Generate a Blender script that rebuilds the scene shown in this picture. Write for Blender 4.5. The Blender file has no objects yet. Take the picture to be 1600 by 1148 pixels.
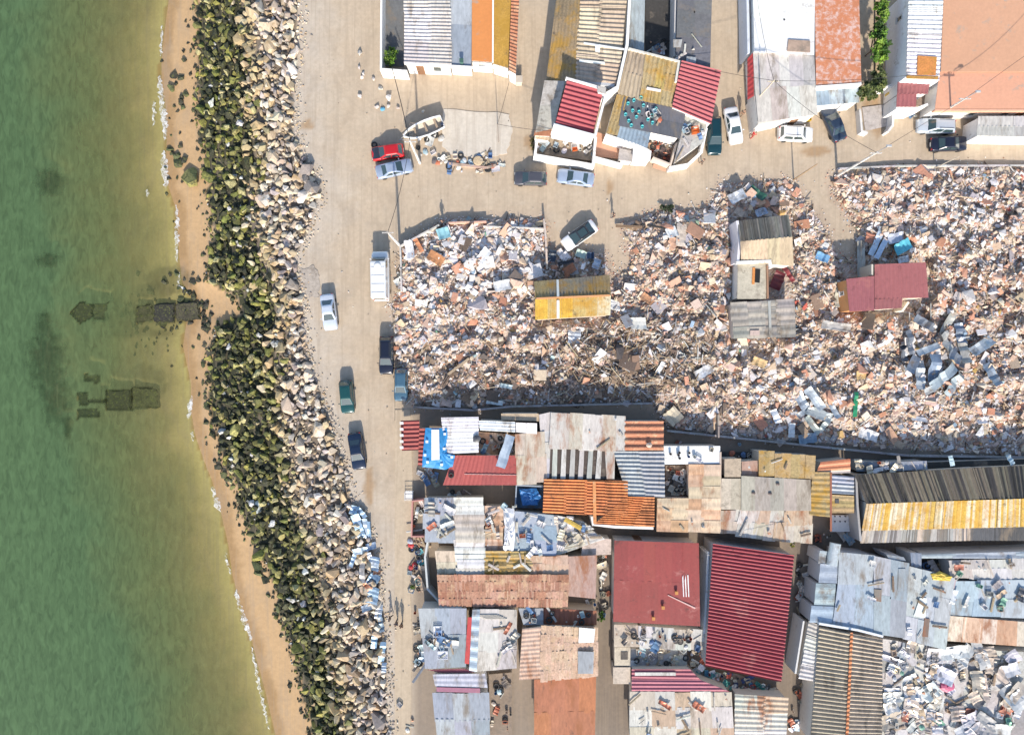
import bpy, bmesh, math, random
import numpy as np
from mathutils import Vector, Matrix, Euler
random.seed(7); rng = np.random.default_rng(11)
R = math.radians
# ------------------------------------------------------------------ camera, sky, sun, exposure
H = 75.0          # camera height above the street, metres
K = 0.078         # metres on the street per unit of the 1600-wide plan used for coordinates
SC = bpy.context.scene
C = SC.collection
cam_d = bpy.data.cameras.new('camera'); cam = bpy.data.objects.new('camera', cam_d); C.objects.link(cam)
cam.location = (0, 0, H); cam.rotation_euler = (0, 0, 0)
cam_d.sensor_width = 36; cam_d.lens = 36 * H / (1600 * K); cam_d.clip_start = 1; cam_d.clip_end = 5000
SC.camera = cam
SUN_EL = 31.0
world = bpy.data.worlds.new('World'); SC.world = world; world.use_nodes = True
nt = world.node_tree; nt.nodes.clear()
sky = nt.nodes.new('ShaderNodeTexSky'); sky.sky_type = 'NISHITA'; sky.sun_disc = False
sky.sun_elevation = R(SUN_EL); sky.sun_rotation = R(177)
bg = nt.nodes.new('ShaderNodeBackground'); bg.inputs[1].default_value = 0.15
wo = nt.nodes.new('ShaderNodeOutputWorld'); nt.links.new(sky.outputs[0], bg.inputs[0]); nt.links.new(bg.outputs[0], wo.inputs[0])
sd = bpy.data.lights.new('sun', 'SUN'); sd.energy = 4.1; sd.angle = R(1.2); sd.color = (1.0, 0.915, 0.79)
sun = bpy.data.objects.new('sun', sd); C.objects.link(sun)
sun.rotation_euler = (R(90 - SUN_EL), 0, R(3))      # light travels towards +y (north), from the south
SC.view_settings.view_transform = 'Standard'; SC.view_settings.look = 'None'
SC.view_settings.exposure = 0.66; SC.view_settings.gamma = 1.0

# ------------------------------------------------------------------ helpers
def at(px, py, z=0.0):
    f = (H - z) / H
    return Vector(((px - 800) * K * f, (574 - py) * K * f, z))
def tag(o, label=None, cat=None, group=None, kind=None):
    if label: o['label'] = label
    if cat: o['category'] = cat
    if group: o['group'] = group
    if kind: o['kind'] = kind
    return o
def empty(name, loc, rz=0.0, label=None, cat=None, group=None):
    o = bpy.data.objects.new(name, None); C.objects.link(o); o.empty_display_size = .3
    o.location = loc; o.rotation_euler = (0, 0, rz)
    return tag(o, label, cat, group)
def nz(x, y, s, seed=0):
    r = np.random.default_rng(seed); v = 0
    for k in range(6):
        a = r.uniform(0, 6.28); f = (1 + .7 * k) / s; p = r.uniform(0, 6.28)
        v = v + np.sin((x * math.cos(a) + y * math.sin(a)) * f * 6.28 + p + 1.3 * np.sin((y * math.cos(a) - x * math.sin(a)) * f * 4 + p * 2)) / (1 + .5 * k)
    return v / 3.0

_FL = {}
def fz(x, y, s, seed):                     # the same noise read from a table (fast for single points)
    k = (s, seed)
    if k not in _FL:
        gx, gy = np.meshgrid(np.arange(560, 1740, 3.0), np.arange(-40, 1200, 3.0)); _FL[k] = nz(gx, gy, s, seed)
    t = _FL[k]; return float(t[min(max(int((y + 40) / 3), 0), t.shape[0] - 1), min(max(int((x - 560) / 3), 0), t.shape[1] - 1)])
class MB:
    def __init__(s): s.v = []; s.f = []; s.c = []
    def add(s, vs, fs, col):
        b = len(s.v); s.v.extend(vs)
        for f in fs: s.f.append([i + b for i in f])
        if isinstance(col, list): s.c.extend(col)
        else: s.c.extend([col] * len(fs))
    def box(s, c, size, col, rot=None, taper=1.0):
        hx, hy, hz = size[0] / 2, size[1] / 2, size[2] / 2
        vs = []
        for z in (-1, 1):
            t = taper if z > 0 else 1
            for x, y in ((-1, -1), (1, -1), (1, 1), (-1, 1)): vs.append(Vector((x * hx * t, y * hy * t, z * hz)))
        if rot is not None: vs = [rot @ v for v in vs]
        c = Vector(c); vs = [v + c for v in vs]
        s.add(vs, [(0, 3, 2, 1), (4, 5, 6, 7), (0, 1, 5, 4), (1, 2, 6, 5), (2, 3, 7, 6), (3, 0, 4, 7)], col)
    def prism(s, pts, z0, zt, col):          # pts: list of xy world, zt: list of top z
        n = len(pts); a = sum(pts[i][0] * pts[(i + 1) % n][1] - pts[(i + 1) % n][0] * pts[i][1] for i in range(n))
        if not isinstance(zt, (list, tuple)): zt = [zt] * n
        if a < 0: pts = pts[::-1]; zt = list(zt)[::-1]
        vs = [Vector((p[0], p[1], z0)) for p in pts] + [Vector((p[0], p[1], z)) for p, z in zip(pts, zt)]
        fs = [tuple(range(n))[::-1], tuple(range(n, 2 * n))] + [(i, (i + 1) % n, n + (i + 1) % n, n + i) for i in range(n)]
        s.add(vs, fs, col)
    def tube(s, pts, r, col, n=8, r2=None, cap=True):
        pts = [Vector(p) for p in pts]; m = len(pts); vs = []; fs = []
        for i, p in enumerate(pts):
            d = (pts[min(i + 1, m - 1)] - pts[max(i - 1, 0)]).normalized()
            a = d.orthogonal().normalized() if abs(d.z) > .9 else d.cross(Vector((0, 0, 1))).normalized()
            b = d.cross(a); rr = r if r2 is None else r + (r2 - r) * i / (m - 1)
            for k in range(n):
                t = 6.28318 * k / n; vs.append(p + a * rr * math.cos(t) + b * rr * math.sin(t))
        for i in range(m - 1):
            for k in range(n):
                fs.append((i * n + k, i * n + (k + 1) % n, (i + 1) * n + (k + 1) % n, (i + 1) * n + k))
        if cap: fs += [tuple(range(n)), tuple(range((m - 1) * n, m * n))]
        s.add(vs, fs, col)
    def lathe(s, prof, col, c=(0, 0, 0), n=16, rot=None):
        c = Vector(c); vs = []; fs = []
        for r, z in prof:
            for k in range(n):
                t = 6.28318 * k / n; v = Vector((r * math.cos(t), r * math.sin(t), z))
                if rot is not None: v = rot @ v
                vs.append(v + c)
        m = len(prof)
        for i in range(m - 1):
            for k in range(n): fs.append((i * n + k, i * n + (k + 1) % n, (i + 1) * n + (k + 1) % n, (i + 1) * n + k))
        if prof[0][0] > .001: fs.append(tuple(range(n))[::-1])
        if prof[-1][0] > .001: fs.append(tuple(range((m - 1) * n, m * n)))
        s.add(vs, fs, col)
    def build(s, name, mat, parent=None, smooth=False, loc=None):
        me = bpy.data.meshes.new(name)
        me.from_pydata([tuple(v) for v in s.v], [], s.f)
        ca = me.color_attributes.new('Col', 'FLOAT_COLOR', 'CORNER')
        tot = np.array([len(f) for f in s.f]); cc = np.ones((len(s.c), 4)); cc[:, :3] = np.array([c[:3] for c in s.c])
        ca.data.foreach_set('color', np.repeat(cc, tot, axis=0).astype(np.float32).ravel())
        if smooth: me.polygons.foreach_set('use_smooth', [True] * len(me.polygons))
        me.materials.append(mat)
        o = bpy.data.objects.new(name, me); C.objects.link(o)
        if parent is not None: o.parent = parent
        if loc is not None: o.location = loc
        return o
def np_obj(name, V, T, colf, mat):       # V (n,3), T (m,3) triangles, colf (m,3) per face
    me = bpy.data.meshes.new(name)
    me.vertices.add(len(V)); me.vertices.foreach_set('co', V.astype(np.float32).ravel())
    me.loops.add(len(T) * 3); me.loops.foreach_set('vertex_index', T.astype(np.int32).ravel())
    me.polygons.add(len(T)); me.polygons.foreach_set('loop_start', np.arange(0, len(T) * 3, 3, dtype=np.int32))
    me.update(calc_edges=True)
    ca = me.color_attributes.new('Col', 'FLOAT_COLOR', 'CORNER')
    cc = np.ones((len(T), 4)); cc[:, :3] = colf
    ca.data.foreach_set('color', np.repeat(cc, 3, axis=0).astype(np.float32).ravel())
    me.polygons.foreach_set('use_smooth', [False] * len(T))
    me.materials.append(mat); me.validate()
    o = bpy.data.objects.new(name, me); C.objects.link(o); return o

# ------------------------------------------------------------------ materials
def weather(name, rough=.8, metal=0.0, stain=None, amt=.35, ss=.5, fine=6, var=.3, bump=.15, coat=0.0, second=None, samt=.3, speck=0.0, object_space=False, stretch=None):
    m = bpy.data.materials.new(name); m.use_nodes = True; t = m.node_tree; N = t.nodes; L = t.links
    b = N['Principled BSDF']; b.inputs['Roughness'].default_value = rough; b.inputs['Metallic'].default_value = metal
    if coat: b.inputs['Coat Weight'].default_value = coat; b.inputs['Coat Roughness'].default_value = .06
    a = N.new('ShaderNodeAttribute'); a.attribute_name = 'Col'
    if object_space: src = N.new('ShaderNodeTexCoord').outputs['Object']
    else: src = N.new('ShaderNodeNewGeometry').outputs['Position']
    if stretch:
        mp = N.new('ShaderNodeMapping'); mp.inputs['Scale'].default_value = stretch; L.new(src, mp.inputs[0]); src = mp.outputs[0]
    def noise(sc, det, ro=.6, dist=0):
        n = N.new('ShaderNodeTexNoise'); n.inputs['Scale'].default_value = sc; n.inputs['Detail'].default_value = det
        n.inputs['Roughness'].default_value = ro; n.inputs['Distortion'].default_value = dist; L.new(src, n.inputs['Vector']); return n.outputs[0]
    def rng_(v, a0, a1, b0, b1):
        q = N.new('ShaderNodeMapRange'); q.inputs[1].default_value = a0; q.inputs[2].default_value = a1; q.inputs[3].default_value = b0; q.inputs[4].default_value = b1
        L.new(v, q.inputs[0]); return q.outputs[0]
    def mix(fac, ca, cb, mode='MIX'):
        q = N.new('ShaderNodeMix'); q.data_type = 'RGBA'; q.blend_type = mode
        if isinstance(fac, float): q.inputs[0].default_value = fac
        else: L.new(fac, q.inputs[0])
        if isinstance(ca, tuple): q.inputs[6].default_value = (*ca, 1)
        else: L.new(ca, q.inputs[6])
        if isinstance(cb, tuple): q.inputs[7].default_value = (*cb, 1)
        else: L.new(cb, q.inputs[7])
        return q.outputs[2]
    nf = noise(fine, 4); nl = noise(fine * .12, 5)
    v1 = rng_(nf, .25, .75, 1 - var, 1 + var); v2 = rng_(nl, .25, .75, 1 - var * .6, 1 + var * .6)
    mm = N.new('ShaderNodeMath'); mm.operation = 'MULTIPLY'; L.new(v1, mm.inputs[0]); L.new(v2, mm.inputs[1])
    vm = N.new('ShaderNodeVectorMath'); vm.operation = 'SCALE'; L.new(a.outputs['Color'], vm.inputs[0]); L.new(mm.outputs[0], vm.inputs['Scale'])
    col = vm.outputs[0]
    if stain:
        s1 = rng_(noise(ss, 6, .72, .2), .62 - amt * .35, .72 - amt * .2, 0, .85); col = mix(s1, col, stain)
    if second:
        s2 = rng_(noise(ss * 2.3, 5, .65, .3), .66 - samt * .35, .78 - samt * .2, 0, .8); col = mix(s2, col, second)
    if speck:
        s3 = rng_(noise(fine * 2.2, 2, .5), .68, .74, 0, speck); col = mix(s3, col, (.05, .045, .04))
    L.new(col, b.inputs['Base Color'])
    if bump:
        bp = N.new('ShaderNodeBump'); bp.inputs['Strength'].default_value = bump; bp.inputs['Distance'].default_value = .05
        L.new(nf, bp.inputs['Height']); L.new(bp.outputs[0], b.inputs['Normal'])
    return m
M = {}
M['ground'] = weather('packed_sand', .95, fine=2.2, var=.10, bump=.3, speck=.22)
def tracks(m):
    t = m.node_tree; N = t.nodes; L = t.links; b = N['Principled BSDF']; src = b.inputs['Base Color'].links[0].from_socket; g = N.new('ShaderNodeNewGeometry')
    for rot, sc, lo in ((7, (2.0, .06, 1), .60), (-79, (1.7, .07, 1), .63), (28, (.5, .25, 1), .60)):
        mp = N.new('ShaderNodeMapping'); mp.inputs['Rotation'].default_value = (0, 0, R(rot)); mp.inputs['Scale'].default_value = sc; L.new(g.outputs['Position'], mp.inputs[0])
        n = N.new('ShaderNodeTexNoise'); n.inputs['Scale'].default_value = 1; n.inputs['Detail'].default_value = 5; n.inputs['Distortion'].default_value = .9; L.new(mp.outputs[0], n.inputs['Vector'])
        q = N.new('ShaderNodeMapRange'); q.inputs[1].default_value = lo - .08; q.inputs[2].default_value = lo + .06; q.inputs[3].default_value = 0; q.inputs[4].default_value = .26; L.new(n.outputs[0], q.inputs[0])
        x = N.new('ShaderNodeMix'); x.data_type = 'RGBA'; L.new(q.outputs[0], x.inputs[0]); L.new(src, x.inputs[6]); x.inputs[7].default_value = (.30, .235, .17, 1); src = x.outputs[2]
    L.new(src, b.inputs['Base Color'])
tracks(M['ground'])
M['plaster'] = weather('plaster', .9, fine=3, var=.07, stain=(.34, .29, .24), amt=.10, ss=.6)
M['sheet'] = weather('fibre_cement_sheet', .85, fine=4, var=.2, stain=(.19, .15, .11), amt=.26, ss=.6, second=(.12, .11, .10), samt=.16, speck=.4, stretch=(1, .3, 1))
M['rusty'] = weather('rusty_sheet', .8, fine=4, var=.2, stain=(.28, .10, .035), amt=.34, ss=.6, second=(.06, .045, .035), samt=.12, speck=.3, stretch=(1, .35, 1))
M['moss'] = weather('lichen_sheet', .95, fine=5, var=.28, stain=(.40, .22, .03), amt=.42, ss=.5, second=(.05, .045, .04), samt=.22, speck=.4)
M['redroof'] = weather('red_painted_roof', .65, fine=3, var=.13, stain=(.40, .15, .13), amt=.10, ss=.35, second=(.09, .03, .025), samt=.14, speck=.3)
M['tile'] = weather('clay_tile', .85, fine=5, var=.3, stain=(.52, .36, .22), amt=.25, ss=.9, second=(.10, .05, .03), samt=.22)
M['metal'] = weather('sheet_metal', .45, .5, fine=3, var=.16, stain=(.22, .17, .13), amt=.2)
M['concrete'] = weather('concrete', .95, fine=3, var=.2, stain=(.20, .165, .13), amt=.28, ss=.55, second=(.10, .09, .08), samt=.16, speck=.35)
M['stone'] = weather('quarry_stone', .95, fine=4, var=.25, bump=.4, stain=(.34, .22, .10), amt=.22, ss=.6)
M['weedstone'] = weather('weed_covered_stone', .8, fine=5, var=.5, bump=.7, stain=(.018, .020, .009), amt=.40, ss=1.6, second=(.18, .19, .04), samt=.32)
M['rubble'] = weather('rubble', .95, fine=5, var=.22, bump=.3, stain=(.26, .17, .12), amt=.16, ss=1.0)
M['wood'] = weather('weathered_wood', .85, fine=9, var=.3, object_space=True)
M['plastic'] = weather('plastic', .45, fine=6, var=.08, bump=0, object_space=True)
M['tarp'] = weather('tarpaulin', .5, fine=4, var=.12, bump=.3)
M['paint'] = weather('car_paint', .28, 0.15, fine=5, var=.05, bump=0, coat=.6, object_space=True)
M['rubber'] = weather('rubber', .8, fine=12, var=.15, bump=.1, object_space=True)
M['cloth'] = weather('cloth', .9, fine=14, var=.15, object_space=True)
M['skin'] = weather('skin', .6, fine=14, var=.05, bump=0, object_space=True)
M['leaf'] = weather('leaves', .6, fine=3, var=.35, bump=0)
M['bark'] = weather('bark', .9, fine=10, var=.3)
def glass():
    m = bpy.data.materials.new('car_glass'); m.use_nodes = True; b = m.node_tree.nodes['Principled BSDF']
    b.inputs['Base Color'].default_value = (.035, .06, .065, 1); b.inputs['Roughness'].default_value = .08; b.inputs['Coat Weight'].default_value = 1.0
    return m
M['glass'] = glass()
def foam_mat():
    m = weather('foam', .9, fine=6, var=.1, bump=.2); t = m.node_tree; N = t.nodes; L = t.links
    n = N.new('ShaderNodeTexNoise'); n.inputs['Scale'].default_value = 1.5; n.inputs['Detail'].default_value = 8; n.inputs['Roughness'].default_value = .8
    L.new(N.new('ShaderNodeNewGeometry').outputs['Position'], n.inputs['Vector'])
    q = N.new('ShaderNodeMapRange'); q.inputs[1].default_value = .42; q.inputs[2].default_value = .62; q.inputs[3].default_value = 0; q.inputs[4].default_value = .85
    L.new(n.outputs[0], q.inputs[0]); L.new(q.outputs[0], N['Principled BSDF'].inputs['Alpha']); return m
M['foam'] = foam_mat()
def water_mat():
    m = bpy.data.materials.new('sea_water'); m.use_nodes = True; t = m.node_tree; N = t.nodes; L = t.links
    out = N['Material Output']; b = N['Principled BSDF']; b.inputs['Roughness'].default_value = .12; b.inputs['IOR'].default_value = 1.33
    a = N.new('ShaderNodeAttribute'); a.attribute_name = 'depth'
    g = N.new('ShaderNodeNewGeometry')
    mp = N.new('ShaderNodeMapping'); mp.inputs['Rotation'].default_value = (0, 0, R(18)); mp.inputs['Scale'].default_value = (1.0, .35, 1); L.new(g.outputs['Position'], mp.inputs[0])
    n1 = N.new('ShaderNodeTexNoise'); n1.inputs['Scale'].default_value = 1.9; n1.inputs['Detail'].default_value = 6; n1.inputs['Distortion'].default_value = .8; L.new(mp.outputs[0], n1.inputs['Vector'])
    n2 = N.new('ShaderNodeTexNoise'); n2.inputs['Scale'].default_value = .12; n2.inputs['Detail'].default_value = 5; L.new(g.outputs['Position'], n2.inputs['Vector'])
    r = N.new('ShaderNodeValToRGB'); r.color_ramp.elements[0].position = 0; r.color_ramp.elements[0].color = (.215, .158, .085, 1)
    r.color_ramp.elements[1].position = 1; r.color_ramp.elements[1].color = (.076, .128, .056, 1)
    e = r.color_ramp.elements.new(.20); e.color = (.150, .152, .064, 1); e = r.color_ramp.elements.new(.55); e.color = (.112, .140, .055, 1)
    dv = N.new('ShaderNodeMath'); dv.operation = 'MULTIPLY_ADD'; dv.inputs[1].default_value = .5; ao = N.new('ShaderNodeAttribute'); ao.attribute_name = 'offshore'; L.new(ao.outputs['Fac'], dv.inputs[0])
    nn = N.new('ShaderNodeMapRange'); nn.inputs[1].default_value = .3; nn.inputs[2].default_value = .7; nn.inputs[3].default_value = -.10; nn.inputs[4].default_value = .10
    L.new(n2.outputs[0], nn.inputs[0]); L.new(nn.outputs[0], dv.inputs[2]); L.new(dv.outputs[0], r.inputs[0])
    vv = N.new('ShaderNodeMapRange'); vv.inputs[1].default_value = .3; vv.inputs[2].default_value = .7; vv.inputs[3].default_value = .78; vv.inputs[4].default_value = 1.24; L.new(n1.outputs[0], vv.inputs[0])
    sc = N.new('ShaderNodeVectorMath'); sc.operation = 'SCALE'; L.new(r.outputs[0], sc.inputs[0]); L.new(vv.outputs[0], sc.inputs['Scale']); L.new(sc.outputs[0], b.inputs['Base Color'])
    bp = N.new('ShaderNodeBump'); bp.inputs['Strength'].default_value = .35; bp.inputs['Distance'].default_value = .12; L.new(n1.outputs[0], bp.inputs['Height']); L.new(bp.outputs[0], b.inputs['Normal'])
    tr = N.new('ShaderNodeBsdfTransparent'); tr.inputs[0].default_value = (.88, .92, .78, 1)
    # visibility of the bed falls off with depth
    ex = N.new('ShaderNodeMath'); ex.operation = 'MULTIPLY'; ex.inputs[1].default_value = -1.25; L.new(a.outputs['Fac'], ex.inputs[0])
    e2 = N.new('ShaderNodeMath'); e2.operation = 'EXPONENT'; L.new(ex.outputs[0], e2.inputs[0])
    mx = N.new('ShaderNodeMixShader'); L.new(e2.outputs[0], mx.inputs[0]); L.new(b.outputs[0], mx.inputs[1]); L.new(tr.outputs[0], mx.inputs[2]); L.new(mx.outputs[0], out.inputs[0])
    return m
M['water'] = water_mat()

# ------------------------------------------------------------------ coast profile (plan coordinates)
def curve(pts):
    a = np.array(pts, float); return lambda y: np.interp(y, a[:, 0], a[:, 1])
Sx = curve([(-600, 275), (0, 262), (65, 253), (100, 250), (130, 250), (160, 256), (200, 259), (250, 257), (290, 260), (330, 274), (400, 278), (440, 283), (470, 300), (500, 290), (540, 284), (570, 291), (600, 298), (640, 297), (680, 304), (720, 318), (750, 330), (790, 342), (850, 355), (900, 361), (930, 369), (960, 378), (1000, 391), (1040, 401), (1079, 412), (1148, 428), (1700, 520)])
Fx = curve([(-600, 310), (0, 304), (65, 305), (100, 308), (150, 306), (200, 306), (230, 316), (270, 320), (340, 325), (380, 330), (405, 321), (440, 322), (452, 345), (470, 368), (492, 378), (503, 340), (520, 332), (560, 325), (600, 322), (640, 325), (680, 335), (720, 345), (760, 366), (800, 372), (840, 390), (880, 410), (920, 430), (960, 433), (1000, 447), (1040, 460), (1079, 470), (1148, 485), (1700, 600)])
Gx = curve([(-600, 380), (65, 376), (100, 390), (150, 385), (200, 396), (250, 400), (300, 386), (350, 390), (400, 402), (450, 422), (500, 436), (540, 428), (650, 428), (700, 432), (750, 442), (800, 457), (850, 480), (900, 492), (950, 503), (1000, 512), (1079, 522), (1148, 535), (1700, 650)])
Tx = curve([(-600, 470), (65, 469), (100, 466), (150, 462), (200, 460), (240, 472), (262, 490), (300, 501), (340, 490), (380, 475), (400, 462), (450, 472), (500, 476), (540, 481), (580, 492), (620, 505), (660, 517), (700, 530), (740, 545), (780, 552), (820, 575), (880, 590), (950, 598), (1000, 603), (1079, 606), (1148, 610), (1700, 700)])
WL = -2.5
REEF = [(78, 285, 26, 24), (74, 406, 22, 12), (72, 560, 34, 62), (88, 625, 26, 45), (106, 668, 9, 20), (70, 505, 12, 25)]
def prof(px, py, reef=True):
    px = np.asarray(px, float); py = np.asarray(py, float)
    s, f, t = Sx(py), Fx(py), Tx(py)
    z = np.zeros(np.broadcast(px, py).shape)
    a = np.clip((px - f) / (t - f), 0, 1); z = np.where(px < t, -2.05 * (1 - a) ** 1.25, z)
    b = np.clip((px - s) / np.maximum(f - s, 1), 0, 1); z = np.where(px < f, WL - .02 + .47 * b, z)
    d = (s - px) * K; sea = WL - .02 - .115 * np.clip(d, 0, 40) - .02 * np.clip(d - 40, 0, 200)
    sea = sea + .12 * nz(px * K, py * K, 9, 3) * np.clip(d / 3, 0, 1)
    for (cx, cy, rx, ry) in (REEF if reef else []):
        q = ((px - cx) / rx) ** 2 + ((py - cy) / ry) ** 2
        sea = sea + np.clip(1.15 - q * .8 + .35 * nz(px, py, 22, 8), 0, 1) * np.maximum(WL - .45 - sea, 0)
    z = np.where(px < s, sea, z); return z
def reefmask(px, py):
    m = np.zeros(np.broadcast(px, py).shape)
    for (cx, cy, rx, ry) in REEF:
        q = ((px - cx) / rx) ** 2 + ((py - cy) / ry) ** 2
        m = np.maximum(m, np.clip((1.15 - q * .8 + .35 * nz(px, py, 22, 8)) * 1.5, 0, 1))
    return m
def inpoly(px, py, poly):
    px = np.asarray(px, float); py = np.asarray(py, float); r = np.zeros(px.shape, bool); n = len(poly)
    for i in range(n):
        x1, y1 = poly[i]; x2, y2 = poly[(i + 1) % n]
        if y1 == y2: continue
        c = ((y1 > py) != (y2 > py)) & (px < (x2 - x1) * (py - y1) / (y2 - y1) + x1); r ^= c
    return r
def edgedist(px, py, poly):
    d = np.full(np.shape(px), 1e9); n = len(poly)
    for i in range(n):
        ax, ay = poly[i]; bx, by = poly[(i + 1) % n]; vx, vy = bx - ax, by - ay
        t = np.clip(((px - ax) * vx + (py - ay) * vy) / (vx * vx + vy * vy + 1e-9), 0, 1)
        d = np.minimum(d, np.hypot(px - ax - t * vx, py - ay - t * vy))
    return d
ZONE = [(622, 455), (628, 382), (690, 350), (700, 343), (850, 341), (855, 392), (945, 397), (955, 435), (985, 420), (975, 350), (1030, 330), (1110, 324), (1125, 287), (1226, 282), (1250, 300), (1286, 350), (1310, 402), (1340, 402), (1343, 372), (1326, 330), (1303, 298), (1302, 272), (1400, 262), (1515, 260), (1720, 258), (1720, 716), (1515, 708), (1200, 688), (1040, 668), (1022, 630), (720, 636), (645, 632), (618, 560), (615, 480)]
def blob(px, py, cx, cy, rx, ry, soft=.5):
    q = ((px - cx) / rx) ** 2 + ((py - cy) / ry) ** 2
    return np.clip((1.2 - q + .4 * nz(px, py, 30, int(cx))) / soft, 0, 1)[..., None]

BLOCKS = [([(166, 609), (204, 608), (204, 642), (166, 643)], WL - 0.140), ([(207, 604), (247, 607), (248, 637), (205, 640)], WL - 0.110), ([(120, 612), (138, 613), (140, 634), (122, 633)], WL - 0.210), ([(136, 622), (164, 624), (163, 632), (137, 632)], WL - 0.200), ([(120, 637), (156, 640), (155, 652), (121, 655)], WL - 0.225),
          ([(132, 583), (157, 588), (154, 601), (131, 596)], WL - 0.250), ([(106, 490), (127, 470), (144, 475), (144, 497), (125, 507)], WL - 0.150), ([(146, 474), (170, 472), (162, 502), (145, 502)], WL - 0.210), ([(211, 480), (236, 474), (240, 498), (214, 507)], WL - 0.060)]
# ------------------------------------------------------------------ ground sheet, sea
def ground():
    def axis(a, b, st): return np.concatenate([[-1500, -700, -350, -180, -110], np.arange(a, b, st), [110, 180, 350, 700, 1500]])
    X = axis(-76, 76, .42); Y = axis(-56, 56, .42); gx, gy = np.meshgrid(X, Y)
    z = np.zeros_like(gx)
    for _ in range(4):
        f = H / (H - z); px = 800 + gx / K * f; py = 574 - gy / K * f; z = prof(px, py)
    inz = inpoly(px, py, ZONE)
    n = len(X); m = len(Y)
    z = z + np.where(px > Tx(py) + 4, .03 * nz(gx, gy, 6, 5) - .03, 0)
    V = np.stack([gx, gy, z], -1).reshape(-1, 3)
    i = np.arange(m - 1)[:, None] * n + np.arange(n - 1)[None]; i = i.ravel()
    F = np.stack([i, i + 1, i + n + 1, i + n], -1)
    # the ground's own colours, with shade painted in for lanes and rock gaps
    sand = np.array([.455, .362, .262]); col = np.ones(gx.shape + (3,)) * sand
    def mixc(c, w, to): return c * (1 - w) + np.array(to) * w
    w = np.clip(1 - (px - Tx(py)) / 75 + .25 * nz(px, py, 60, 2), 0, 1)[..., None]; col = mixc(col, w * .8, (.46, .405, .34))
    col = mixc(col, np.clip(nz(px, py, 120, 21) - .1, 0, 1)[..., None] * .35, (.52, .44, .34))
    for b in [(577, 760, 8, 30), (953, 291, 4, 14), (1275, 236, 26, 7), (628, 742, 9, 14), (1362, 165, 14, 26), (480, 195, 9, 9), (1372, 190, 8, 26), (1010, 160, 5, 5), (828, 222, 10, 12)]:
        col = mixc(col, blob(px, py, *b) * .85, (.33, .21, .11))
    dn = nz(px, py, 34, 81) + .6 * nz(px, py, 11, 82); col = mixc(col, np.clip(dn - .55, 0, 1)[..., None] * .5, (.33, .245, .165))
    col = mixc(col, np.clip(nz(px, py, 48, 83) - .5, 0, 1)[..., None] * .5, (.56, .50, .42))
    w = np.clip(1 - edgedist(px, py, ZONE) / 16, 0, 1) * (~inz); col = mixc(col, w[..., None] * .5, (.40, .31, .25))
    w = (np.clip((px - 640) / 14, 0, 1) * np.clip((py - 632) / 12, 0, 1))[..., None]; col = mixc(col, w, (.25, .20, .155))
    w = (np.clip((px - 1236) / 6, 0, 1) * np.clip((py - 838) / 6, 0, 1))[..., None]; col = mixc(col, w * .8, (.13, .108, .09))  # brown lane floor, darkened further to paint in the shade between houses
    w = (np.clip((px - 930) / 6, 0, 1) * np.clip((py - 822) / 8, 0, 1))[..., None]; col = mixc(col, w * .5, (.15, .12, .095))  # lower lanes: more house shade painted into the earth colour
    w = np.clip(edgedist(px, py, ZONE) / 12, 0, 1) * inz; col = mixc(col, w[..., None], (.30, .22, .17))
    # bank under the rocks, beach, wet beach, sea bed
    w = ((px > Fx(py) + 4 + 9 * nz(px, py, 40, 71)) & (px < Tx(py) - 3)).astype(float)[..., None]; dk = (px < Gx(py))[..., None]
    col = np.where(w > 0, np.where(dk, np.array([.035, .036, .018]), np.array([.16, .13, .10])), col)  # dark earth and weed, plus painted shade for the gaps between stones
    beach = (px <= Fx(py) + 4 + 9 * nz(px, py, 40, 71))[..., None]; bc = np.ones_like(col) * np.array([.46, .30, .155])
    wet = np.clip(1 - (px - Sx(py) + 7 * nz(px, py, 50, 4)) / 22, 0, 1)[..., None]; wet = np.clip(wet * 2.2, 0, 1)
    bc = mixc(bc, wet, (.33, .205, .095)); col = np.where(beach, bc, col)
    bed = (px < Sx(py) - 2)[..., None]; bd = np.ones_like(col) * np.array([.44, .34, .17])
    bd = mixc(bd, np.clip(nz(px, py, 70, 9), 0, 1)[..., None] * .3, (.28, .24, .10))
    bd = mixc(bd, reefmask(px, py)[..., None], (.012, .022, .016)); col = np.where(bed, bd, col)
    for b in [(250, 490, 60, 17), (215, 520, 60, 8), (265, 438, 40, 22), (225, 600, 35, 30), (240, 455, 30, 14), (190, 490, 40, 22), (150, 625, 70, 45)]:
        col = mixc(col, blob(px, py, *b) * (px < Fx(py))[..., None] * .55, (.10, .085, .045))
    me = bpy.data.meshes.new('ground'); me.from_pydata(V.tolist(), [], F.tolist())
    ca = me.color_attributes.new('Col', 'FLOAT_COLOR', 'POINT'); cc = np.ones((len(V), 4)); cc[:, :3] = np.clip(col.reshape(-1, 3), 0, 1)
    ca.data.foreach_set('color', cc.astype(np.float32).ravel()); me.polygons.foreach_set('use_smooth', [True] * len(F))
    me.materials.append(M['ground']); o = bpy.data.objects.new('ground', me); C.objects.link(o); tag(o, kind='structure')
    # water sheet
    X = np.concatenate([[-1500, -700, -300, -120], np.arange(-76, -16, .3)]); Y = np.concatenate([[-1500, -600, -200, -90], np.arange(-56, 56, .3), [90, 200, 600, 1500]])
    gx, gy = np.meshgrid(X, Y); f = H / (H - WL); px = 800 + gx / K * f; py = 574 - gy / K * f
    bz = prof(px, py); dep = np.maximum(WL - bz, 0); off = np.maximum(WL - prof(px, py, False), 0)
    for (pts, zt) in BLOCKS: dep = np.where(inpoly(px, py, pts), np.minimum(dep, max(WL - zt, 0)), dep)
    n = len(X); m = len(Y); V = np.stack([gx, gy, np.full_like(gx, WL)], -1).reshape(-1, 3)
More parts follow.
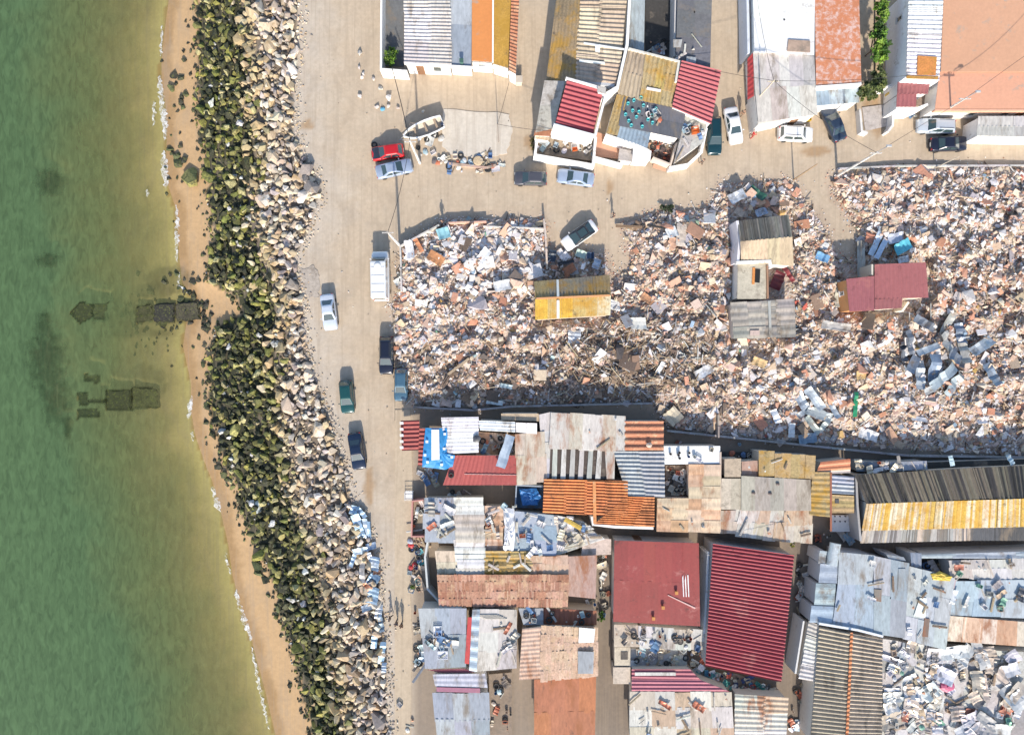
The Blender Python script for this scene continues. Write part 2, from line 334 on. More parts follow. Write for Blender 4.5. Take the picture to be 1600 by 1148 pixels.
    i = (np.arange(m - 1)[:, None] * n + np.arange(n - 1)[None]).ravel(); F = np.stack([i, i + 1, i + n + 1, i + n], -1)
    me = bpy.data.meshes.new('sea'); me.from_pydata(V.tolist(), [], F.tolist())
    at_ = me.attributes.new('depth', 'FLOAT', 'POINT'); at_.data.foreach_set('value', dep.astype(np.float32).ravel())
    at2 = me.attributes.new('offshore', 'FLOAT', 'POINT'); at2.data.foreach_set('value', off.astype(np.float32).ravel())
    me.materials.append(M['water']); o = bpy.data.objects.new('sea', me); C.objects.link(o); tag(o, kind='structure')
ground()
def foam(pts, w, seed):
    rr = random.Random(seed); mb = MB(); P = []
    pts = [(a, b) for a, b in pts]; ys = np.arange(pts[0][1], pts[-1][1], 3.0); xs = np.interp(ys, [p[1] for p in pts], [p[0] for p in pts])
    n = len(ys)
    for i in range(n):
        e = math.sin(math.pi * i / (n - 1)) ** .5 * w * rr.uniform(.5, 1.6) + .5; dx = rr.uniform(-1.6, 1.6)
        P.append((at(xs[i] - e + dx, ys[i], WL + .03), at(xs[i] + e + dx, ys[i], WL + .05)))
    vs = [p for q in P for p in q]; fs = [(2 * i, 2 * i + 1, 2 * i + 3, 2 * i + 2) for i in range(n - 1)]
    mb.add(vs, fs, (.8, .8, .78)); o = mb.build('sea_foam', M['foam']); tag(o, kind='stuff', label='white foam of a small wave breaking at the water edge', cat='foam')
    return o
foam([(249, 118), (252, 150), (254, 170), (258, 200), (257, 222)], 4, 1)
foam([(241, 155), (240, 200)], 1.6, 2); foam([(256, 235), (257, 262), (260, 296)], 4, 3); foam([(276, 320), (277, 350), (276, 376), (277, 412)], 2.2, 4)
foam([(299, 618), (295, 655)], 2.8, 5); foam([(300, 674), (301, 690)], 2.4, 6); foam([(333, 760), (337, 780), (345, 802)], 4, 7)
foam([(368, 920), (374, 945), (382, 970), (393, 1002)], 3.6, 8); foam([(393, 1010), (403, 1060), (420, 1140)], 1.8, 9); foam([(230, 296), (231, 310)], 1.4, 10)
foam([(280, 425), (278, 445), (300, 462)], 1.6, 11); foam([(253, 40), (251, 90)], 1.5, 12); foam([(352, 862), (360, 900)], 1.4, 13)
# concrete pad by the street and the kerb strip beside the road
def sheetpad(name, pts, z, col, mat, jit=.0):
    mb = MB(); P = []
    for i in range(len(pts)):
        a, b = pts[i], pts[(i + 1) % len(pts)]
        for k in range(6):
            t = k / 6; P.append((a[0] + (b[0] - a[0]) * t + random.uniform(-jit, jit), a[1] + (b[1] - a[1]) * t + random.uniform(-jit, jit)))
    w = [at(p[0], p[1], z) for p in P]; mb.prism([(p.x, p.y) for p in w], z - .12, z, col); return tag(mb.build(name, mat), kind='structure')
sheetpad('concrete_pad', [(694, 172), (796, 178), (800, 214), (792, 240), (760, 246), (705, 243), (690, 225)], .035, (.54, .485, .41), M['ground'], 2.2)
sheetpad('pavement', [(617, 640), (641, 640), (646, 780), (640, 900), (644, 1000), (640, 1190), (617, 1190)], .03, (.47, .38, .275), M['ground'])
sheetpad('path', [(470, 420), (492, 415), (500, 440), (497, 465), (478, 462)], .02, (.38, .33, .28), M['concrete'], 2)
# ------------------------------------------------------------------ stones
def hulls(n, npts, flat, seed):
    rr = random.Random(seed); out = []
    for _ in range(n):
        bm = bmesh.new()
        for _ in range(npts):
            v = Vector((rr.gauss(0, 1), rr.gauss(0, 1), rr.gauss(0, 1))).normalized(); v *= rr.uniform(.78, 1.05)
            bm.verts.new((v.x * rr.uniform(.85, 1.1), v.y, v.z * flat))
        r = bmesh.ops.convex_hull(bm, input=bm.verts)
        bmesh.ops.delete(bm, geom=[g for g in r['geom_interior'] if isinstance(g, bmesh.types.BMVert)] , context='VERTS')
        bmesh.ops.triangulate(bm, faces=bm.faces); bmesh.ops.recalc_face_normals(bm, faces=bm.faces)
        bm.verts.index_update()
        out.append((np.array([v.co[:] for v in bm.verts]), np.array([[v.index for v in f.verts] for f in bm.faces]))); bm.free()
    return out
def rotm(a, tx, ty):
    return np.array((Euler((tx, ty, a)).to_matrix()))
class Batch:
    def __init__(s): s.V = []; s.T = []; s.C = []; s.n = 0
    def add(s, shape, Mx, c, col):
        V = shape[0] @ Mx.T + c; s.V.append(V); s.T.append(shape[1] + s.n); s.n += len(V)
        s.C.append(np.tile(col, (len(shape[1]), 1)))
    def obj(s, name, mat): return np_obj(name, np.concatenate(s.V), np.concatenate(s.T), np.concatenate(s.C), mat)
def jit(c, v=.12, h=.04):
    k = random.uniform(1 - v, 1 + v); return np.clip([x * k * random.uniform(1 - h, 1 + h) for x in c], .005, .9)
BOULDER = hulls(32, 12, .68, 1); CHUNK = hulls(24, 9, .6, 2)
box_s = (np.array([(x, y, z) for z in (-1, 1) for x, y in ((-1, -1), (1, -1), (1, 1), (-1, 1))], float),
         np.array([(0, 3, 2), (0, 2, 1), (4, 5, 6), (4, 6, 7), (0, 1, 5), (0, 5, 4), (1, 2, 6), (1, 6, 5), (2, 3, 7), (2, 7, 6), (3, 0, 4), (3, 4, 7)]))
def one(shape, Mx, c, col, name, mat):
    b = Batch(); b.add(shape, Mx, np.zeros(3), col); o = b.obj(name, mat); o.location = tuple(c); return o
def bank():
    items = []
    grid = {}
    def ok(x, y, r):
        gx, gy = int(x // 12), int(y // 12)
        for i in (-1, 0, 1):
            for j in (-1, 0, 1):
                for (a, b, q) in grid.get((gx + i, gy + j), ()):
                    if (a - x) ** 2 + (b - y) ** 2 < ((q + r) * .78) ** 2: return False
        return True
    def put(x, y, r, kind, lift):
        grid.setdefault((int(x // 12), int(y // 12)), []).append((x, y, r)); items.append((x, y, r, kind, lift))
    for (nn, r0, r1) in ((650, 7.5, 14), (2600, 5, 7.5), (9000, 3.2, 5), (26000, 1.7, 3.2)):
        for _ in range(nn):
            y = random.uniform(-25, 1175); f, g, t = float(Fx(y)), float(Gx(y)), float(Tx(y)); f += 7 * math.sin(y * .11) * math.sin(y * .047 + 1) - 2; x = random.uniform(f, t)
            r = random.uniform(r0, r1)
            gg = g + random.gauss(0, 10) + 20 * float(nz(x, y, 60, 61)); kind = 'weed' if x < gg else 'pale'
            if kind == 'weed' and r > 9 and random.random() < .7: continue
            if r > 9.5 and random.random() < .5: continue
            if x < f + r * .6 or x > t - r * .6: continue
            if 448 < y < 500 and x < 385 and random.random() < .85: continue
            if not ok(x, y, r): continue
            put(x, y, r, kind, random.uniform(-.1, .25) * r * K)
    # second course lying on the first
    for _ in range(1500):
        y = random.uniform(-25, 1175); f, g, t = float(Fx(y)), float(Gx(y)), float(Tx(y)); x = random.uniform(f + 14, t - 10); r = random.uniform(3.5, 7.5)
        if 448 < y < 500 and x < 390: continue
        items.append((x, y, r, 'weed' if x < g + random.gauss(0, 10) + 20 * float(nz(x, y, 60, 61)) else 'pale', r * K * random.uniform(.5, .9)))
    for _ in range(900):
        y = random.uniform(-25, 1175); items.append((float(Tx(y)) + abs(random.gauss(0, 6)), y, random.uniform(.6, 2.0), 'pale', 0))
    # named big stones traced one by one
    big = [(301, 278, 17, 'weed', 'big square green-topped rock at the seaward foot of the bank'), (473, 268, 15, 'pale', 'large pale slab at the top corner of the rock bank'),
           (489, 291, 15, 'pale', 'largest pale stone, furthest out onto the track near the two cars'), (419, 311, 12, 'pale', 'round white boulder in the middle of the bank'),
           (455, 108, 12, 'pale', 'white boulder high on the bank near the top'), (428, 245, 11, 'pale', 'blocky cream boulder on the upper part of the bank'),
           (481, 585, 11, 'pale', 'tall cream boulder above the green car'), (465, 500, 10, 'pale', 'pinkish round boulder left of the silver car'), (460, 522, 9, 'pale', 'flat tan boulder at the edge of the gravel'),
           (532, 1058, 12, 'pale', 'ochre triangular boulder low on the bank'), (470, 697, 12, 'pale', 'flat grey-green slab lying on the bank left of the navy car')]
    singles = []
    for b in big: singles.append((b[0], b[1], b[2], b[3], .1, b[4]))
    items_s = sorted(range(len(items)), key=lambda i: -items[i][2])
    pick = set(); cnt = {'weed': 0, 'pale': 0}
    for i in items_s:
        it = items[i]
        if cnt[it[3]] < 140 and -5 < it[1] < 1153: pick.add(i); cnt[it[3]] += 1
    pal_w = [(.22, .205, .045), (.155, .15, .036), (.29, .26, .09), (.13, .14, .03), (.03, .032, .014), (.03, .032, .014), (.13, .13, .04), (.02, .022, .010), (.42, .37, .18), (.045, .045, .02)]
    pal_p = [(.52, .43, .32), (.48, .39, .29), (.57, .49, .39), (.42, .31, .19), (.36, .32, .29), (.60, .54, .46), (.46, .36, .24), (.28, .24, .21)]
    stuff = {'weed': Batch(), 'pale': Batch()}
    def place(x, y, r, kind, lift, label=None, single=False):
        z = float(prof(x, y)) + lift + r * K * .15; p = at(x, y, z); rr = r * K * (1.12 if kind == 'pale' else 1.08)
        g = (x - float(Gx(y)))
        if kind == 'pale': col = jit(random.choice(pal_p if g > 22 else [(.46, .36, .22), (.38, .29, .16), (.50, .43, .30), (.30, .25, .15)]), .15)
        else: col = jit(random.choice(pal_w), .2)
        if kind == 'weed' and random.random() < .035: col = jit((.5, .5, .48), .1)
        Mx = rotm(random.uniform(0, 6.28), random.gauss(0, .3), random.gauss(0, .3)) @ np.diag([rr * random.uniform(.9, 1.45), rr * random.uniform(.7, 1.05), rr * random.uniform(.7, 1.2)])
        sh = random.choice(BOULDER); mat = M['weedstone'] if kind == 'weed' else M['stone']
        if single:
            o = one(sh, Mx, p, col, 'boulder', mat)
            if label: tag(o, label, 'boulder')
            elif kind == 'weed': tag(o, 'seaweed covered green-black boulder packed among others on the seaward half of the bank', 'boulder', 'weed-covered boulders of the rock bank')
            else: tag(o, 'pale cream limestone boulder packed among others on the landward half of the bank', 'boulder', 'pale boulders of the rock bank')
        else: stuff[kind].add(sh, Mx, np.array(p), col)
    for i, it in enumerate(items): place(*it, single=(i in pick))
    for s in singles: place(*s[:5], label=s[5], single=True)
    tag(stuff['weed'].obj('weedy_stones', M['weedstone']), 'mass of smaller dark stones covered with green seaweed', 'stones', kind='stuff')
    tag(stuff['pale'].obj('pale_stones', M['stone']), 'mass of smaller pale quarry stones filling the bank', 'stones', kind='stuff')
bank()
def beach_rocks():
    L = []
    for c in [(272, 117, 6), (283, 122, 6), (288, 95, 5), (287, 80, 4), (297, 80, 3), (268, 138, 6), (275, 131, 4), (291, 147, 6), (284, 152, 5), (282, 160, 5), (286, 168, 5), (273, 166, 4), (277, 173, 3), (253, 96, 3), (294, 68, 3), (298, 115, 4),
              (266, 235, 6), (275, 245, 8), (282, 228, 5), (270, 240, 5), (278, 256, 9), (288, 250, 7), (281, 208, 3), (267, 212, 2), (264, 280, 4), (277, 278, 3), (285, 284, 3), (265, 185, 2), (258, 262, 3), (260, 303, 3), (280, 316, 2.5), (310, 323, 2), (271, 347, 2), (319, 368, 3),
              (311, 210, 4), (313, 222, 5), (312, 250, 4), (258, 440, 6), (236, 456, 6), (275, 428, 5), (266, 430, 4), (216, 428, 4), (288, 436, 3), (302, 428, 3), (280, 448, 4), (300, 440, 6), (310, 437, 5), (283, 469, 6), (276, 512, 4), (241, 537, 3), (301, 543, 3),
              (213, 520, 4), (225, 518, 3), (255, 510, 6), (268, 515, 4), (282, 504, 3), (317, 570, 6), (316, 488, 7), (322, 478, 6), (312, 476, 5), (330, 492, 5), (304, 462, 6), (296, 458, 5), (288, 455, 5), (318, 500, 6), (205, 495, 6), (198, 488, 5), (190, 494, 4), (316, 598, 4), (311, 617, 3), (322, 633, 5), (322, 660, 5), (333, 680, 6), (336, 719, 4), (342, 729, 6), (350, 741, 7), (355, 748, 5), (319, 540, 5), (310, 527, 4), (322, 515, 7), (327, 507, 6),
              (346, 700, 6), (374, 820, 3), (385, 818, 5), (400, 841, 4), (400, 884, 8), (405, 896, 7), (414, 904, 7), (401, 873, 4), (419, 930, 4), (436, 950, 6), (440, 968, 3), (449, 992, 4), (453, 1070, 5), (430, 915, 4), (392, 852, 2), (366, 787, 3), (210, 553, 3), (262, 548, 2), (262, 475, 4), (448, 1015, 2), (456, 1048, 2), (452, 1080, 3), (470, 1110, 4),
              (110, 573, 4), (119, 602, 5), (122, 581, 2), (127, 588, 3), (140, 591, 5), (148, 597, 5), (132, 592, 4)]:
        L.append(c)
    rr = random.Random(5)
    for _ in range(130):                                      # pebbly scatter beside the bank foot
        y = rr.uniform(0, 1140); x = float(Fx(y)) - abs(rr.gauss(0, 7)) + 2; L.append((x, y, rr.uniform(1.2, 3.6)))
    for _ in range(75):
        L.append((rr.uniform(202, 335), rr.gauss(490, 12), rr.uniform(1.5, 6)))
    for _ in range(14):
        L.append((rr.gauss(135, 14), rr.gauss(640, 14), rr.uniform(2, 4)))
    for _ in range(40):
        L.append((rr.gauss(248, 28), rr.gauss(500, 35), rr.uniform(1, 3)))
    for (x, y, r) in L:
        z0 = float(prof(x, y)); z = z0 + r * K * .25; p = at(x, y, z); q = r * K * 1.2
        Mx = rotm(rr.uniform(0, 6.28), rr.gauss(0, .2), rr.gauss(0, .2)) @ np.diag([q * rr.uniform(.9, 1.3), q * rr.uniform(.7, 1), q * .8])
        o = one(rr.choice(BOULDER), Mx, p, jit(rr.choice([(.04, .035, .025), (.055, .055, .03), (.03, .03, .02), (.09, .10, .04)])), 'beach_rock', M['weedstone'])
        if x < float(Sx(y)): tag(o, 'dark weedy rock lying in the shallow water by the beach', 'rock', 'dark rocks in the shallows')
        elif (x, y) == (278, 256): tag(o, 'largest dark brown rock in the cluster on the sand by the foam', 'rock')
        elif (x, y) == (400, 884): tag(o, 'dark rock heading the short row of rocks standing alone on the lower beach', 'rock')
        else: tag(o, 'small dark rock lying loose on the sand between the water and the bank', 'rock', 'dark rocks on the beach')
beach_rocks()
# old concrete blocks in the water
def block(pts, zt, th, label, col=(.05, .048, .03)):
    mb = MB(); w = [at(x, y, zt) for x, y in pts]; c = sum(w, Vector()) / len(w)
    outer = []
    for i in range(len(w)):
        a, b = w[i], w[(i + 1) % len(w)]
        for k in range(6): q = a.lerp(b, k / 6); outer.append((q.x - c.x + random.uniform(-.13, .13), q.y - c.y + random.uniform(-.13, .13)))
    inner = [(x * .9, y * .86) for x, y in outer]
    n = len(outer)
    mb.prism(outer, -th, -.10, tuple(x * .7 for x in col)); mb.prism(inner, -.10, 0, col)
    return tag(mb.build('concrete_block', M['weedstone'], loc=c), label, 'concrete block')
ZB = WL - .10
block([(166, 609), (204, 608), (204, 642), (166, 643)], WL - 0.140, 1.0, 'submerged dark square concrete block in the water, left one of the joined pair', (.035, .035, .02))
block([(207, 604), (247, 607), (248, 637), (205, 640)], WL - 0.110, 1.0, 'submerged lighter concrete block in the water, right one of the joined pair', (.075, .072, .035))
block([(120, 612), (138, 613), (140, 634), (122, 633)], WL - 0.210, .9, 'small submerged block at the outer end of the row', (.03, .035, .02))
block([(136, 622), (164, 624), (163, 632), (137, 632)], WL - 0.200, .7, 'narrow submerged beam linking the outer blocks', (.03, .03, .02))
block([(120, 637), (156, 640), (155, 652), (121, 655)], WL - 0.225, .9, 'dark jagged submerged block below the narrow beam', (.02, .025, .018))
block([(132, 583), (157, 588), (154, 601), (131, 596)], WL - 0.250, .5, 'faint tilted slab under water above the block row', (.06, .06, .03))
block([(106, 490), (127, 470), (144, 475), (144, 497), (125, 507)], WL - 0.150, .8, 'five sided dark block farthest out in the upper submerged row', (.045, .042, .025))
block([(146, 474), (170, 472), (162, 502), (145, 502)], WL - 0.210, .8, 'faint grey block next to the five sided one under water', (.07, .07, .04))
block([(211, 480), (236, 474), (240, 498), (214, 507)], WL - 0.060, .9, 'half sunk slab on the seaward side of the dark jetty remains', (.07, .06, .04))
block([(240, 476), (272, 473), (272, 503), (240, 502)], WL + .12, .9, 'wet dark middle block of the jetty remains', (.03, .027, .02))
block([(275, 472), (308, 470), (312, 500), (275, 501)], WL + .38, .9, 'brown block of the jetty remains nearest the beach', (.06, .052, .03))

# ------------------------------------------------------------------ rubble
FOOT = [[(836, 436), (952, 428), (954, 494), (838, 500)], [(1143, 340), (1236, 333), (1244, 526), (1146, 530)], [(1313, 410), (1450, 408), (1453, 468), (1410, 487), (1315, 490)],
        [(886, 372), (880, 388), (900, 396), (934, 355), (920, 343)]]
def mound(px, py):
    d = edgedist(px, py, ZONE); h = (1 - np.exp(-d / 26)) * (.9 + .75 * nz(px, py, 85, 31) + .32 * nz(px, py, 34, 32)); h = np.maximum(h, .05)
    m = np.zeros(np.shape(px))
    for f in FOOT: m = np.maximum(m, np.where(inpoly(px, py, f), 1, np.clip(1 - edgedist(px, py, f) / 16, 0, 1)))
    h = np.where(np.asarray(py) > 560, h * np.clip(1.25 - (np.asarray(py) - 560) / 200, .3, 1), h)
    return h * (1 - .85 * m)
def zonecol(x, y):
    g = lambda cx, cy, rx, ry: math.exp(-((x - cx) / rx) ** 2 - ((y - cy) / ry) ** 2)
    white = .3 + 4.5 * g(750, 405, 108, 62) + 2.4 * g(1490, 335, 90, 70) + .55 * g(1250, 600, 160, 60) + .5 * g(680, 550, 60, 50) + .7 * g(1400, 300, 90, 30) + .25 + .35 * fz(x, y, 60, 41)
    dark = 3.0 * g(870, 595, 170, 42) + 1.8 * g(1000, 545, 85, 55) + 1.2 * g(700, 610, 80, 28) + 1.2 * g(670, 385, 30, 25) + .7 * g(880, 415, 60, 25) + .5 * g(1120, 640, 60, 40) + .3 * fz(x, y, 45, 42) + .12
    pink = .7 * g(1400, 300, 110, 45) + .5 * g(1480, 460, 80, 80) + .45 + .4 * fz(x, y, 50, 43) + .5 * g(950, 470, 60, 50)
    beige = .75 + .4 * g(1200, 560, 200, 80) + .3 * fz(x, y, 40, 44)
    grey = .28 + .4 * g(700, 600, 90, 40) + .3 * g(1150, 680, 300, 30)
    cl = fz(x, y, 24, 47); cl2 = fz(x, y, 17, 48); cl3 = fz(x, y, 33, 49)
    white *= 1.15 * math.exp(1.7 * cl); dark = (dark * 1.3) * math.exp(2.2 * cl2); pink *= 2.0 * math.exp(1.8 * cl3); beige *= 1.25
    w = [max(white, .05), max(dark, .04), max(pink, .05), max(beige, .05), max(grey, .05), .07]
    k = random.choices(range(6), w)[0]
    if k == 0: return jit((.74, .71, .69), .12, .02)
    if k == 1: return jit(random.choice([(.16, .10, .065), (.09, .07, .055), (.22, .15, .10), (.05, .05, .05)]), .3)
    if k == 2: return jit(random.choice([(.50, .24, .15), (.60, .40, .31), (.44, .19, .11), (.62, .47, .39), (.56, .33, .22)]), .2)
    if k == 3: return jit(random.choice([(.60, .49, .36), (.66, .56, .44), (.52, .40, .27)]), .18)
    if k == 4: return jit(random.choice([(.46, .46, .48), (.56, .56, .58), (.36, .36, .38)]), .18)
    return jit(random.choice([(.20, .33, .45), (.48, .30, .07), (.10, .30, .20), (.42, .06, .04), (.25, .40, .42), (.45, .5, .55)]), .2)
def dusty(c, x, y):
    k = .12 + .26 * max(0, fz(x, y, 70, 51)); d = (.60, .43, .33); return np.array([a * (1 - k) + b * k for a, b in zip(c, d)])
def rubble():
    # the mound surface itself
    xs = np.arange(606, 1665, 3.0); ys = np.arange(250, 724, 3.0); gx, gy = np.meshgrid(xs, ys)
    ins = inpoly(gx, gy, ZONE); z = np.where(ins, mound(gx, gy) + rng.uniform(-.05, .09, gx.shape), -.15) ; f = (H - z) / H
    V = np.stack([(gx - 800) * K * f, (574 - gy) * K * f, z], -1).reshape(-1, 3); n = len(xs); m = len(ys)
    T = []; CL = []; DU = nz(gx, gy, 42, 91) + .5 * nz(gx, gy, 15, 92)
    for j in range(m - 1):
        for i in range(n - 1):
            q = (ins[j, i], ins[j, i + 1], ins[j + 1, i], ins[j + 1, i + 1])
            if not any(q): continue
            a = j * n + i; T += [(a, a + n, a + 1), (a + 1, a + n, a + n + 1)]
            if DU[j, i] > .42: CL += [jit((.50, .39, .31), .12), jit((.52, .42, .35), .12)]; continue
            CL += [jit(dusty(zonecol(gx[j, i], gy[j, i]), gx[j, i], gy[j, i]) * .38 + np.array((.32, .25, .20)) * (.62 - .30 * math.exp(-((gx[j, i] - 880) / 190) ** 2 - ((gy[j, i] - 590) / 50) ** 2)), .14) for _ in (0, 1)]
    B = Batch(); B.V.append(V); B.T.append(np.array(T)); B.C.append(np.array(CL)); B.n = len(V)
    pts = []
    N0 = 40000
    X = rng.uniform(612, 1660, N0); Y = rng.uniform(255, 716, N0); Q = inpoly(X, Y, ZONE) & (edgedist(X, Y, ZONE) > 1.5)
    for f in FOOT: Q &= ~inpoly(X, Y, f)
    dust = nz(X, Y, 42, 91) + .5 * nz(X, Y, 15, 92); Q &= ~((dust > .45) & (rng.uniform(0, 1, len(X)) < .72))
    X = X[Q]; Y = Y[Q]; Z = mound(X, Y)
    sz = np.clip(np.exp(rng.normal(-1.5, .58, len(X))), .07, 1.5) * (1 + .45 * np.exp(-((X - 750) / 110) ** 2 - ((Y - 410) / 65) ** 2)) * np.exp(.35 * nz(X, Y, 38, 53))
    order = np.argsort(-sz); big = set(order[:300].tolist())
    for i in range(len(X)):
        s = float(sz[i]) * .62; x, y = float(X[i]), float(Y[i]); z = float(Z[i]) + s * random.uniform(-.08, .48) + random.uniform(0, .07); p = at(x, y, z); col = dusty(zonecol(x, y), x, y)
        u = random.random()
        if x > 850 and math.hypot((x - 1000) / 110, (y - 560) / 60) < 1 and random.random() < .45: u = .95
        if i in big: u = u * .9
        if u < .60: sh = random.choice(CHUNK); S = np.diag([s * 1.25, s, s * .8]); name = 'rubble_chunk'; lb = 'broken lump of masonry lying in the demolition rubble'
        elif u < .90: sh = box_s; S = np.diag([s * random.uniform(.8, 1.5), s * random.uniform(.6, 1), random.uniform(.02, .07)]); name = 'broken_slab'; lb = 'flat broken slab of plastered wall lying in the demolition rubble'
        else: sh = box_s; S = np.diag([random.uniform(.35, 1.2), random.uniform(.025, .06), random.uniform(.02, .05)]); name = 'stick'; col = jit(random.choice([(.30, .21, .13), (.42, .33, .22), (.12, .09, .07), (.5, .48, .45)]), .2)
        tl = .22 if u < .9 else .12; Mx = rotm(random.uniform(0, 6.28), random.gauss(0, tl), random.gauss(0, tl)) @ S
        if i in big: tag(one(sh, Mx, p, col, name, M['rubble']), lb, 'rubble', 'large pieces lying in the demolition rubble')
        else: B.add(sh, Mx, np.array(p), col)
    # sparse spill of crumbs around the heap and on the street
    for _ in range(2600):
        e = random.randrange(len(ZONE)); a, b = ZONE[e], ZONE[(e + 1) % len(ZONE)]; t = random.random(); x = a[0] + (b[0] - a[0]) * t + random.gauss(0, 7); y = a[1] + (b[1] - a[1]) * t + random.gauss(0, 6)
        s = random.uniform(.03, .13); B.add(random.choice(CHUNK), rotm(random.uniform(0, 6), 0, 0) * s, np.array(at(x, y, .03)), zonecol(x, y))
    tag(B.obj('rubble_heap', M['rubble']), 'heaps of broken masonry, tiles, plaster and timber left by demolition', 'rubble', kind='stuff')
rubble()
def gz(x, y): return float(mound(np.array([x]), np.array([y]))[0]) if inpoly(np.array([x]), np.array([y]), ZONE)[0] else 0.0
# sheets of metal, boards and beams in the rubble: each its own thing
def crumple(name, px, py, L, W, ang, col, label, cat, mat='metal', group=None, z=None, curl=.15, tilt=.15, th=.02):
    mb = MB(); n = 7; rr = random.Random(int(px * 7 + py)); bend = [rr.uniform(-curl, curl) for _ in range(n + 1)]; side = rr.uniform(-.2, .2); vs = []
    for i in range(n + 1):
        t = i / n - .5
        for j in (-1, -.33, .33, 1):
            w = W / 2 * (1 + rr.uniform(-.08, .08)); vs.append(Vector((t * L + side * j * W * .3, j * w, bend[i] * .6 + (.10 * W if abs(j) > .5 else 0) * rr.uniform(.2, 1.4))))
    fs = []
    for i in range(n):
        for j in range(3): a = i * 4 + j; fs.append((a, a + 4, a + 5, a + 1))
    k = len(vs); vs2 = vs + [v - Vector((0, 0, th)) for v in vs]; fs2 = fs + [tuple(q + k for q in f[::-1]) for f in fs]
    for i in range(n): fs2 += [(i * 4, i * 4 + k, i * 4 + 4 + k, i * 4 + 4), (i * 4 + 3, i * 4 + 7, i * 4 + 7 + k, i * 4 + 3 + k)]
    fs2 += [(0, 1, 1 + k, k), (1, 2, 2 + k, 1 + k), (2, 3, 3 + k, 2 + k), (n * 4, n * 4 + k, n * 4 + 1 + k, n * 4 + 1), (n * 4 + 1, n * 4 + 1 + k, n * 4 + 2 + k, n * 4 + 2), (n * 4 + 2, n * 4 + 2 + k, n * 4 + 3 + k, n * 4 + 3)]
    mb.add(vs2, fs2, col); zz = (gz(px, py) + .45) if z is None else z
    o = mb.build(name, M[mat]); o.location = at(px, py, zz); o.rotation_euler = (rr.uniform(-tilt, tilt), rr.uniform(-tilt, tilt), R(ang)); return tag(o, label, cat, group)
BL = (.40, .47, .55); LB = (.60, .66, .70)
g1 = 'crumpled grey-blue metal sheets at the lower middle of the rubble'
for q in [(1252, 625, 2.6, .8, -60, BL), (1273, 623, 2.8, .8, -50, LB), (1301, 637, 2.4, .5, -62, LB), (1280, 647, 2.8, .9, -20, (.55, .6, .6)), (1270, 664, 2.4, .6, -50, (.5, .55, .5)), (1262, 685, 1.9, .9, 10, (.28, .38, .48)), (1255, 644, 1.6, .5, 35, LB), (1290, 662, 1.6, .5, 50, (.5, .56, .55))]:
    crumple('metal_sheet', q[0], q[1], q[2] * 1.15, q[3] * 1.3, q[4], tuple(k * .72 for k in q[5]), 'bent grey-blue metal sheet in the small pile beside the green panel', 'metal sheet', group=g1)
g2 = 'crumpled metal sheets piled at the right of the rubble'
for q in [(1430, 560, 3.2, .8, 60, (.33, .38, .45)), (1438, 585, 3.0, .8, 88, LB), (1460, 575, 2.8, 1.0, 85, (.36, .44, .55)), (1475, 588, 3.4, 1.0, 40, (.5, .58, .62)), (1495, 560, 2.2, .9, -30, (.30, .34, .4)), (1452, 545, 2.4, .6, 20, LB), (1478, 535, 2.3, .8, -60, (.65, .63, .58)), (1423, 535, 2.5, .6, -75, (.25, .27, .31)), (1445, 505, 2.5, .7, -30, (.27, .3, .35)), (1480, 508, 2.4, .9, 70, (.55, .55, .5)), (1500, 520, 2.0, .9, 100, (.30, .36, .45)), (1462, 600, 2.8, .7, 35, (.6, .63, .63)), (1490, 600, 2.6, .9, 55, (.5, .58, .6)), (1412, 552, 2.0, .6, 100, (.22, .24, .28)), (1505, 545, 3.0, .8, 95, (.62, .6, .54)), (1418, 570, 1.8, .5, 45, (.42, .48, .55)), (1535, 540, 2.6, .9, 30, LB), (1550, 585, 2.4, .8, 120, (.33, .4, .48))]:
    crumple('metal_sheet', q[0], q[1], q[2] * 1.2, q[3] * 1.3, q[4], tuple(k * .75 for k in q[5]), 'twisted grey metal sheet in the big pile at the right edge of the rubble', 'metal sheet', group=g2, curl=.35, tilt=.3)
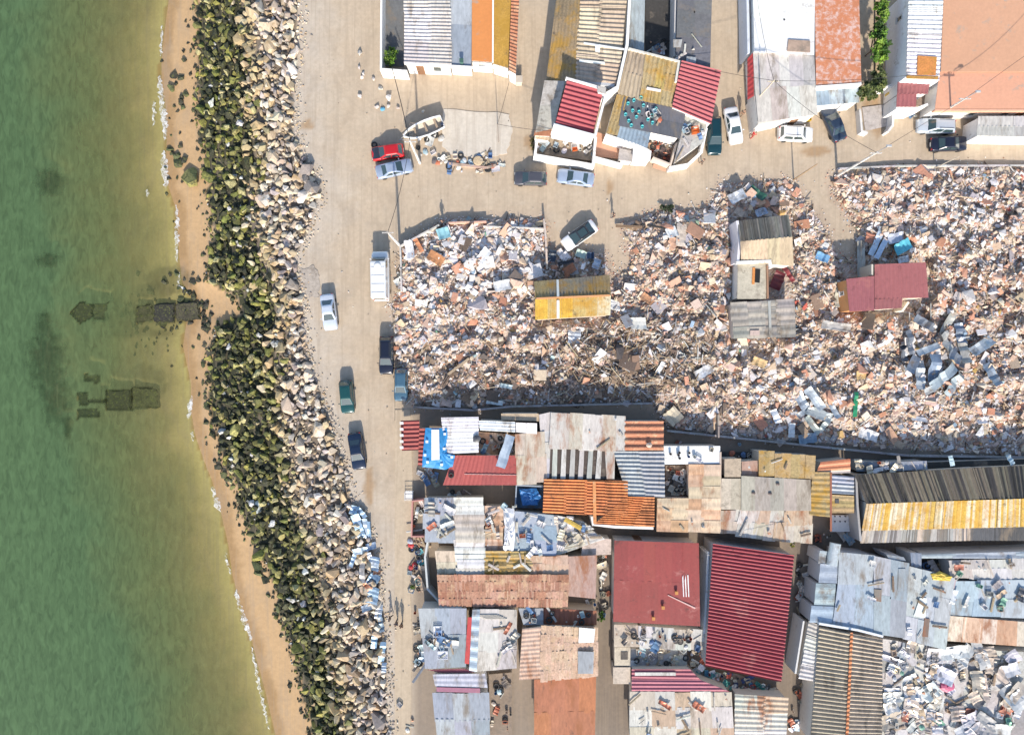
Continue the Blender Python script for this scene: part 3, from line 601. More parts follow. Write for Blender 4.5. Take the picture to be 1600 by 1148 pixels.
for q in [(1337, 632, 3.0, .55, 88, (.02, .22, .10), 'plastic', 'upright long green plastic panel in the rubble', 'panel'), (1351, 585, 2.0, 1.0, 6, (.52, .36, .16), 'wood', 'mustard board lying flat right of the middle of the rubble', 'board'),
          (1186, 566, 1.8, 1.0, -20, (.52, .36, .18), 'wood', 'tan crooked board in the rubble below the grey-brown shed', 'board'), (1164, 357, .9, .4, 20, (.4, .4, .4), 'metal', 'small grey sheet by the dark sloping roof', 'metal sheet'),
          (1052, 650, 1.8, 1.8, 42, (.52, .45, .34), 'concrete', 'square beige slab turned on its corner beside the shaded lane', 'slab'), (1032, 574, 1.5, .55, 62, (.68, .68, .66), 'concrete', 'clean white oblong slab in the brown rubble', 'slab'),
          (897, 526, 1.7, 1.5, 85, (.62, .66, .70), 'metal', 'square white-blue sheet just below the mustard roofed shed', 'metal sheet'), (997, 505, 1.9, 1.4, 0, (.66, .64, .58), 'concrete', 'cracked white floor piece right of the mustard roofed shed', 'slab'), (961, 477, 1.2, 1.3, 80, (.66, .66, .66), 'concrete', 'white slab leaning at the right end of the mustard roofed shed', 'slab'),
          (1012, 467, 1.7, .9, -35, (.42, .22, .12), 'rubble', 'terracotta slab in the rubble between the two sheds', 'slab'), (785, 446, 2.0, 1.2, 12, (.55, .56, .57), 'concrete', 'grey slab left of the mustard roofed shed', 'slab'), (833, 424, 1.6, 1.0, -25, (.68, .70, .70), 'concrete', 'pale bluish slab just above the mustard roofed shed', 'slab'),
          (755, 400, 2.0, 1.1, 50, (.70, .71, .72), 'concrete', 'big white slab in the whitest part of the rubble', 'slab'), (773, 628, 2.0, .6, -8, (.62, .68, .68), 'metal', 'pale sheet at the lower edge of the rubble by the lane', 'metal sheet'), (790, 603, 1.7, .5, -12, (.50, .60, .62), 'metal', 'narrow pale green-blue sheet in the dark rubble', 'metal sheet'),
          (1064, 367, 2.8, 1.2, 85, (.60, .52, .44), 'concrete', 'long beige-white slab right of the white car in the upper rubble', 'slab'), (1050, 363, 1.3, 1.2, 20, (.55, .58, .60), 'concrete', 'grey square slab left of the long beige slab', 'slab'), (1050, 380, 1.5, 1.2, 60, (.48, .29, .20), 'rubble', 'pink plaster slab below the grey square slab', 'slab'),
          (1183, 302, 2.2, .9, -40, (.03, .10, .07), 'plastic', 'dark green box panel lying in the upper right rubble', 'panel'), (1152, 307, 2.0, 1.2, 25, (.62, .64, .66), 'metal', 'pale sheet beside the dark green panel', 'metal sheet'), (1190, 331, 1.5, .9, 20, (.48, .53, .62), 'metal', 'blue-grey sheet just above the dark corrugated slope', 'metal sheet'), (1160, 335, 1.4, .7, 0, (.45, .35, .28), 'concrete', 'beige block slab above the dark corrugated slope', 'slab'),
          (1285, 402, 1.6, 1.0, -25, (.18, .36, .55), 'tarp', 'bright blue plastic sheet between the two right sheds', 'tarpaulin'), (1257, 420, 2.0, .15, -45, (.45, .33, .2), 'wood', 'long timber lying against the right side of the tan roof', 'timber'),
          (1369, 378, 3.4, .7, 68, (.60, .70, .78), 'metal', 'long light blue sheet behind the red shed, left of two', 'metal sheet'), (1379, 384, 3.4, .6, 62, (.56, .66, .78), 'metal', 'long light blue sheet behind the red shed, right of two', 'metal sheet'), (1411, 385, 2.0, 1.3, 30, (.10, .42, .52), 'tarp', 'turquoise tarpaulin piece behind the red shed', 'tarpaulin'), (1400, 372, 1.9, 1.2, 10, (.55, .58, .66), 'metal', 'lilac-grey sheet above the turquoise tarpaulin', 'metal sheet'), (1412, 405, 1.3, .8, 10, (.70, .74, .78), 'metal', 'white sheet touching the top edge of the red roof', 'metal sheet'), (1360, 372, 1.2, 1.3, 80, (.40, .18, .12), 'rubble', 'terracotta slab near the long light blue sheets', 'slab'),
          (1345, 404, 4.3, .9, 92, (.40, .40, .36), 'sheet', 'long grey-green sheet standing along the left of the blue sheets', 'metal sheet'), (1309, 460, 3.0, .8, 90, (.50, .50, .42), 'sheet', 'curved pale green sheet left of the red shed', 'metal sheet'),
          (1215, 438, 2.2, 1.3, 70, (.13, .015, .02), 'tarp', 'dark red crushed tarpaulin beside the beige room', 'tarpaulin'), (1232, 428, 2.2, .5, -55, (.22, .04, .04), 'tarp', 'thin red strip right of the dark red tarpaulin', 'tarpaulin'), (1307, 510, 3.6, 1.0, -8, (.50, .47, .43), 'concrete', 'long grey slab below the red shed', 'slab'),
          (1212, 650, 1.8, .8, -65, (.62, .66, .70), 'metal', 'pale upright sheet left of the lower metal pile', 'metal sheet'), (1237, 672, 1.7, .7, 88, (.70, .72, .72), 'concrete', 'white slab close to the lane wall', 'slab'), (1357, 679, 2.2, 1.2, -18, (.62, .62, .62), 'concrete', 'ribbed white block below the green panel', 'slab'), (1393, 680, 2.0, 1.0, -55, (.46, .28, .19), 'rubble', 'terracotta slab right of the ribbed white block', 'slab'),
          (1100, 580, 2.4, 1.2, 30, (.50, .52, .56), 'concrete', 'pale blue-grey slab group centre right', 'slab'), (1440, 655, 2.6, .5, -8, (.6, .6, .62), 'metal', 'thin white sheet near the lower right of the rubble', 'metal sheet'),
          (693, 365, 1.5, 1.3, 15, (.22, .42, .48), 'tarp', 'teal sheet inside the corner of the left ruined wall', 'tarpaulin'), (654, 383, 1.8, .5, -60, (.52, .22, .11), 'rubble', 'orange brick strip by the left ruined wall', 'slab'), (681, 403, 2.0, 1.2, -30, (.36, .17, .08), 'rubble', 'rust coloured slab left of the inner wall stub', 'slab'), (640, 390, 1.0, 2.2, 10, (.62, .62, .64), 'concrete', 'white slab just inside the left wall corner', 'slab'),
          (885, 410, 2.0, .4, 10, (.02, .02, .025), 'plastic', 'black plastic strip above the mustard roofed shed', 'panel'), (863, 400, 1.4, .9, 80, (.02, .035, .06), 'tarp', 'black tarpaulin by the white car', 'tarpaulin'), (908, 397, 1.3, .9, -20, (.36, .45, .40), 'tarp', 'pale green sheet above the mustard roofed shed', 'tarpaulin'), (890, 421, 1.5, 1.0, 30, (.36, .15, .08), 'rubble', 'terracotta slab above the mustard roofed shed', 'slab'), (923, 399, .9, .8, 0, (.05, .08, .14), 'tarp', 'navy cloth scrap at the corner above the mustard roofed shed', 'tarpaulin'), (932, 412, 1.2, .9, 70, (.42, .47, .55), 'metal', 'small blue-grey sheet above the mustard roofed shed', 'metal sheet')]:
    crumple('metal_sheet' if 'sheet' in q[8] else q[8].replace(' ', '_'), *q[:6], q[7], q[8], mat=q[6], curl=.08 if q[6] in ('concrete', 'rubble') else .18, th=.08 if q[6] in ('concrete', 'rubble') else .02)
def beam(x1, y1, x2, y2, col, label, w=.10, z=None, group=None, name='timber_beam', cat='timber', mat='wood'):
    za, zb = (gz(x1, y1) + .35, gz(x2, y2) + .35) if z is None else (z, z)
    a, b = at(x1, y1, za), at(x2, y2, zb); c = (a + b) / 2; d = b - a; mb = MB(); L = d.length
    mb.box((0, 0, 0), (L, w, w * .7), col); mb.box((L * .5 + .03, 0, 0), (.06, w * .7, w * .5), tuple(k * .8 for k in col))
    o = mb.build(name, M[mat]); o.location = c; o.rotation_euler = (0, -math.asin(max(-1, min(1, d.z / L))), math.atan2(d.y, d.x)); return tag(o, label, cat, group)
rr = random.Random(99)
for _ in range(70):
    x, y = rr.gauss(900, 150), rr.gauss(575, 40)
    if not inpoly(np.array([x]), np.array([y]), ZONE)[0] or inpoly(np.array([x]), np.array([y]), FOOT[0])[0]: continue
    a = rr.uniform(0, 3.14); l = rr.uniform(10, 28)
    beam(x, y, x + l * math.cos(a), min(y + l * math.sin(a), 625), rr.choice([(.24, .16, .09), (.34, .25, .15), (.15, .10, .07), (.42, .34, .24)]), 'weathered timber lying in the brown part of the rubble', group='timbers in the brown rubble')
beam(700, 585, 733, 560, (.33, .25, .17), 'thick forked driftwood-like trunk at the lower left of the rubble', .3, name='timber_beam')
beam(692, 606, 706, 583, (.16, .11, .08), 'dark trunk piece crossing the thick trunk', .22)
beam(962, 353, 1003, 355, (.20, .13, .08), 'brown planks jutting out to the street beside the person', .3)
beam(1003, 350, 1042, 357, (.03, .03, .03), 'black charred beam in the upper middle rubble', .2)
beam(963, 557, 1004, 538, (.26, .18, .11), 'long brown pole in the middle of the rubble', .12)
# ------------------------------------------------------------------ buildings
PALS = {
 'lightgrey': [(.46, .44, .41), (.52, .50, .47), (.40, .385, .365)], 'white': [(.74, .73, .71), (.70, .69, .67), (.76, .75, .74)], 'grey': [(.36, .37, .38), (.40, .41, .41), (.32, .33, .34)],
 'paleblue': [(.33, .40, .47), (.38, .44, .50), (.31, .38, .44), (.42, .47, .51)], 'greyblue': [(.32, .355, .39), (.36, .385, .41), (.29, .325, .365)], 'orange': [(.60, .24, .07), (.55, .21, .06)], 'ochre': [(.44, .25, .05), (.40, .22, .05)],
 'mustard': [(.37, .27, .13), (.40, .29, .15), (.34, .25, .13)], 'mustardy': [(.38, .28, .12), (.42, .30, .11), (.36, .28, .15)], 'ochregrey': [(.24, .18, .11), (.28, .20, .12)], 'tan': [(.48, .38, .26), (.45, .36, .25)], 'tandark': [(.33, .26, .19), (.29, .24, .18), (.36, .28, .20)],
 'tanrib': [(.42, .34, .25), (.46, .38, .29), (.38, .30, .22)], 'red': [(.36, .04, .04), (.33, .035, .035)], 'deepred': [(.29, .048, .062), (.31, .052, .066)], 'fadedred': [(.34, .075, .09), (.32, .07, .085)], 'maroonflat': [(.26, .045, .040), (.275, .05, .042), (.25, .043, .038)],
 'salmon': [(.40, .085, .075), (.37, .08, .07)], 'dustyred': [(.30, .10, .105), (.32, .11, .11)], 'peach': [(.55, .31, .20), (.52, .29, .19)], 'terracotta': [(.55, .22, .10), (.50, .19, .09)], 'rust': [(.40, .17, .09), (.36, .15, .08), (.44, .22, .13)], 'orangetile': [(.58, .21, .07), (.46, .17, .06), (.62, .25, .09)],
 'dark': [(.06, .06, .065), (.08, .08, .085)], 'darkgrey': [(.12, .12, .13), (.14, .14, .15)], 'slate': [(.10, .105, .12), (.12, .125, .14)], 'shedgrey': [(.30, .28, .25), (.34, .31, .27), (.27, .25, .23)], 'patch': [(.50, .48, .44), (.54, .52, .50), (.44, .40, .35), (.48, .45, .42)], 'patchrust': [(.50, .47, .42), (.48, .42, .34), (.54, .52, .48), (.46, .34, .24)],
 'peachpatch': [(.55, .36, .23), (.52, .40, .28), (.50, .30, .18), (.58, .44, .32)], 'beige': [(.52, .45, .36), (.48, .41, .33)], 'cream': [(.56, .48, .34), (.58, .50, .37)], 'whitepatch': [(.58, .56, .53), (.50, .47, .42), (.62, .60, .57), (.44, .40, .35)], 'purple': [(.30, .12, .18), (.36, .16, .22)], 'burgundy': [(.30, .08, .11), (.34, .11, .14)],
 'pinkbrown': [(.40, .26, .21), (.37, .24, .19)], 'browntile': [(.34, .17, .11), (.44, .26, .18), (.28, .13, .08), (.40, .22, .15)], 'palebrown': [(.50, .34, .24), (.54, .38, .27)], 'yellowrib': [(.50, .40, .24), (.55, .40, .14), (.48, .40, .30)], 'darkrib': [(.16, .14, .12), (.19, .165, .14)], 'dirt': [(.24, .19, .15), (.27, .21, .16)], 'blackyard': [(.05, .048, .045), (.07, .065, .06)], 'concrete': [(.46, .43, .39), (.42, .40, .37)], 'bluetarp': [(.04, .26, .55), (.05, .30, .58)], 'blueyard': [(.10, .16, .26), (.14, .2, .3)],
}
def sheet_grid(mb, P, corr, pitch, amp, col, th=.05, wav=.0):
    # P: four world corners TL,TR,BR,BL ; corr 'u' waves along top edge, 'v' waves down, None flat
    lu = (P[1] - P[0]).length; lv = (P[3] - P[0]).length; rrr = random.random() * 6
    nu = max(2, int(lu / pitch * 6)) if corr == 'u' else max(1, int(lu / 1.5)); nv = max(2, int(lv / pitch * 6)) if corr == 'v' else max(1, int(lv / 1.5))
    nu = min(nu, 400); nv = min(nv, 400); vs = []
    for j in range(nv + 1):
        v = j / nv
        for i in range(nu + 1):
            u = i / nu; p = (P[0] * (1 - u) + P[1] * u) * (1 - v) + (P[3] * (1 - u) + P[2] * u) * v
            d = 0
            if corr == 'u': d = amp * math.sin(u * lu / pitch * 6.28318 + rrr)
            if corr == 'v': d = amp * math.sin(v * lv / pitch * 6.28318 + rrr)
            if wav: d += wav * math.sin(u * 5.1 + rrr * 3) * math.cos(v * 4.3 + rrr)
            vs.append(p + Vector((0, 0, d)))
    w = nu + 1; fs = [(j * w + i, (j + 1) * w + i, (j + 1) * w + i + 1, j * w + i + 1) for j in range(nv) for i in range(nu)]
    ring = [i for i in range(w)] + [j * w + nu for j in range(1, nv + 1)] + [nv * w + i for i in range(nu - 1, -1, -1)] + [j * w for j in range(nv - 1, 0, -1)]
    b = len(vs); vs += [vs[i] - Vector((0, 0, th)) for i in ring]; n = len(ring)
    fs += [(ring[k], ring[(k + 1) % n], b + (k + 1) % n, b + k) for k in range(n)]
    mb.add(vs, fs, tuple(col))
WALLCOL = (.78, .76, .73)
WINS = []
class House:
    def __init__(s, label, cat='house', name='house', wall=WALLCOL, center=None):
        s.label = label; s.cat = cat; s.name = name; s.wall = wall; s.secs = []; s.parts = []; s.pb = None; s.edges = []
    def start(s, q):
        c = at(sum(p[0] for p in q) / len(q), sum(p[1] for p in q) / len(q), 0); s.o = Vector((c.x, c.y, 0)); s.root = empty(s.name, s.o, 0, s.label, s.cat); s.wm = MB(); s.sec_edges = []
    def roof(s, q, z=3.0, pal='lightgrey', corr=None, pitch=.45, amp=.05, grid=(1, 1), mat='sheet', name='roof', label=None, wall=True, rag=0.0, wallcol=None, wav=0.0, z0=0.0):
        if not hasattr(s, 'root'): s.start(q)
        zs = [z] * 4 if not isinstance(z, (list, tuple)) else list(z)
        P = [at(q[i][0], q[i][1], zs[i]) - s.o for i in range(4)]
        mb = MB(); nu, nv = grid; pl = PALS[pal] if isinstance(pal, str) else pal
        def bl(u, v): return (P[0] * (1 - u) + P[1] * u) * (1 - v) + (P[3] * (1 - u) + P[2] * u) * v
        order = [(i, j) for j in range(nv) for i in range(nu)]
        cu = [0] + [k / nu + (random.uniform(-.12, .12) / nu if nu > 1 and rag else 0) for k in range(1, nu)] + [1]
        cv = [0] + [k / nv + (random.uniform(-.12, .12) / nv if nv > 1 and rag else 0) for k in range(1, nv)] + [1]
        for (i, j) in order:
            e = [random.uniform(-.3, 1) * rag * .35 for _ in range(4)] if rag else [0] * 4
            u0, u1, v0, v1 = cu[i] - .015, cu[i + 1] + .015, cv[j] - .015, cv[j + 1] + .015
            if nu == 1 and nv == 1: u0, u1, v0, v1 = 0, 1, 0, 1
            dz = (.012 * ((i + j) % 2) + (random.uniform(0, .07) if rag else 0)) if nu * nv > 1 else 0
            lu = (P[1] - P[0]).length; lv = (P[3] - P[0]).length
            Q = [bl(u0 - e[0] / lu, v0 - e[1] / lv), bl(u1 + e[2] / lu, v0 - e[1] / lv), bl(u1 + e[2] / lu, v1 + e[3] / lv), bl(u0 - e[0] / lu, v1 + e[3] / lv)]
            Q = [p + Vector((0, 0, dz + (random.uniform(0, .05) if rag else 0))) for p in Q]
            sheet_grid(mb, Q, corr, pitch, amp, jit(random.choice(pl), .07 if nu * nv > 1 else .03), wav=wav)
        o = mb.build(name, M[mat], s.root)
        if label: o['label'] = label
        if wall:
            c = sum(P, Vector()) / 4; I = []
            for p in P:
                d = Vector((p.x - c.x, p.y - c.y)); k = max(.3, 1 - .16 / max(d.length, .2)); I.append((c.x + d.x * k, c.y + d.y * k))
            s.wm.prism(I, z0, [zz - .10 - (amp if corr else 0) for zz in zs], wallcol or s.wall); s.sec_edges.append((I, zs))
        return o
    def parapet(s, pts, zt, z0=0.0, th=.22, col=None, name='parapet', mat='plaster', label=None):
        mb = MB(); W = [at(x, y, zt) - s.o for x, y in pts]
        for i, (a, b) in enumerate(zip(W[:-1], W[1:])):
            d = (b - a); L = d.length; d.normalize(); n = Vector((-d.y, d.x, 0)) * th / 2
            b2 = b + d * (th / 2 - .003 * i if i < len(W) - 2 else 0); a2 = a - d * (.003 * i)
            mb.prism([((a2 + n).x, (a2 + n).y), ((b2 + n).x, (b2 + n).y), ((b2 - n).x, (b2 - n).y), ((a2 - n).x, (a2 - n).y)], z0, zt + .004 * i, col or s.wall)
        o = mb.build(name, M[mat], s.root); 
        if label: o['label'] = label
        return o
    def opening(s, sec, edge, t, w=1.0, h=1.1, z0=1.0, kind='window', col=None):
        I, zs = s.sec_edges[sec]; a, b = Vector((*I[edge], 0)), Vector((*I[(edge + 1) % 4], 0)); c = sum((Vector((*p, 0)) for p in I), Vector()) / 4
        d = (b - a).normalized(); n = Vector((-d.y, d.x, 0)); p = a.lerp(b, t)
        if (p - c).dot(n) < 0: n = -n
        rot = Matrix((d, n, Vector((0, 0, 1)))).transposed()
        fc = col or ((.25, .13, .07) if kind == 'door' else (.55, .53, .5)); mb = MB(); q = p + Vector((0, 0, z0 + h / 2))
        for sx in (-1, 1): mb.box(q + d * sx * (w / 2 - .04) + n * .03, (.08, .10, h), fc, rot)
        for sz in (-1, 1): mb.box(q + Vector((0, 0, sz * (h / 2 - .04))) + n * .03, (w - .165, .095, .08), fc, rot)
        f = mb.build(kind, M['wood'], s.root); mb = MB()
        if kind == 'window':
            mb.box(q + n * .015, (w - .16, .03, h - .16), (.05, .06, .07), rot); mb.build('pane', M['glass'], f)
            mb = MB(); mb.box(p + Vector((0, 0, z0 - .05)) + n * .09, (w + .2, .2, .07), (.6, .58, .55), rot); mb.build('sill', M['plaster'], f)
        else:
            mb.box(q + n * .02, (w - .16, .04, h - .16), tuple(k * .8 for k in fc), rot); lf = mb.build('leaf', M['wood'], f)
            mb = MB(); mb.box(q + n * .07 + d * (w / 2 - .2), (.05, .05, .14), (.4, .4, .38), rot); mb.build('handle', M['metal'], f)
    def post(s, name, px, py, z0, z1, w, col, mat='plaster', label=None):
        p = at(px, py, z1) - s.o; mb = MB(); mb.box((p.x, p.y, (z0 + z1) / 2), (w, w, z1 - z0), col); mb.box((p.x, p.y, z1 + .04), (w + .12, w + .12, .08), tuple(k * .9 for k in col)); mb.build(name, M[mat], s.root)
    def end(s):
        if s.wm.v: s.wm.build('wall', M['plaster'], s.root)
        return s
RIBD = [(.065, .058, .05), (.27, .22, .15), (.09, .08, .07), (.20, .165, .12)]  # sunlit and shaded rib sides painted as pale and dark strips
RIBM = [(.15, .14, .12), (.30, .27, .22), (.17, .155, .135), (.24, .22, .18)]  # same painted rib light and shade in mid grey-brown
RIBY = [(.55, .47, .34), (.50, .34, .09), (.44, .36, .24), (.58, .50, .38), (.48, .30, .06)]  # yellow sheet tones, with the ribs' light and shade painted in
def Q(*a): return [(a[i], a[i + 1]) for i in range(0, 8, 2)]

# ---- top row, left white block with walled courtyard
h = House('white-walled house at the top with a small green courtyard and orange end roofs')
h.roof(Q(633, -20, 703, -20, 703, 101, 632, 98), 3, 'lightgrey', 'v', .42, .06, (2, 3), rag=.5); h.roof(Q(703.5, -20, 737, -20, 736, 103, 703.5, 101), 2.9, 'greyblue', None, grid=(1, 2))
h.roof(Q(737.5, -20, 770, -20, 769, 97, 737, 95), 3.05, 'orange', None, mat='plaster', label='smooth bright orange roof'); h.roof(Q(771.5, -20, 799, -20, 794, 106, 770, 99), 3.0, 'ochre', None, mat='moss', label='mustard yellow roof')
h.roof(Q(799.5, -20, 812, -20, 806, 116, 795, 110), 3.1, 'rust', 'v', .4, .05, mat='tile', label='narrow clay tiled roof strip')
h.roof(Q(598, -20, 631, -20, 631, 104, 598, 104), .15, 'darkgrey', mat='concrete', name='courtyard_floor', wall=False)
h.parapet([(596, -20), (595, 108), (636, 111)], 2.1, col=WALLCOL); h.parapet([(632, 99), (703, 103), (737, 105), (770, 104), (796, 114)], 3.12, 2.9)
h.parapet([(770.5, -20), (770, 97)], 3.2, 3.0, .18)
h.post('pillar', 811, 124, 0, 1.0, .7, (.55, .48, .4)); h.post('chimney', 721, 95, 2.9, 3.5, .35, (.05, .12, .1)); h.opening(0, 2, .3, 1.0); h.opening(0, 2, .7, .9, 2.0, .05, 'door'); h.opening(2, 2, .5, 1.0); h.end()
# ---- second block: lichen roofs
h = House('old house with brown corrugated roof, white ridge strips and dark mossy left slope')
h.roof(Q(872, -20, 909, -20, 899, 124, 854, 126), [3, 3.5, 3.5, 3], 'ochregrey', 'u', .4, .03, (1, 3), mat='moss', label='dark mossy slope'); h.roof(Q(909, -20, 980, -20, 966, 131, 900, 122), [3.5, 3.4, 3.2, 3.4], 'tanrib', 'v', .5, .07, (2, 4), rag=.4, mat='sheet')
h.roof(Q(912, 66, 977, 76, 977, 79, 912, 69), 3.62, 'white', mat='plaster', name='ridge_strip', wall=False); h.roof(Q(905, 93, 945, 97, 945, 101, 905, 97), 3.60, 'white', mat='plaster', name='ridge_strip', wall=False); h.roof(Q(930, 70, 938, 70, 937, 82, 930, 81), 3.66, 'white', mat='plaster', name='ridge_strip', wall=False)
h.parapet([(985, -20), (980, 70), (965, 136), (948, 146)], 3.7, 0, .32); h.parapet([(902, 124), (960, 134)], 3.3, 2.4, .35, (.45, .46, .48)); h.end()
h = House('house with mustard lichen roof fading to grey, right of the white party wall')
h.roof(Q(982, 79, 1010, 86, 1000, 156, 966, 145), [3.6, 3.6, 3.1, 3.1], 'tanrib', 'u', .45, .07, (1, 2), mat='sheet'); h.roof(Q(1010, 86, 1060, 97, 1049, 165, 1000, 155), [3.6, 3.6, 3.1, 3.1], 'mustardy', 'u', .5, .06, (3, 3), mat='moss', rag=.3)
h.parapet([(982, 76), (1061, 96), (1056, 128)], 3.75, 3.0, .25, (.6, .57, .5)); h.roof(Q(1011, 136, 1033, 140, 1032, 144, 1010, 140), 3.5, 'white', mat='plaster', name='repair_strip', wall=False); h.end()
h = House('small outbuildings at the top edge with a blue-grey roof and dark grey flat slabs', 'outbuilding', 'outbuilding')
h.roof(Q(984, -20, 1008, -20, 1006, 81, 981, 74), 2.8, 'greyblue', 'u', .5, .03); h.roof(Q(1060, -20, 1112, -20, 1109, 104, 1057, 92), 2.9, 'darkgrey', None, grid=(2, 3), mat='concrete'); h.roof(Q(1009, -20, 1058, -20, 1055, 88, 1008, 80), .3, 'blackyard', mat='concrete', name='yard_floor', wall=False)
h.roof(Q(1052, 62, 1066, 62, 1064, 74, 1052, 74), 3.1, 'lightgrey', mat='sheet', name='loose_cover', wall=False); h.roof(Q(1073, 88, 1088, 90, 1087, 99, 1072, 97), 3.15, 'greyblue', mat='sheet', name='roof_hatch', wall=False); h.parapet([(1056, -20), (1054, 88)], 2.4, 0, .2, (.55, .52, .5)); h.end()
h = House('house with a faded red ribbed roof right above the dark green estate car')
h.roof(Q(1065, 95, 1127, 111, 1111, 194, 1050, 168), [3.5, 3.3, 3.3, 3.5], 'fadedred', 'v', .46, .10, (1, 1), mat='redroof'); h.end()
# ---- two storey white house with red roof and terrace
h = House('two storey white house with a steep red ribbed roof and a walled front terrace')
h.roof(Q(886, 126, 943, 141, 927, 209, 868, 192), [5.5, 5.3, 5.2, 5.4], 'deepred', 'v', .52, .08, mat='redroof', wallcol=WALLCOL); 
h.roof(Q(851, 127, 882, 128, 865, 200, 837, 206), 3.4, 'concrete', mat='concrete', name='roof', label='flat beige side roof', grid=(1, 2)); h.roof(Q(836, 203, 862, 202, 860, 213, 834, 212), 3.2, 'rust', mat='rusty', name='roof', label='small rusty strip')
h.parapet([(884, 122), (934, 136), (946, 150), (930, 212), (865, 195)], 5.6, 5.1, .28, (.72, .71, .70)); h.parapet([(865, 194), (928, 212)], 5.45, 3.2, .3)
h.roof(Q(934, 134, 947, 137, 946, 147, 933, 144), 5.9, 'concrete', mat='concrete', name='chimney')
h.roof(Q(836, 212, 930, 218, 928, 252, 835, 240), .9, 'tandark', mat='concrete', name='terrace_floor', wall=False); h.parapet([(840, 212), (836, 242), (927, 258), (931, 214)], 1.9, 0, .3)
h.roof(Q(862, 204, 912, 214, 911, 226, 861, 216), 3.3, 'white', mat='plaster', name='canopy', wall=False); h.roof(Q(837, 212, 858, 215, 857, 220, 836, 217), 2.9, 'tan', 'u', .5, .03, mat='wood', name='pergola', wall=False)
h.opening(0, 2, .3, 1.1, 1.2, 3.6); h.opening(0, 2, .7, 1.1, 1.2, 3.6); h.opening(0, 2, .5, 1.0, 2.1, .9, 'door'); h.end()
# ---- neighbour with dark roof and white front yard
h = House('white fronted house with a black tarred roof dotted turquoise and a peach walled terrace')
h.roof(Q(964, 148, 981, 152, 965, 211, 948, 207), [3, 3, 2.9, 2.9], 'mustard', 'u', .45, .04, (1, 3), mat='moss', label='narrow mustard roof strip'); h.roof(Q(975, 152, 1071, 173, 1061, 216, 968, 196), 3.0, 'slate', None, grid=(3, 2), mat='sheet', label='black tarred roof')
h.roof(Q(969, 196, 1017, 207, 1010, 237, 964, 214), [2.9, 2.9, 2.5, 2.6], 'paleblue', 'u', .45, .03, mat='metal', label='pale blue metal porch roof'); h.parapet([(946, 211), (992, 226), (1014, 236)], 2.6, 0, .35)
h.roof(Q(932, 206, 992, 226, 990, 252, 930, 244), .4, 'peach', mat='plaster', name='terrace_floor', wall=False); h.parapet([(930, 246), (971, 257), (973, 240)], 1.3, 0, .3); h.roof(Q(968, 232, 990, 236, 988, 253, 966, 250), 1.6, 'concrete', mat='concrete', name='water_tank')
h.roof(Q(990, 226, 1018, 236, 1016, 252, 988, 250), 2.2, 'white', mat='plaster', label='flat white porch slab'); h.roof(Q(1014, 214, 1058, 224, 1053, 254, 1011, 242), .5, 'tandark', mat='concrete', name='yard_floor', wall=False); h.parapet([(1020, 246), (1048, 257), (1058, 222)], 1.5, 0, .22, (.6, .5, .42))
h.roof(Q(1072, 178, 1104, 192, 1099, 222, 1056, 252), 2.6, 'concrete', mat='concrete', grid=(2, 3), label='flat pale grey corner roof'); h.parapet([(1046, 262), (1075, 257), (1096, 238), (1104, 200)], 1.4, 0, .3); h.roof(Q(1021, 256, 1042, 262, 1040, 268, 1020, 262), .25, 'peach', mat='plaster', name='doorstep', wall=False)
mbd = []
h.opening(0, 2, .5, .8, 1.0, 1.2); h.opening(4, 1, .5, .8, 1.9, .05, 'door'); h.end()
# turquoise dots on tarred roof are old paint tins
# ---- big pale roof with red awning
h = House('large low house with a pale grey sheeted roof, red fascia awning on its left side')
h.roof(Q(1178, 82, 1271, 86, 1273, 133, 1181, 138), 3.1, 'lightgrey', None, grid=(5, 1), mat='sheet'); h.roof(Q(1181, 138, 1273, 133, 1276, 179, 1186, 191), [3.1, 3.1, 2.9, 2.9], 'patch', None, grid=(4, 1), mat='sheet'); h.roof(Q(1177, 82, 1168, 92, 1168, 156, 1178, 150), [3.0, 2.6, 2.6, 3.0], 'red', 'v', .6, .02, mat='redroof', name='awning', wall=False)
h.roof(Q(1178, -20, 1272, -20, 1271, 84, 1180, 80), 3.6, 'white', mat='plaster', grid=(2, 2), label='white upper wall slab'); h.roof(Q(1232, 62, 1266, 64, 1266, 82, 1230, 80), 3.75, 'tandark', mat='concrete', name='skylight', wall=False)
h.parapet([(1168, -20), (1170, 84)], 2.6, 0, .3, (.60, .64, .70)); h.parapet([(1180, 150), (1186, 193), (1220, 186)], 2.7, 0, .28, (.6, .57, .53)); h.opening(1, 2, .3, .9, 1.9, .05, 'door'); h.opening(1, 2, .7); h.end()
h = House('house with worn orange terracotta roof between the pale grey roof and the vine')
mtc = weather('worn_terracotta', .85, fine=4, var=.12, stain=(.62, .48, .44), amt=.42, ss=1.7); M['wornterra'] = mtc
h.roof(Q(1273, -20, 1342, -20, 1346, 130, 1275, 135), 3.1, 'terracotta', mat='wornterra', grid=(1, 1)); h.roof(Q(1275, 138, 1340, 133, 1342, 160, 1275, 165), 2.4, 'paleblue', 'u', .6, .02, (3, 1), mat='sheet', label='pale blue porch sheets'); h.parapet([(1275, 136), (1346, 131)], 3.2, 2.2, .25)
h.parapet([(1276, 166), (1330, 164)], 1.4, 0, .2, (.5, .55, .6)); h.end()
h = House('white block whose white corrugated roof carries an orange sheet, dusty red roof below')
h.roof(Q(1421, -20, 1474, -20, 1467, 124, 1417, 121), 4.6, 'white', 'v', .5, .05, (1, 4), mat='sheet', wallcol=(.74, .75, .78)); h.roof(Q(1434, 87, 1464, 89, 1462, 118, 1433, 117), 4.75, 'orange', mat='moss', name='orange_sheet', wall=False); h.roof(Q(1417, 118, 1467, 120, 1465, 124, 1416, 123), 4.72, 'ochre', mat='moss', name='gutter_strip', wall=False)
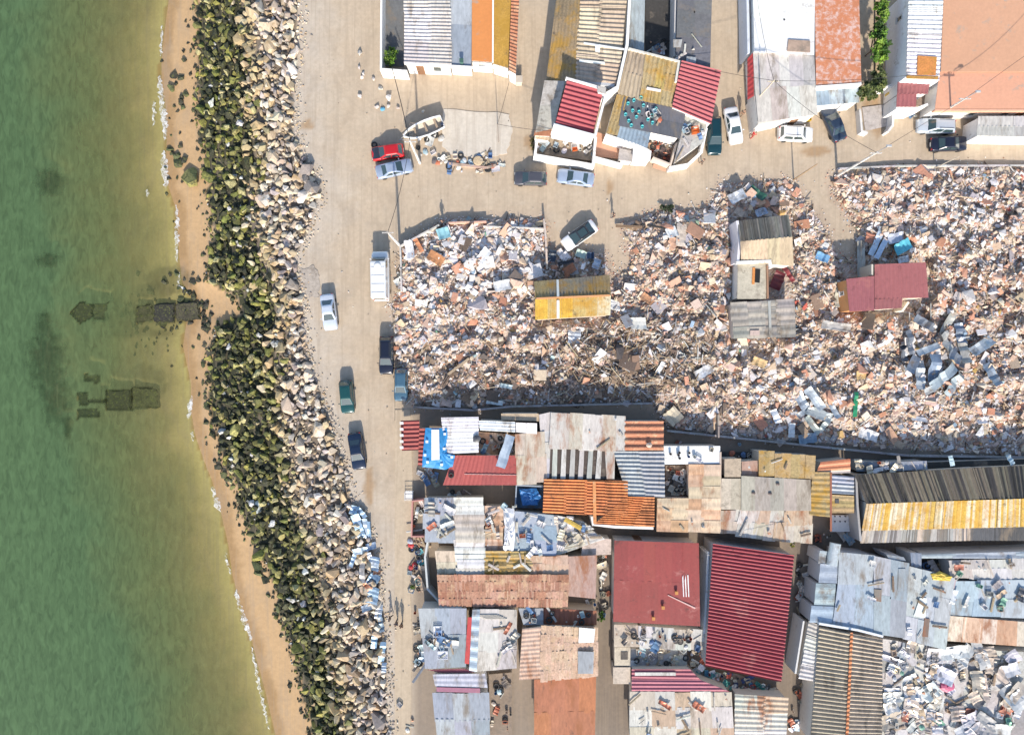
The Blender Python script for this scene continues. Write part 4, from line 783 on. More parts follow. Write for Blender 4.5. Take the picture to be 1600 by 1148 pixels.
h.roof(Q(1403, 128, 1454, 127, 1450, 147, 1402, 147), 3.0, 'dustyred', 'u', .5, .05, mat='redroof', label='dusty red lower roof'); h.roof(Q(1402, 147, 1432, 147, 1431, 167, 1401, 167), 3.0, 'dustyred', 'u', .5, .05, mat='redroof', label='dusty red lower roof'); h.parapet([(1400, 169), (1434, 169), (1450, 163)], 2.8, 0, .25)
h.roof(Q(1433, 148, 1451, 148, 1450, 164, 1432, 165), .6, 'dirt', mat='concrete', name='yard_floor', wall=False); h.opening(0, 3, .75, .6, 1.0, 2.4); h.parapet([(1452, 126), (1466, 126)], 3.4, 0, .2); h.end()
h = House('large smooth terracotta pink roofed house in the upper right corner')
h.roof(Q(1475, -20, 1640, -20, 1640, 112, 1470, 112), 3.2, 'peach', mat='plaster', wallcol=(.8, .77, .72)); h.roof(Q(1468, 112.5, 1640, 112.5, 1640, 170, 1461, 170), 3.0, [(.60, .32, .20)], mat='plaster', wallcol=(.8, .77, .72)); h.parapet([(1461, 172), (1640, 172)], 3.0, 2.4, .2, (.62, .35, .24)); h.opening(1, 2, .3); h.opening(1, 2, .6); h.opening(1, 2, .15, .9, 2, .05, 'door'); h.end()
h = House('walled yard with a peach floor and a pale concrete ramp below the vine', 'walled yard', 'walled_yard')
h.roof(Q(1368, -20, 1404, -20, 1401, 130, 1368, 130), .3, [(.50, .36, .24)], mat='concrete', name='yard_floor', wall=False); h.parapet([(1368, 136), (1383, 138), (1403, 127)], 1.5, 0, .25); h.roof(Q(1347, 168, 1393, 162, 1392, 196, 1352, 205), .08, 'concrete', mat='concrete', name='ramp', wall=False)
h.parapet([(1344, 170), (1347, 205), (1356, 208)], .9, 0, .25, (.62, .60, .57)); h.parapet([(1400, 130), (1395, 196), (1388, 206)], 1.2, 0, .25, (.64, .62, .60)); h.end()
# ---- houses left standing in the rubble
h = House('shed with a two-sloped mustard sheet roof, leftmost of the roofs in the rubble', 'shed', 'shed', (.5, .42, .34))
h.roof(Q(836, 440, 951, 430, 953, 461, 838, 467), [2.5, 2.5, 3.2, 3.2], [(.33, .25, .13), (.36, .27, .14), (.24, .21, .16)], 'u', .42, .05, (5, 1), mat='moss'); h.roof(Q(838, 468, 953, 462, 952, 492, 838, 499), [3.2, 3.2, 2.6, 2.6], [(.42, .31, .13), (.50, .31, .05), (.44, .38, .28), (.40, .30, .14)], 'u', .42, .05, (6, 1), mat='moss'); h.roof(Q(838, 465, 953, 460, 953, 463, 838, 468), 3.32, [(.60, .30, .12)], mat='plaster', name='ridge_cap', wall=False)
h.roof(Q(869.5, 437, 873, 437, 874, 464, 870, 464), [2.62, 2.62, 3.32, 3.32], 'white', mat='plaster', name='clear_strip', wall=False); h.roof(Q(870, 469, 874, 469, 874, 497, 870, 497), [3.32, 3.32, 2.72, 2.72], 'white', mat='plaster', name='clear_strip', wall=False); h.end()
h = House('gabled house in the rubble with one dark and one tan slope', wall=(.72, .68, .62))
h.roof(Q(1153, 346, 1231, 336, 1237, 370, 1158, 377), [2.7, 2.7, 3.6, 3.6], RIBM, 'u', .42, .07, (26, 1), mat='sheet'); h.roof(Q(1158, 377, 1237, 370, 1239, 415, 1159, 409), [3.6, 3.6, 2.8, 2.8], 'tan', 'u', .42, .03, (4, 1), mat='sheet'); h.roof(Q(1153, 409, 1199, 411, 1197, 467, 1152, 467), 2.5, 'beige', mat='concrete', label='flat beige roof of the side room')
h.roof(Q(1180, 420, 1188, 421, 1187, 442, 1179, 441), 2.56, [(.012, .012, .012)], mat='plaster', name='roof_opening', wall=False); h.roof(Q(1176, 418, 1180, 418, 1179, 444, 1175, 444), 2.58, 'orange', mat='wood', name='opening_frame', wall=False); h.parapet([(1151, 410), (1203, 408), (1205, 419)], 3.0, 2.3, .3, (.8, .78, .75)); h.parapet([(1199, 415), (1200, 466)], 2.7, 1.0, .2, (.32, .18, .11)); h.parapet([(1152, 345), (1156, 376), (1153, 410)], 2.9, 0, .3, (.66, .64, .68)); h.opening(0, 3, .4, .7, .9, 1.2); h.end()
h = House('low shed in the rubble with a grey-brown sheet roof in horizontal bands', 'shed', 'shed', (.5, .45, .4))
h.roof(Q(1143, 474, 1240, 468, 1242, 525, 1148, 529), 2.5, 'shedgrey', 'v', .9, .03, (4, 4), mat='sheet', rag=.5); h.roof(Q(1200, 470, 1204, 470, 1206, 527, 1202, 527), 2.68, 'lightgrey', mat='sheet', name='batten', wall=False); h.roof(Q(1172, 516, 1187, 516, 1187, 524, 1172, 524), 2.7, [(.5, .38, .33)], mat='sheet', name='patch', wall=False); h.end()
h = House('house in the rubble with a dull red ribbed roof, the rightmost roof left standing', wall=(.66, .42, .25))
h.roof(Q(1367, 413, 1447, 410, 1451, 465, 1367, 467), 3.0, 'dustyred', 'u', .50, .045, mat='redroof', wallcol=(.68, .60, .48)); h.roof(Q(1322, 436, 1366.5, 431, 1366.5, 485, 1327, 487), 3.0, 'dustyred', 'u', .50, .045, mat='redroof', wallcol=(.62, .30, .12)); h.roof(Q(1367, 467.3, 1410, 466, 1409, 481, 1367, 484), 2.99, 'dustyred', 'u', .50, .045, mat='redroof', wallcol=(.7, .64, .52)); h.parapet([(1363, 430), (1363, 413)], 2.9, 0, .2, (.55, .5, .42)); h.parapet([(1420, 472), (1410, 486)], 1.9, 0, .25, (.75, .68, .58)); h.opening(1, 3, .6, .5, .8, 1.3); h.end()
# ---- ruined low walls round the rubble
def low_wall(pts, zt, th, col, label, z0=-.05, group=None):
    mb = MB(); c = at(*pts[0], 0); W = [at(x, y, zt) - c for x, y in pts]
    for i, (a, b) in enumerate(zip(W[:-1], W[1:])):
        d = b - a; n = int(max(1, d.length / 1.2)); dd = d.normalized(); nn = Vector((-dd.y, dd.x, 0)) * th / 2
        for k in range(n):
            p, q = a + d * (k / n), a + d * ((k + 1) / n); zz = zt * random.uniform(.82, 1.0)
            mb.prism([((p + nn).x, (p + nn).y), ((q + nn).x, (q + nn).y), ((q - nn).x, (q - nn).y), ((p - nn).x, (p - nn).y)], z0, zz, tuple(jit(col, .08)))
    return tag(mb.build('ruined_wall', M['concrete'], loc=c), label, 'wall', group)
low_wall([(627, 455), (625, 384), (686, 351)], 1.0, .18, (.52, .50, .48), 'thin grey wall stub edging the rubble at the track corner by the van')
low_wall([(701, 400), (699, 348), (760, 346)], .9, .2, (.60, .38, .28), 'brick pink inner wall stub round the upper left corner of the rubble')
low_wall([(850, 342), (853, 372), (855, 420)], 1.4, .22, (.52, .42, .36), 'broken wall stub running down beside the white car')
low_wall([(755, 353), (850, 357)], .9, .15, (.6, .56, .5), 'thin pale wall line crossing the upper white rubble')
low_wall([(742, 455), (815, 455), (815, 390)], 1.2, .15, (.5, .42, .35), 'low L-shaped wall stub left of the mustard roofed shed')
low_wall([(645, 636), (740, 641), (800, 635), (1020, 630)], .9, .22, (.34, .32, .32), 'long grey boundary wall between the shaded lane and the left half of the rubble')
low_wall([(1043, 673), (1120, 681), (1300, 700), (1420, 712), (1660, 716)], .9, .22, (.36, .34, .34), 'long grey boundary wall between the shaded lane and the right half of the rubble')
low_wall([(1310, 263), (1400, 259), (1640, 258)], .45, .18, (.44, .42, .42), 'thin grey wall along the street at the upper right of the rubble')
low_wall([(1124, 648), (1124, 684)], 1.6, .2, (.3, .25, .22), 'short dark wall stub standing across the edge by the lane')
low_wall([(700, 255), (760, 262), (775, 258)], .3, .3, (.45, .32, .24), 'low reddish footing under the junk line beside the concrete pad')

# ---- lower rows
h = House('shack by the road with red awning, white and salmon roofs around a blue tarpaulin', 'shack', 'shack', (.6, .55, .48))
h.roof(Q(626, 657, 655, 656, 657, 703, 628, 704), [2.4, 2.5, 2.5, 2.4], 'maroonflat', 'v', .5, .06, mat='redroof', name='awning', wall=False, label='red corrugated awning with white scalloped left edge'); h.roof(Q(655, 669, 667, 669, 666, 728, 653, 727), 2.55, 'maroonflat', 'v', .5, .06, mat='redroof', name='roof')
for k in range(5): h.roof(Q(624.5, 659 + 9.5 * k, 630, 659 + 9.5 * k, 630.5, 663 + 9.5 * k, 625, 663 + 9.5 * k), 2.62, 'white', mat='plaster', name='scallop', wall=False)
h.roof(Q(690, 653, 747, 652, 747, 706, 697, 708), 3.0, 'white', 'v', .45, .02, (1, 4), mat='sheet', label='white corrugated roof'); h.roof(Q(710, 712, 806, 712, 807, 757, 694, 757), 2.7, 'salmon', 'u', .45, .02, (4, 1), mat='redroof', label='salmon red roof')
h.roof(Q(748, 657, 805, 659, 805, 675, 750, 672), 3.0, 'white', 'v', .4, .03, mat='sheet'); h.roof(Q(806, 660, 839, 661, 839, 678, 806, 675), 3.02, 'white', mat='sheet'); h.roof(Q(783, 646, 842, 646, 842, 658, 783, 656), 2.6, 'tan', mat='concrete')
h.roof(Q(745, 675, 806, 679, 806, 711, 745, 709), 1.2, 'peachpatch', mat='concrete', name='terrace_floor', grid=(3, 2)); h.roof(Q(807, 679, 850, 676, 852, 752, 808, 755), 2.8, 'beige', 'u', .5, .03, (3, 2), mat='rusty', rag=.5, label='beige sheeted roof'); h.roof(Q(843, 650, 861, 646, 861, 744, 851, 744), 2.7, 'patch', None, grid=(1, 4), mat='sheet', rag=.4)
h.opening(2, 3, .5, .8, 1, 1.1); h.end()
mb = MB(); c = at(684, 700, 2.95)
PT = [at(x, y, z) - c for (x, y, z) in [(665, 669, 2.9), (699, 668, 3.05), (699, 707, 2.9), (711, 711, 2.8), (707, 729, 2.75), (695, 733, 2.7), (659, 729, 2.75)]]
def drape(name, px, zc, col, label, cat, mat='tarp', n=14, wob=.06):
    W = [at(x, y, z) for x, y, z in px]; c = sum(W, Vector()) / len(W); L = [w - c for w in W]; mb = MB(); vs = []; fs = []; m = len(L); B = []
    for i in range(m):
        for k in range(4): B.append(L[i].lerp(L[(i + 1) % m], k / 4) + Vector((random.uniform(-.05, .05), random.uniform(-.05, .05), random.uniform(-wob, wob))))
    R_ = 5
    for r in range(R_):
        f = 1 - r / R_
        for b in B: vs.append(Vector((b.x * f, b.y * f, b.z * f + zc * (1 - f * f) + random.uniform(-wob, wob) * .8)))
    vs.append(Vector((0, 0, zc))); nb = len(B)
    for r in range(R_ - 1):
        for k in range(nb): fs.append((r * nb + k, r * nb + (k + 1) % nb, (r + 1) * nb + (k + 1) % nb, (r + 1) * nb + k))
    for k in range(nb): fs.append(((R_ - 1) * nb + k, (R_ - 1) * nb + (k + 1) % nb, R_ * nb))
    q = len(vs); vs += [vs[k] - Vector((0, 0, .08)) for k in range(nb)]; fs += [(k, q + k, q + (k + 1) % nb, (k + 1) % nb) for k in range(nb)]
    mb.add(vs, fs, col); return tag(mb.build(name, M[mat], loc=c), label, cat)
t = drape('tarpaulin', [(665, 669, 2.95), (699, 668, 3.0), (699, 707, 2.95), (711, 711, 2.9), (707, 729, 2.85), (695, 733, 2.85), (659, 729, 2.85)], .25, (.035, .24, .52), 'bright blue tarpaulin with a white panel spread over the shack by the road', 'tarpaulin')
def local_patch(parent, name, pts, z, col, mat):
    mb = MB(); W = [at(x, y, z) - Vector(parent.location) for x, y in pts]; mb.prism([(w.x, w.y) for w in W], W[0].z - .03, W[0].z, col); return mb.build(name, M[mat], parent)
local_patch(t, 'white_panel', Q(674, 671, 686, 671, 687, 718, 674, 719), 3.34, (.72, .72, .70), 'tarp')
for x, y in [(667, 690), (695, 678), (694, 701), (664, 711), (668, 722), (690, 726), (706, 714)]: local_patch(t, 'white_spot', Q(x - 2.2, y - 2, x + 2.2, y - 2, x + 2, y + 2, x - 2, y + 2), 3.2, (.65, .72, .76), 'tarp')

h = House('large patchwork roofed house with black striped strip and bright orange corrugated roof', wall=(.5, .45, .4))
h.roof(Q(862, 645, 976, 652, 975, 704, 859, 699), 3.0, 'patchrust', 'u', 1.1, .015, (7, 1), mat='rusty', rag=.4, label='grey sheets with rust streaks'); h.roof(Q(976, 658, 1037, 658, 1037, 705, 976, 705), 3.1, 'rust', 'v', .8, .09, (1, 1), mat='tile', label='rust brown ribbed roof')
for k in range(6): h.roof(Q(864 + 14 * k, 701, 871 + 14 * k, 701, 870 + 13.6 * k, 748, 862 + 13.6 * k, 748), 2.95, 'lightgrey', mat='sheet', name='roof_strip', wall=False)
h.roof(Q(860, 700, 950, 704, 950, 748, 858, 748), 2.8, [(.085, .065, .055)], mat='concrete', label='dark underlay showing between pale strips'); h.roof(Q(945, 703, 961, 706, 960, 748, 948, 748), 3.0, 'patch', mat='rusty'); h.roof(Q(960, 706, 1037, 706, 1038, 776, 980, 773), 3.05, 'grey', 'v', .5, .07, (2, 1), mat='sheet', label='grey corrugated roof')
h.roof(Q(852, 749, 979, 752, 979, 806, 850, 800), 3.1, 'orangetile', 'v', .36, .07, (4, 2), mat='rusty', label='bright orange corrugated roof'); h.roof(Q(979.5, 776, 1022, 777, 1021, 822, 930, 818), 3.1, 'orangetile', 'v', .36, .07, (3, 2), mat='rusty', label='bright orange corrugated roof'); h.roof(Q(926, 752, 931, 752, 932, 818, 927, 818), 3.25, [(.62, .25, .10)], mat='tile', name='ridge_tiles', wall=False)
h.parapet([(925, 807), (927, 819), (960, 823), (1021, 825)], 2.7, 0, .3, (.74, .72, .7)); h.end()
h = House('house with a white tiled terrace at its north end and a peach patched flat roof', wall=(.66, .55, .45))
h.roof(Q(1038, 697, 1124, 697, 1124, 724, 1038, 725), 2.8, 'white', mat='plaster', label='white terrace', grid=(3, 1)); h.roof(Q(1040, 727, 1076, 727, 1075, 776, 1040, 776), 1.2, 'dirt', mat='concrete', name='yard_floor', wall=False); h.roof(Q(1077, 727, 1124, 727, 1124, 778, 1077, 778), 2.9, 'peachpatch', 'v', 1.2, .015, (2, 3), mat='rusty', rag=.3); h.roof(Q(1029, 779, 1124, 779, 1122, 831, 1028, 828), 2.9, 'peachpatch', 'v', 1.0, .015, (4, 3), mat='rusty', rag=.3)
h.parapet([(1126, 706), (1125, 832)], 2.9, 0, .2, (.5, .4, .33)); h.end()
h = House('flat greige roofed house with tan board extensions behind it and pale patched sheets in front', wall=(.55, .48, .4))
h.roof(Q(1160, 744, 1265, 750, 1266, 797, 1160, 797), 2.95, [(.38, .34, .28), (.36, .32, .265)], 'u', 1.6, .012, (5, 1), mat='sheet'); h.roof(Q(1132, 717, 1158, 716, 1158, 745, 1132, 745), 2.8, 'tan', mat='concrete'); h.roof(Q(1128, 748, 1158, 748, 1158, 795, 1126, 795), 2.8, 'beige', mat='concrete', grid=(2, 1)); h.roof(Q(1159, 721, 1185, 719, 1185, 744, 1159, 745), 2.6, 'pinkbrown', mat='rusty')
h.roof(Q(1186, 704, 1210, 705, 1210, 743, 1186, 743), 2.9, 'mustard', 'u', .7, .02, (3, 1), mat='moss'); h.roof(Q(1211, 709, 1272, 712, 1270, 747, 1211, 745), 2.85, 'mustard', 'u', .7, .02, (5, 1), mat='moss', rag=.3); h.roof(Q(1128, 706, 1185, 706, 1185, 716, 1128, 716), .3, 'blackyard', mat='concrete', name='yard_floor', wall=False)
h.roof(Q(1160, 798, 1267, 797, 1265, 847, 1150, 838), 2.7, 'patchrust', 'u', .9, .02, (8, 2), mat='rusty', rag=.5, label='pale patched sheets'); h.roof(Q(1124, 797, 1158, 797, 1150, 832, 1124, 832), 2.6, 'patchrust', None, grid=(3, 2), mat='rusty', rag=.4); h.end()
h = House('narrow brown-mustard roofed shed with a grey sheet and tan square roof on its right', 'shed', 'shed', (.5, .42, .34))
h.roof(Q(1269, 739, 1297, 739, 1297, 805, 1266, 802), 2.8, 'mustard', 'v', .6, .03, (1, 3), mat='moss', rag=.3); h.roof(Q(1299, 742, 1334, 745, 1334, 772, 1300, 770), 2.8, 'greyblue', 'v', .5, .03, (1, 2), mat='metal'); h.roof(Q(1300, 773, 1334, 775, 1334, 801, 1299, 801), 2.7, 'mustard', 'v', .6, .02, (1, 3), mat='moss'); h.roof(Q(1297, 738, 1300, 738, 1300, 830, 1297, 830), 2.9, [(.28, .10, .06)], mat='rusty', name='rust_strip', wall=False); h.roof(Q(1305, 780, 1311, 780, 1311, 786, 1305, 786), 2.78, 'dark', mat='plaster', name='skylight', wall=False); h.end()
h = House('small lean-to with an orange and white striped awning next to the mustard boards', 'awning', 'awning_shelter', (.4, .35, .3))
h.roof(Q(1283, 722, 1328, 717, 1328, 738, 1275, 741), 2.7, [(.62, .28, .14), (.66, .56, .45), (.58, .20, .10)], 'v', .5, .03, (1, 5), mat='tarp', name='awning'); h.end()
h = House('long house at the right with dark ribbed and yellow stained ribbed slopes', wall=(.5, .45, .4))
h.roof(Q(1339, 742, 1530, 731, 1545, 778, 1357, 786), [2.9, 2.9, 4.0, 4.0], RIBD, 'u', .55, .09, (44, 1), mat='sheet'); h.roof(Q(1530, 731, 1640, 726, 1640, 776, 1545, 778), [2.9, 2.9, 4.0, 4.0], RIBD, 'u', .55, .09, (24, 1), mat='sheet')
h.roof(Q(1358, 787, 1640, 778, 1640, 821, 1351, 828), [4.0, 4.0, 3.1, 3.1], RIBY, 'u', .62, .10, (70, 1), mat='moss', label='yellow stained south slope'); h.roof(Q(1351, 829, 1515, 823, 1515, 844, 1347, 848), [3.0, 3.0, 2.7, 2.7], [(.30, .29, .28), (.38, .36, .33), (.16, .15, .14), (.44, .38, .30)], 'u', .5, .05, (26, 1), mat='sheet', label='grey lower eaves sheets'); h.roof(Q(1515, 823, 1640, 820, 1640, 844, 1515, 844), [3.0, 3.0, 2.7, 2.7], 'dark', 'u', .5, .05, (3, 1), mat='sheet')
h.parapet([(1338, 743), (1340, 790), (1345, 845)], 2.8, 0, .25, (.35, .34, .34)); h.opening(3, 2, .3, .9, .9, 1.2); h.end()
h = House('lean-to of blue-grey sheets in the shade above the dark ribbed slope', 'lean-to', 'lean_to_shed', (.3, .3, .3))
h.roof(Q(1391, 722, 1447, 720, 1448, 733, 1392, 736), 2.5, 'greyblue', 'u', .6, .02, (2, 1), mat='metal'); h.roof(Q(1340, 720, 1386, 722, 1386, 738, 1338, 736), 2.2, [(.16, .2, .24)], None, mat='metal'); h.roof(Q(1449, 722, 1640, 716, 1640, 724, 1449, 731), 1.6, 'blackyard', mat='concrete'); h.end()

# ---- third row
h = House('jumbled shack of pale grey sheets and mustard planks beside the lower road', 'shack', 'shack', (.6, .55, .48))
h.roof(Q(664, 781, 708, 780, 712, 846, 664, 846), 2.8, 'greyblue', None, grid=(2, 3), mat='sheet', rag=.6); h.roof(Q(709, 779, 755, 779, 755, 845, 712, 845), 2.85, 'whitepatch', 'v', .9, .02, (1, 5), mat='sheet', rag=.6); h.roof(Q(711, 846, 757, 846, 757, 896, 716, 896), 2.8, 'whitepatch', 'v', .9, .02, (1, 5), mat='sheet', rag=.7)
h.roof(Q(680, 861, 715, 861, 715, 895, 684, 896), 2.7, 'cream', mat='sheet', grid=(1, 2)); h.roof(Q(758, 792, 786, 793, 786, 862, 758, 860), 2.5, 'peachpatch', 'v', .8, .02, (1, 4), mat='rusty', rag=.6); h.roof(Q(758, 863, 828, 863, 829, 897, 758, 897), 2.75, 'mustard', 'v', .55, .04, (2, 4), mat='moss', rag=.7)
h.roof(Q(805, 800, 868, 806, 868, 868, 804, 860), 2.6, 'paleblue', None, grid=(2, 3), mat='metal', rag=.5, label='pale blue metal sheets'); h.roof(Q(868, 808, 912, 815, 940, 842, 866, 866), 2.5, 'patch', 'v', .7, .02, (2, 5), mat='sheet', rag=.7); h.roof(Q(912, 838, 955, 842, 955, 866, 908, 868), 2.3, 'beige', mat='concrete')
h.roof(Q(830, 869, 886, 868, 886, 897, 830, 897), 2.75, 'palebrown', mat='rusty', grid=(3, 2), rag=.4)
h.roof(Q(686, 898, 886, 898, 884, 947, 689, 946), [3.0, 3.0, 2.7, 2.7], 'browntile', 'u', .55, .045, (22, 4), mat='tile', rag=.15, label='long rusty brown roof in four bands'); h.parapet([(684, 896), (687, 948), (722, 949)], 2.8, 2.0, .18)
h.roof(Q(888, 870, 932, 868, 930, 934, 888, 930), 2.7, 'pinkbrown', mat='rusty', grid=(2, 1)); h.parapet([(668, 846), (664, 870), (668, 920), (688, 942)], 1.8, 0, .22, (.50, .52, .52)); h.roof(Q(646, 783, 661, 783, 661, 836, 645, 838), .5, 'dirt', mat='concrete', name='yard_floor', wall=False); h.parapet([(662, 781), (644, 783), (643, 838), (662, 838)], 1.3, 0, .15, (.5, .25, .22)); h.opening(10, 3, .4, .8, .9, 1.2); h.end()
h = House('blue floored yard between the salmon roof and the orange corrugated roof', 'yard', 'walled_yard', (.3, .35, .42))
h.roof(Q(808, 760, 849, 762, 849, 794, 806, 793), .8, 'blueyard', mat='concrete', name='yard_floor'); h.parapet([(849, 760), (807, 758), (805, 795)], 1.8, 0, .15); h.end()
drape('tarpaulin', [(812, 764, 1.7), (838, 763, 1.8), (846, 776, 1.7), (840, 788, 1.6), (816, 789, 1.6)], .25, (.03, .16, .42), 'rumpled blue tarpaulin in the small yard left of the orange corrugated roof', 'tarpaulin', wob=.12)
drape('plastic_sheet', [(786, 793, 2.9), (803, 795, 2.95), (805, 830, 2.9), (802, 861, 2.85), (786, 860, 2.85), (788, 830, 2.9)], .25, (.68, .68, .70), 'crumpled white plastic sheet draped down the middle of the jumbled shack', 'plastic sheet', wob=.16)
h = House('shack with blue-grey and flat grey roofs parted by a red and pale blue strip', 'shack', 'shack', (.6, .58, .55))
h.roof(Q(656, 952, 728, 952, 727, 1040, 665, 1042), 2.9, 'greyblue', 'u', 1.2, .012, (3, 2), mat='sheet', rag=.3); h.roof(Q(746, 953, 806, 953, 806, 1042, 743, 1047), 3.0, 'patch', None, grid=(2, 3), mat='sheet', rag=.2, label='flat grey roof'); h.roof(Q(738, 952, 750, 952, 745, 1049, 733, 1047), 3.15, 'paleblue', 'v', 1.2, .02, mat='metal', name='gutter'); h.roof(Q(731, 964, 738, 964, 733, 1037, 726, 1036), 3.1, [(.45, .04, .04)], mat='redroof', name='red_strip', wall=False)
h.roof(Q(668, 1046, 726, 1044, 742, 1050, 686, 1050), 2.5, 'burgundy', 'v', .4, .03, mat='redroof'); h.roof(Q(676, 1053, 758, 1052, 762, 1074, 680, 1072), 2.7, [(.42, .42, .48)], 'v', .6, .02, mat='sheet'); h.roof(Q(682, 1073, 750, 1075, 750, 1082, 682, 1080), 2.75, 'purple', mat='redroof'); h.roof(Q(678, 1083, 762, 1083, 765, 1165, 685, 1165), 2.6, 'greyblue', 'u', .6, .03, (3, 2), mat='sheet', rag=.3); h.roof(Q(764, 1053, 800, 1050, 800, 1165, 766, 1165), .4, 'dirt', mat='concrete', name='yard_floor', wall=False); h.opening(0, 3, .5, .8, .9, 1.2); h.end()
h = House('hipped clay tiled house at the bottom with a white sheet on its corner', wall=(.6, .5, .4))
h.roof(Q(816, 982, 848, 979, 846, 1060, 811, 1062), [2.8, 3.4, 3.4, 2.8], 'palebrown', 'v', .5, .02, (1, 1), mat='rusty'); h.roof(Q(848, 979, 933, 981, 933, 1054, 846, 1062), [3.4, 3.1, 3.1, 3.4], 'palebrown', 'u', .5, .035, (12, 6), mat='tile', rag=.45, label='patched clay tile slope with gaps'); h.roof(Q(905, 980, 930, 982, 928, 1003, 904, 1004), 3.55, 'white', mat='plaster', name='white_sheet', wall=False); h.roof(Q(903, 1017, 928, 1018, 927, 1052, 903, 1052), 3.5, 'grey', mat='sheet', name='grey_patch', wall=False)
h.roof(Q(836, 1063, 930, 1058, 928, 1165, 836, 1165), 2.6, [(.42, .16, .07), (.36, .14, .07)], 'u', 1.2, .02, (4, 2), mat='rusty', label='rusty lower roof'); h.roof(Q(810, 950, 849, 950, 849, 976, 818, 976), 2.6, 'grey', mat='concrete'); h.roof(Q(850, 950, 931, 954, 931, 976, 850, 976), 2.4, [(.26, .10, .06), (.22, .09, .06)], 'u', .6, .03, (4, 1), mat='rusty'); h.end()
h = House('warehouse with a flat plain dark red roof', 'warehouse', 'warehouse', (.6, .56, .52))
h.roof(Q(962, 846, 1090, 850, 1092, 976, 960, 969), 3.3, 'maroonflat', 'u', .9, .012, (6, 2), mat='redroof'); 
for x in (1066, 1070, 1074): h.roof(Q(x, 898 + (x % 3) * 4, x + 1.6, 898, x + 3, 932, x + 1.6, 932), 3.38, 'white', mat='plaster', name='white_slat', wall=False)
h.roof(Q(1043, 930, 1044, 929, 1087, 949, 1086, 951), 3.38, [(.6, .4, .35)], mat='plaster', name='roof_cable_duct', wall=False)
for x, y in [(1057, 926), (1036, 949), (1021, 966)]: h.post('vent', x, y, 3.3, 3.6, .25, (.55, .25, .08))
h.opening(0, 0, .3, .9, 2, .05, 'door'); h.end()
h = House('tall warehouse with the biggest deep red corrugated roof', 'warehouse', 'warehouse', (.34, .33, .33))  # wall colour lowered to paint in the shade on its sides
h.roof(Q(1114, 849, 1241, 867, 1221, 1065, 1102, 1040), 3.6, 'deepred', 'v', .41, .10, mat='redroof'); h.parapet([(1107, 862), (1101, 990)], 2.6, 0, .25, (.55, .58, .62)); h.opening(0, 3, .5, 1, 2, .05, 'door'); h.end()
h = House('low grey junk terraces below the flat red roof, burgundy striped roof at the bottom', 'shack', 'shack', (.55, .5, .44))
h.roof(Q(960, 976, 1000, 977, 1000, 1010, 960, 1010), 2.3, 'beige', mat='concrete', grid=(2, 2)); h.roof(Q(1001, 979, 1098, 985, 1098, 1014, 1001, 1012), 2.4, 'patch', None, grid=(4, 2), mat='sheet', rag=.5); h.roof(Q(960, 1011, 985, 1011, 985, 1040, 960, 1040), 2.0, 'beige', mat='concrete'); h.roof(Q(970, 1018, 981, 1018, 981, 1030, 970, 1030), 2.06, [(.1, .09, .08)], mat='concrete', name='roof_opening', wall=False)
h.roof(Q(986, 1013, 1072, 1013, 1072, 1042, 986, 1042), 1.5, 'concrete', mat='concrete', grid=(3, 2), name='terrace_floor'); h.roof(Q(987, 1045, 1078, 1045, 1095, 1062, 987, 1060), 2.6, 'burgundy', 'v', .45, .05, mat='redroof', label='burgundy striped roof'); h.roof(Q(987, 1061, 1095, 1062, 1140, 1080, 987, 1080), 2.6, 'burgundy', 'v', .45, .05, mat='redroof', label='burgundy striped roof'); h.roof(Q(992, 1050, 1056, 1050, 1056, 1055, 992, 1055), 2.72, 'lightgrey', mat='sheet', name='pale_strip', wall=False); h.roof(Q(958, 1042, 985, 1042, 985, 1068, 958, 1068), 2.1, 'beige', mat='concrete')
h.roof(Q(987, 1082, 1140, 1082, 1145, 1165, 987, 1165), 2.5, 'patchrust', 'u', .9, .02, (5, 3), mat='sheet', rag=.4); h.roof(Q(1080, 1048, 1150, 1052, 1220, 1078, 1150, 1080), .5, 'dirt', mat='concrete', name='yard_floor', wall=False); h.end()
# ---- right blue roofs
h = House('rambling building under large pale blue-grey sheet roofs with a stepped light blue left edge', 'house', 'house', (.5, .5, .52))
h.roof(Q(1312, 863, 1366, 868, 1362, 912, 1310, 912), 3.2, 'greyblue', None, grid=(2, 1), mat='sheet'); h.roof(Q(1310, 912, 1366, 912, 1368, 988, 1302, 975), 3.15, [(.33, .39, .45), (.35, .41, .47)], None, grid=(2, 1), mat='sheet'); h.roof(Q(1366, 870, 1420, 881, 1413, 995, 1366, 988), 3.2, 'greyblue', None, grid=(2, 2), mat='sheet'); h.roof(Q(1421, 886, 1490, 904, 1476, 1012, 1412, 996), 3.1, [(.42, .44, .45), (.46, .48, .49), (.38, .41, .43)], None, grid=(3, 3), mat='sheet', rag=.3)
for k, (x0, y0, x1, y1) in enumerate([(1281, 860, 1294, 880), (1282, 880, 1310, 910), (1275, 911, 1306, 945), (1268, 946, 1303, 972)]): h.roof(Q(x0, y0, x1, y0 + 1, x1 - 2, y1 + 1, x0 - 3, y1), 3.0 + .06 * (k % 2), 'paleblue', 'v', 1.3, .02, mat='metal', label='light blue step')
h.roof(Q(1366, 920, 1378, 921, 1377, 940, 1366, 938), 3.28, [(.2, .17, .15)], mat='rusty', name='roof_patch', wall=False); h.roof(Q(1437, 934, 1448, 934, 1446, 965, 1428, 962), 3.25, 'white', mat='sheet', name='roof_patch', wall=False); h.roof(Q(1404, 888, 1415, 888, 1412, 922, 1403, 922), 3.28, [(.3, .33, .36)], mat='sheet', name='roof_patch', wall=False)
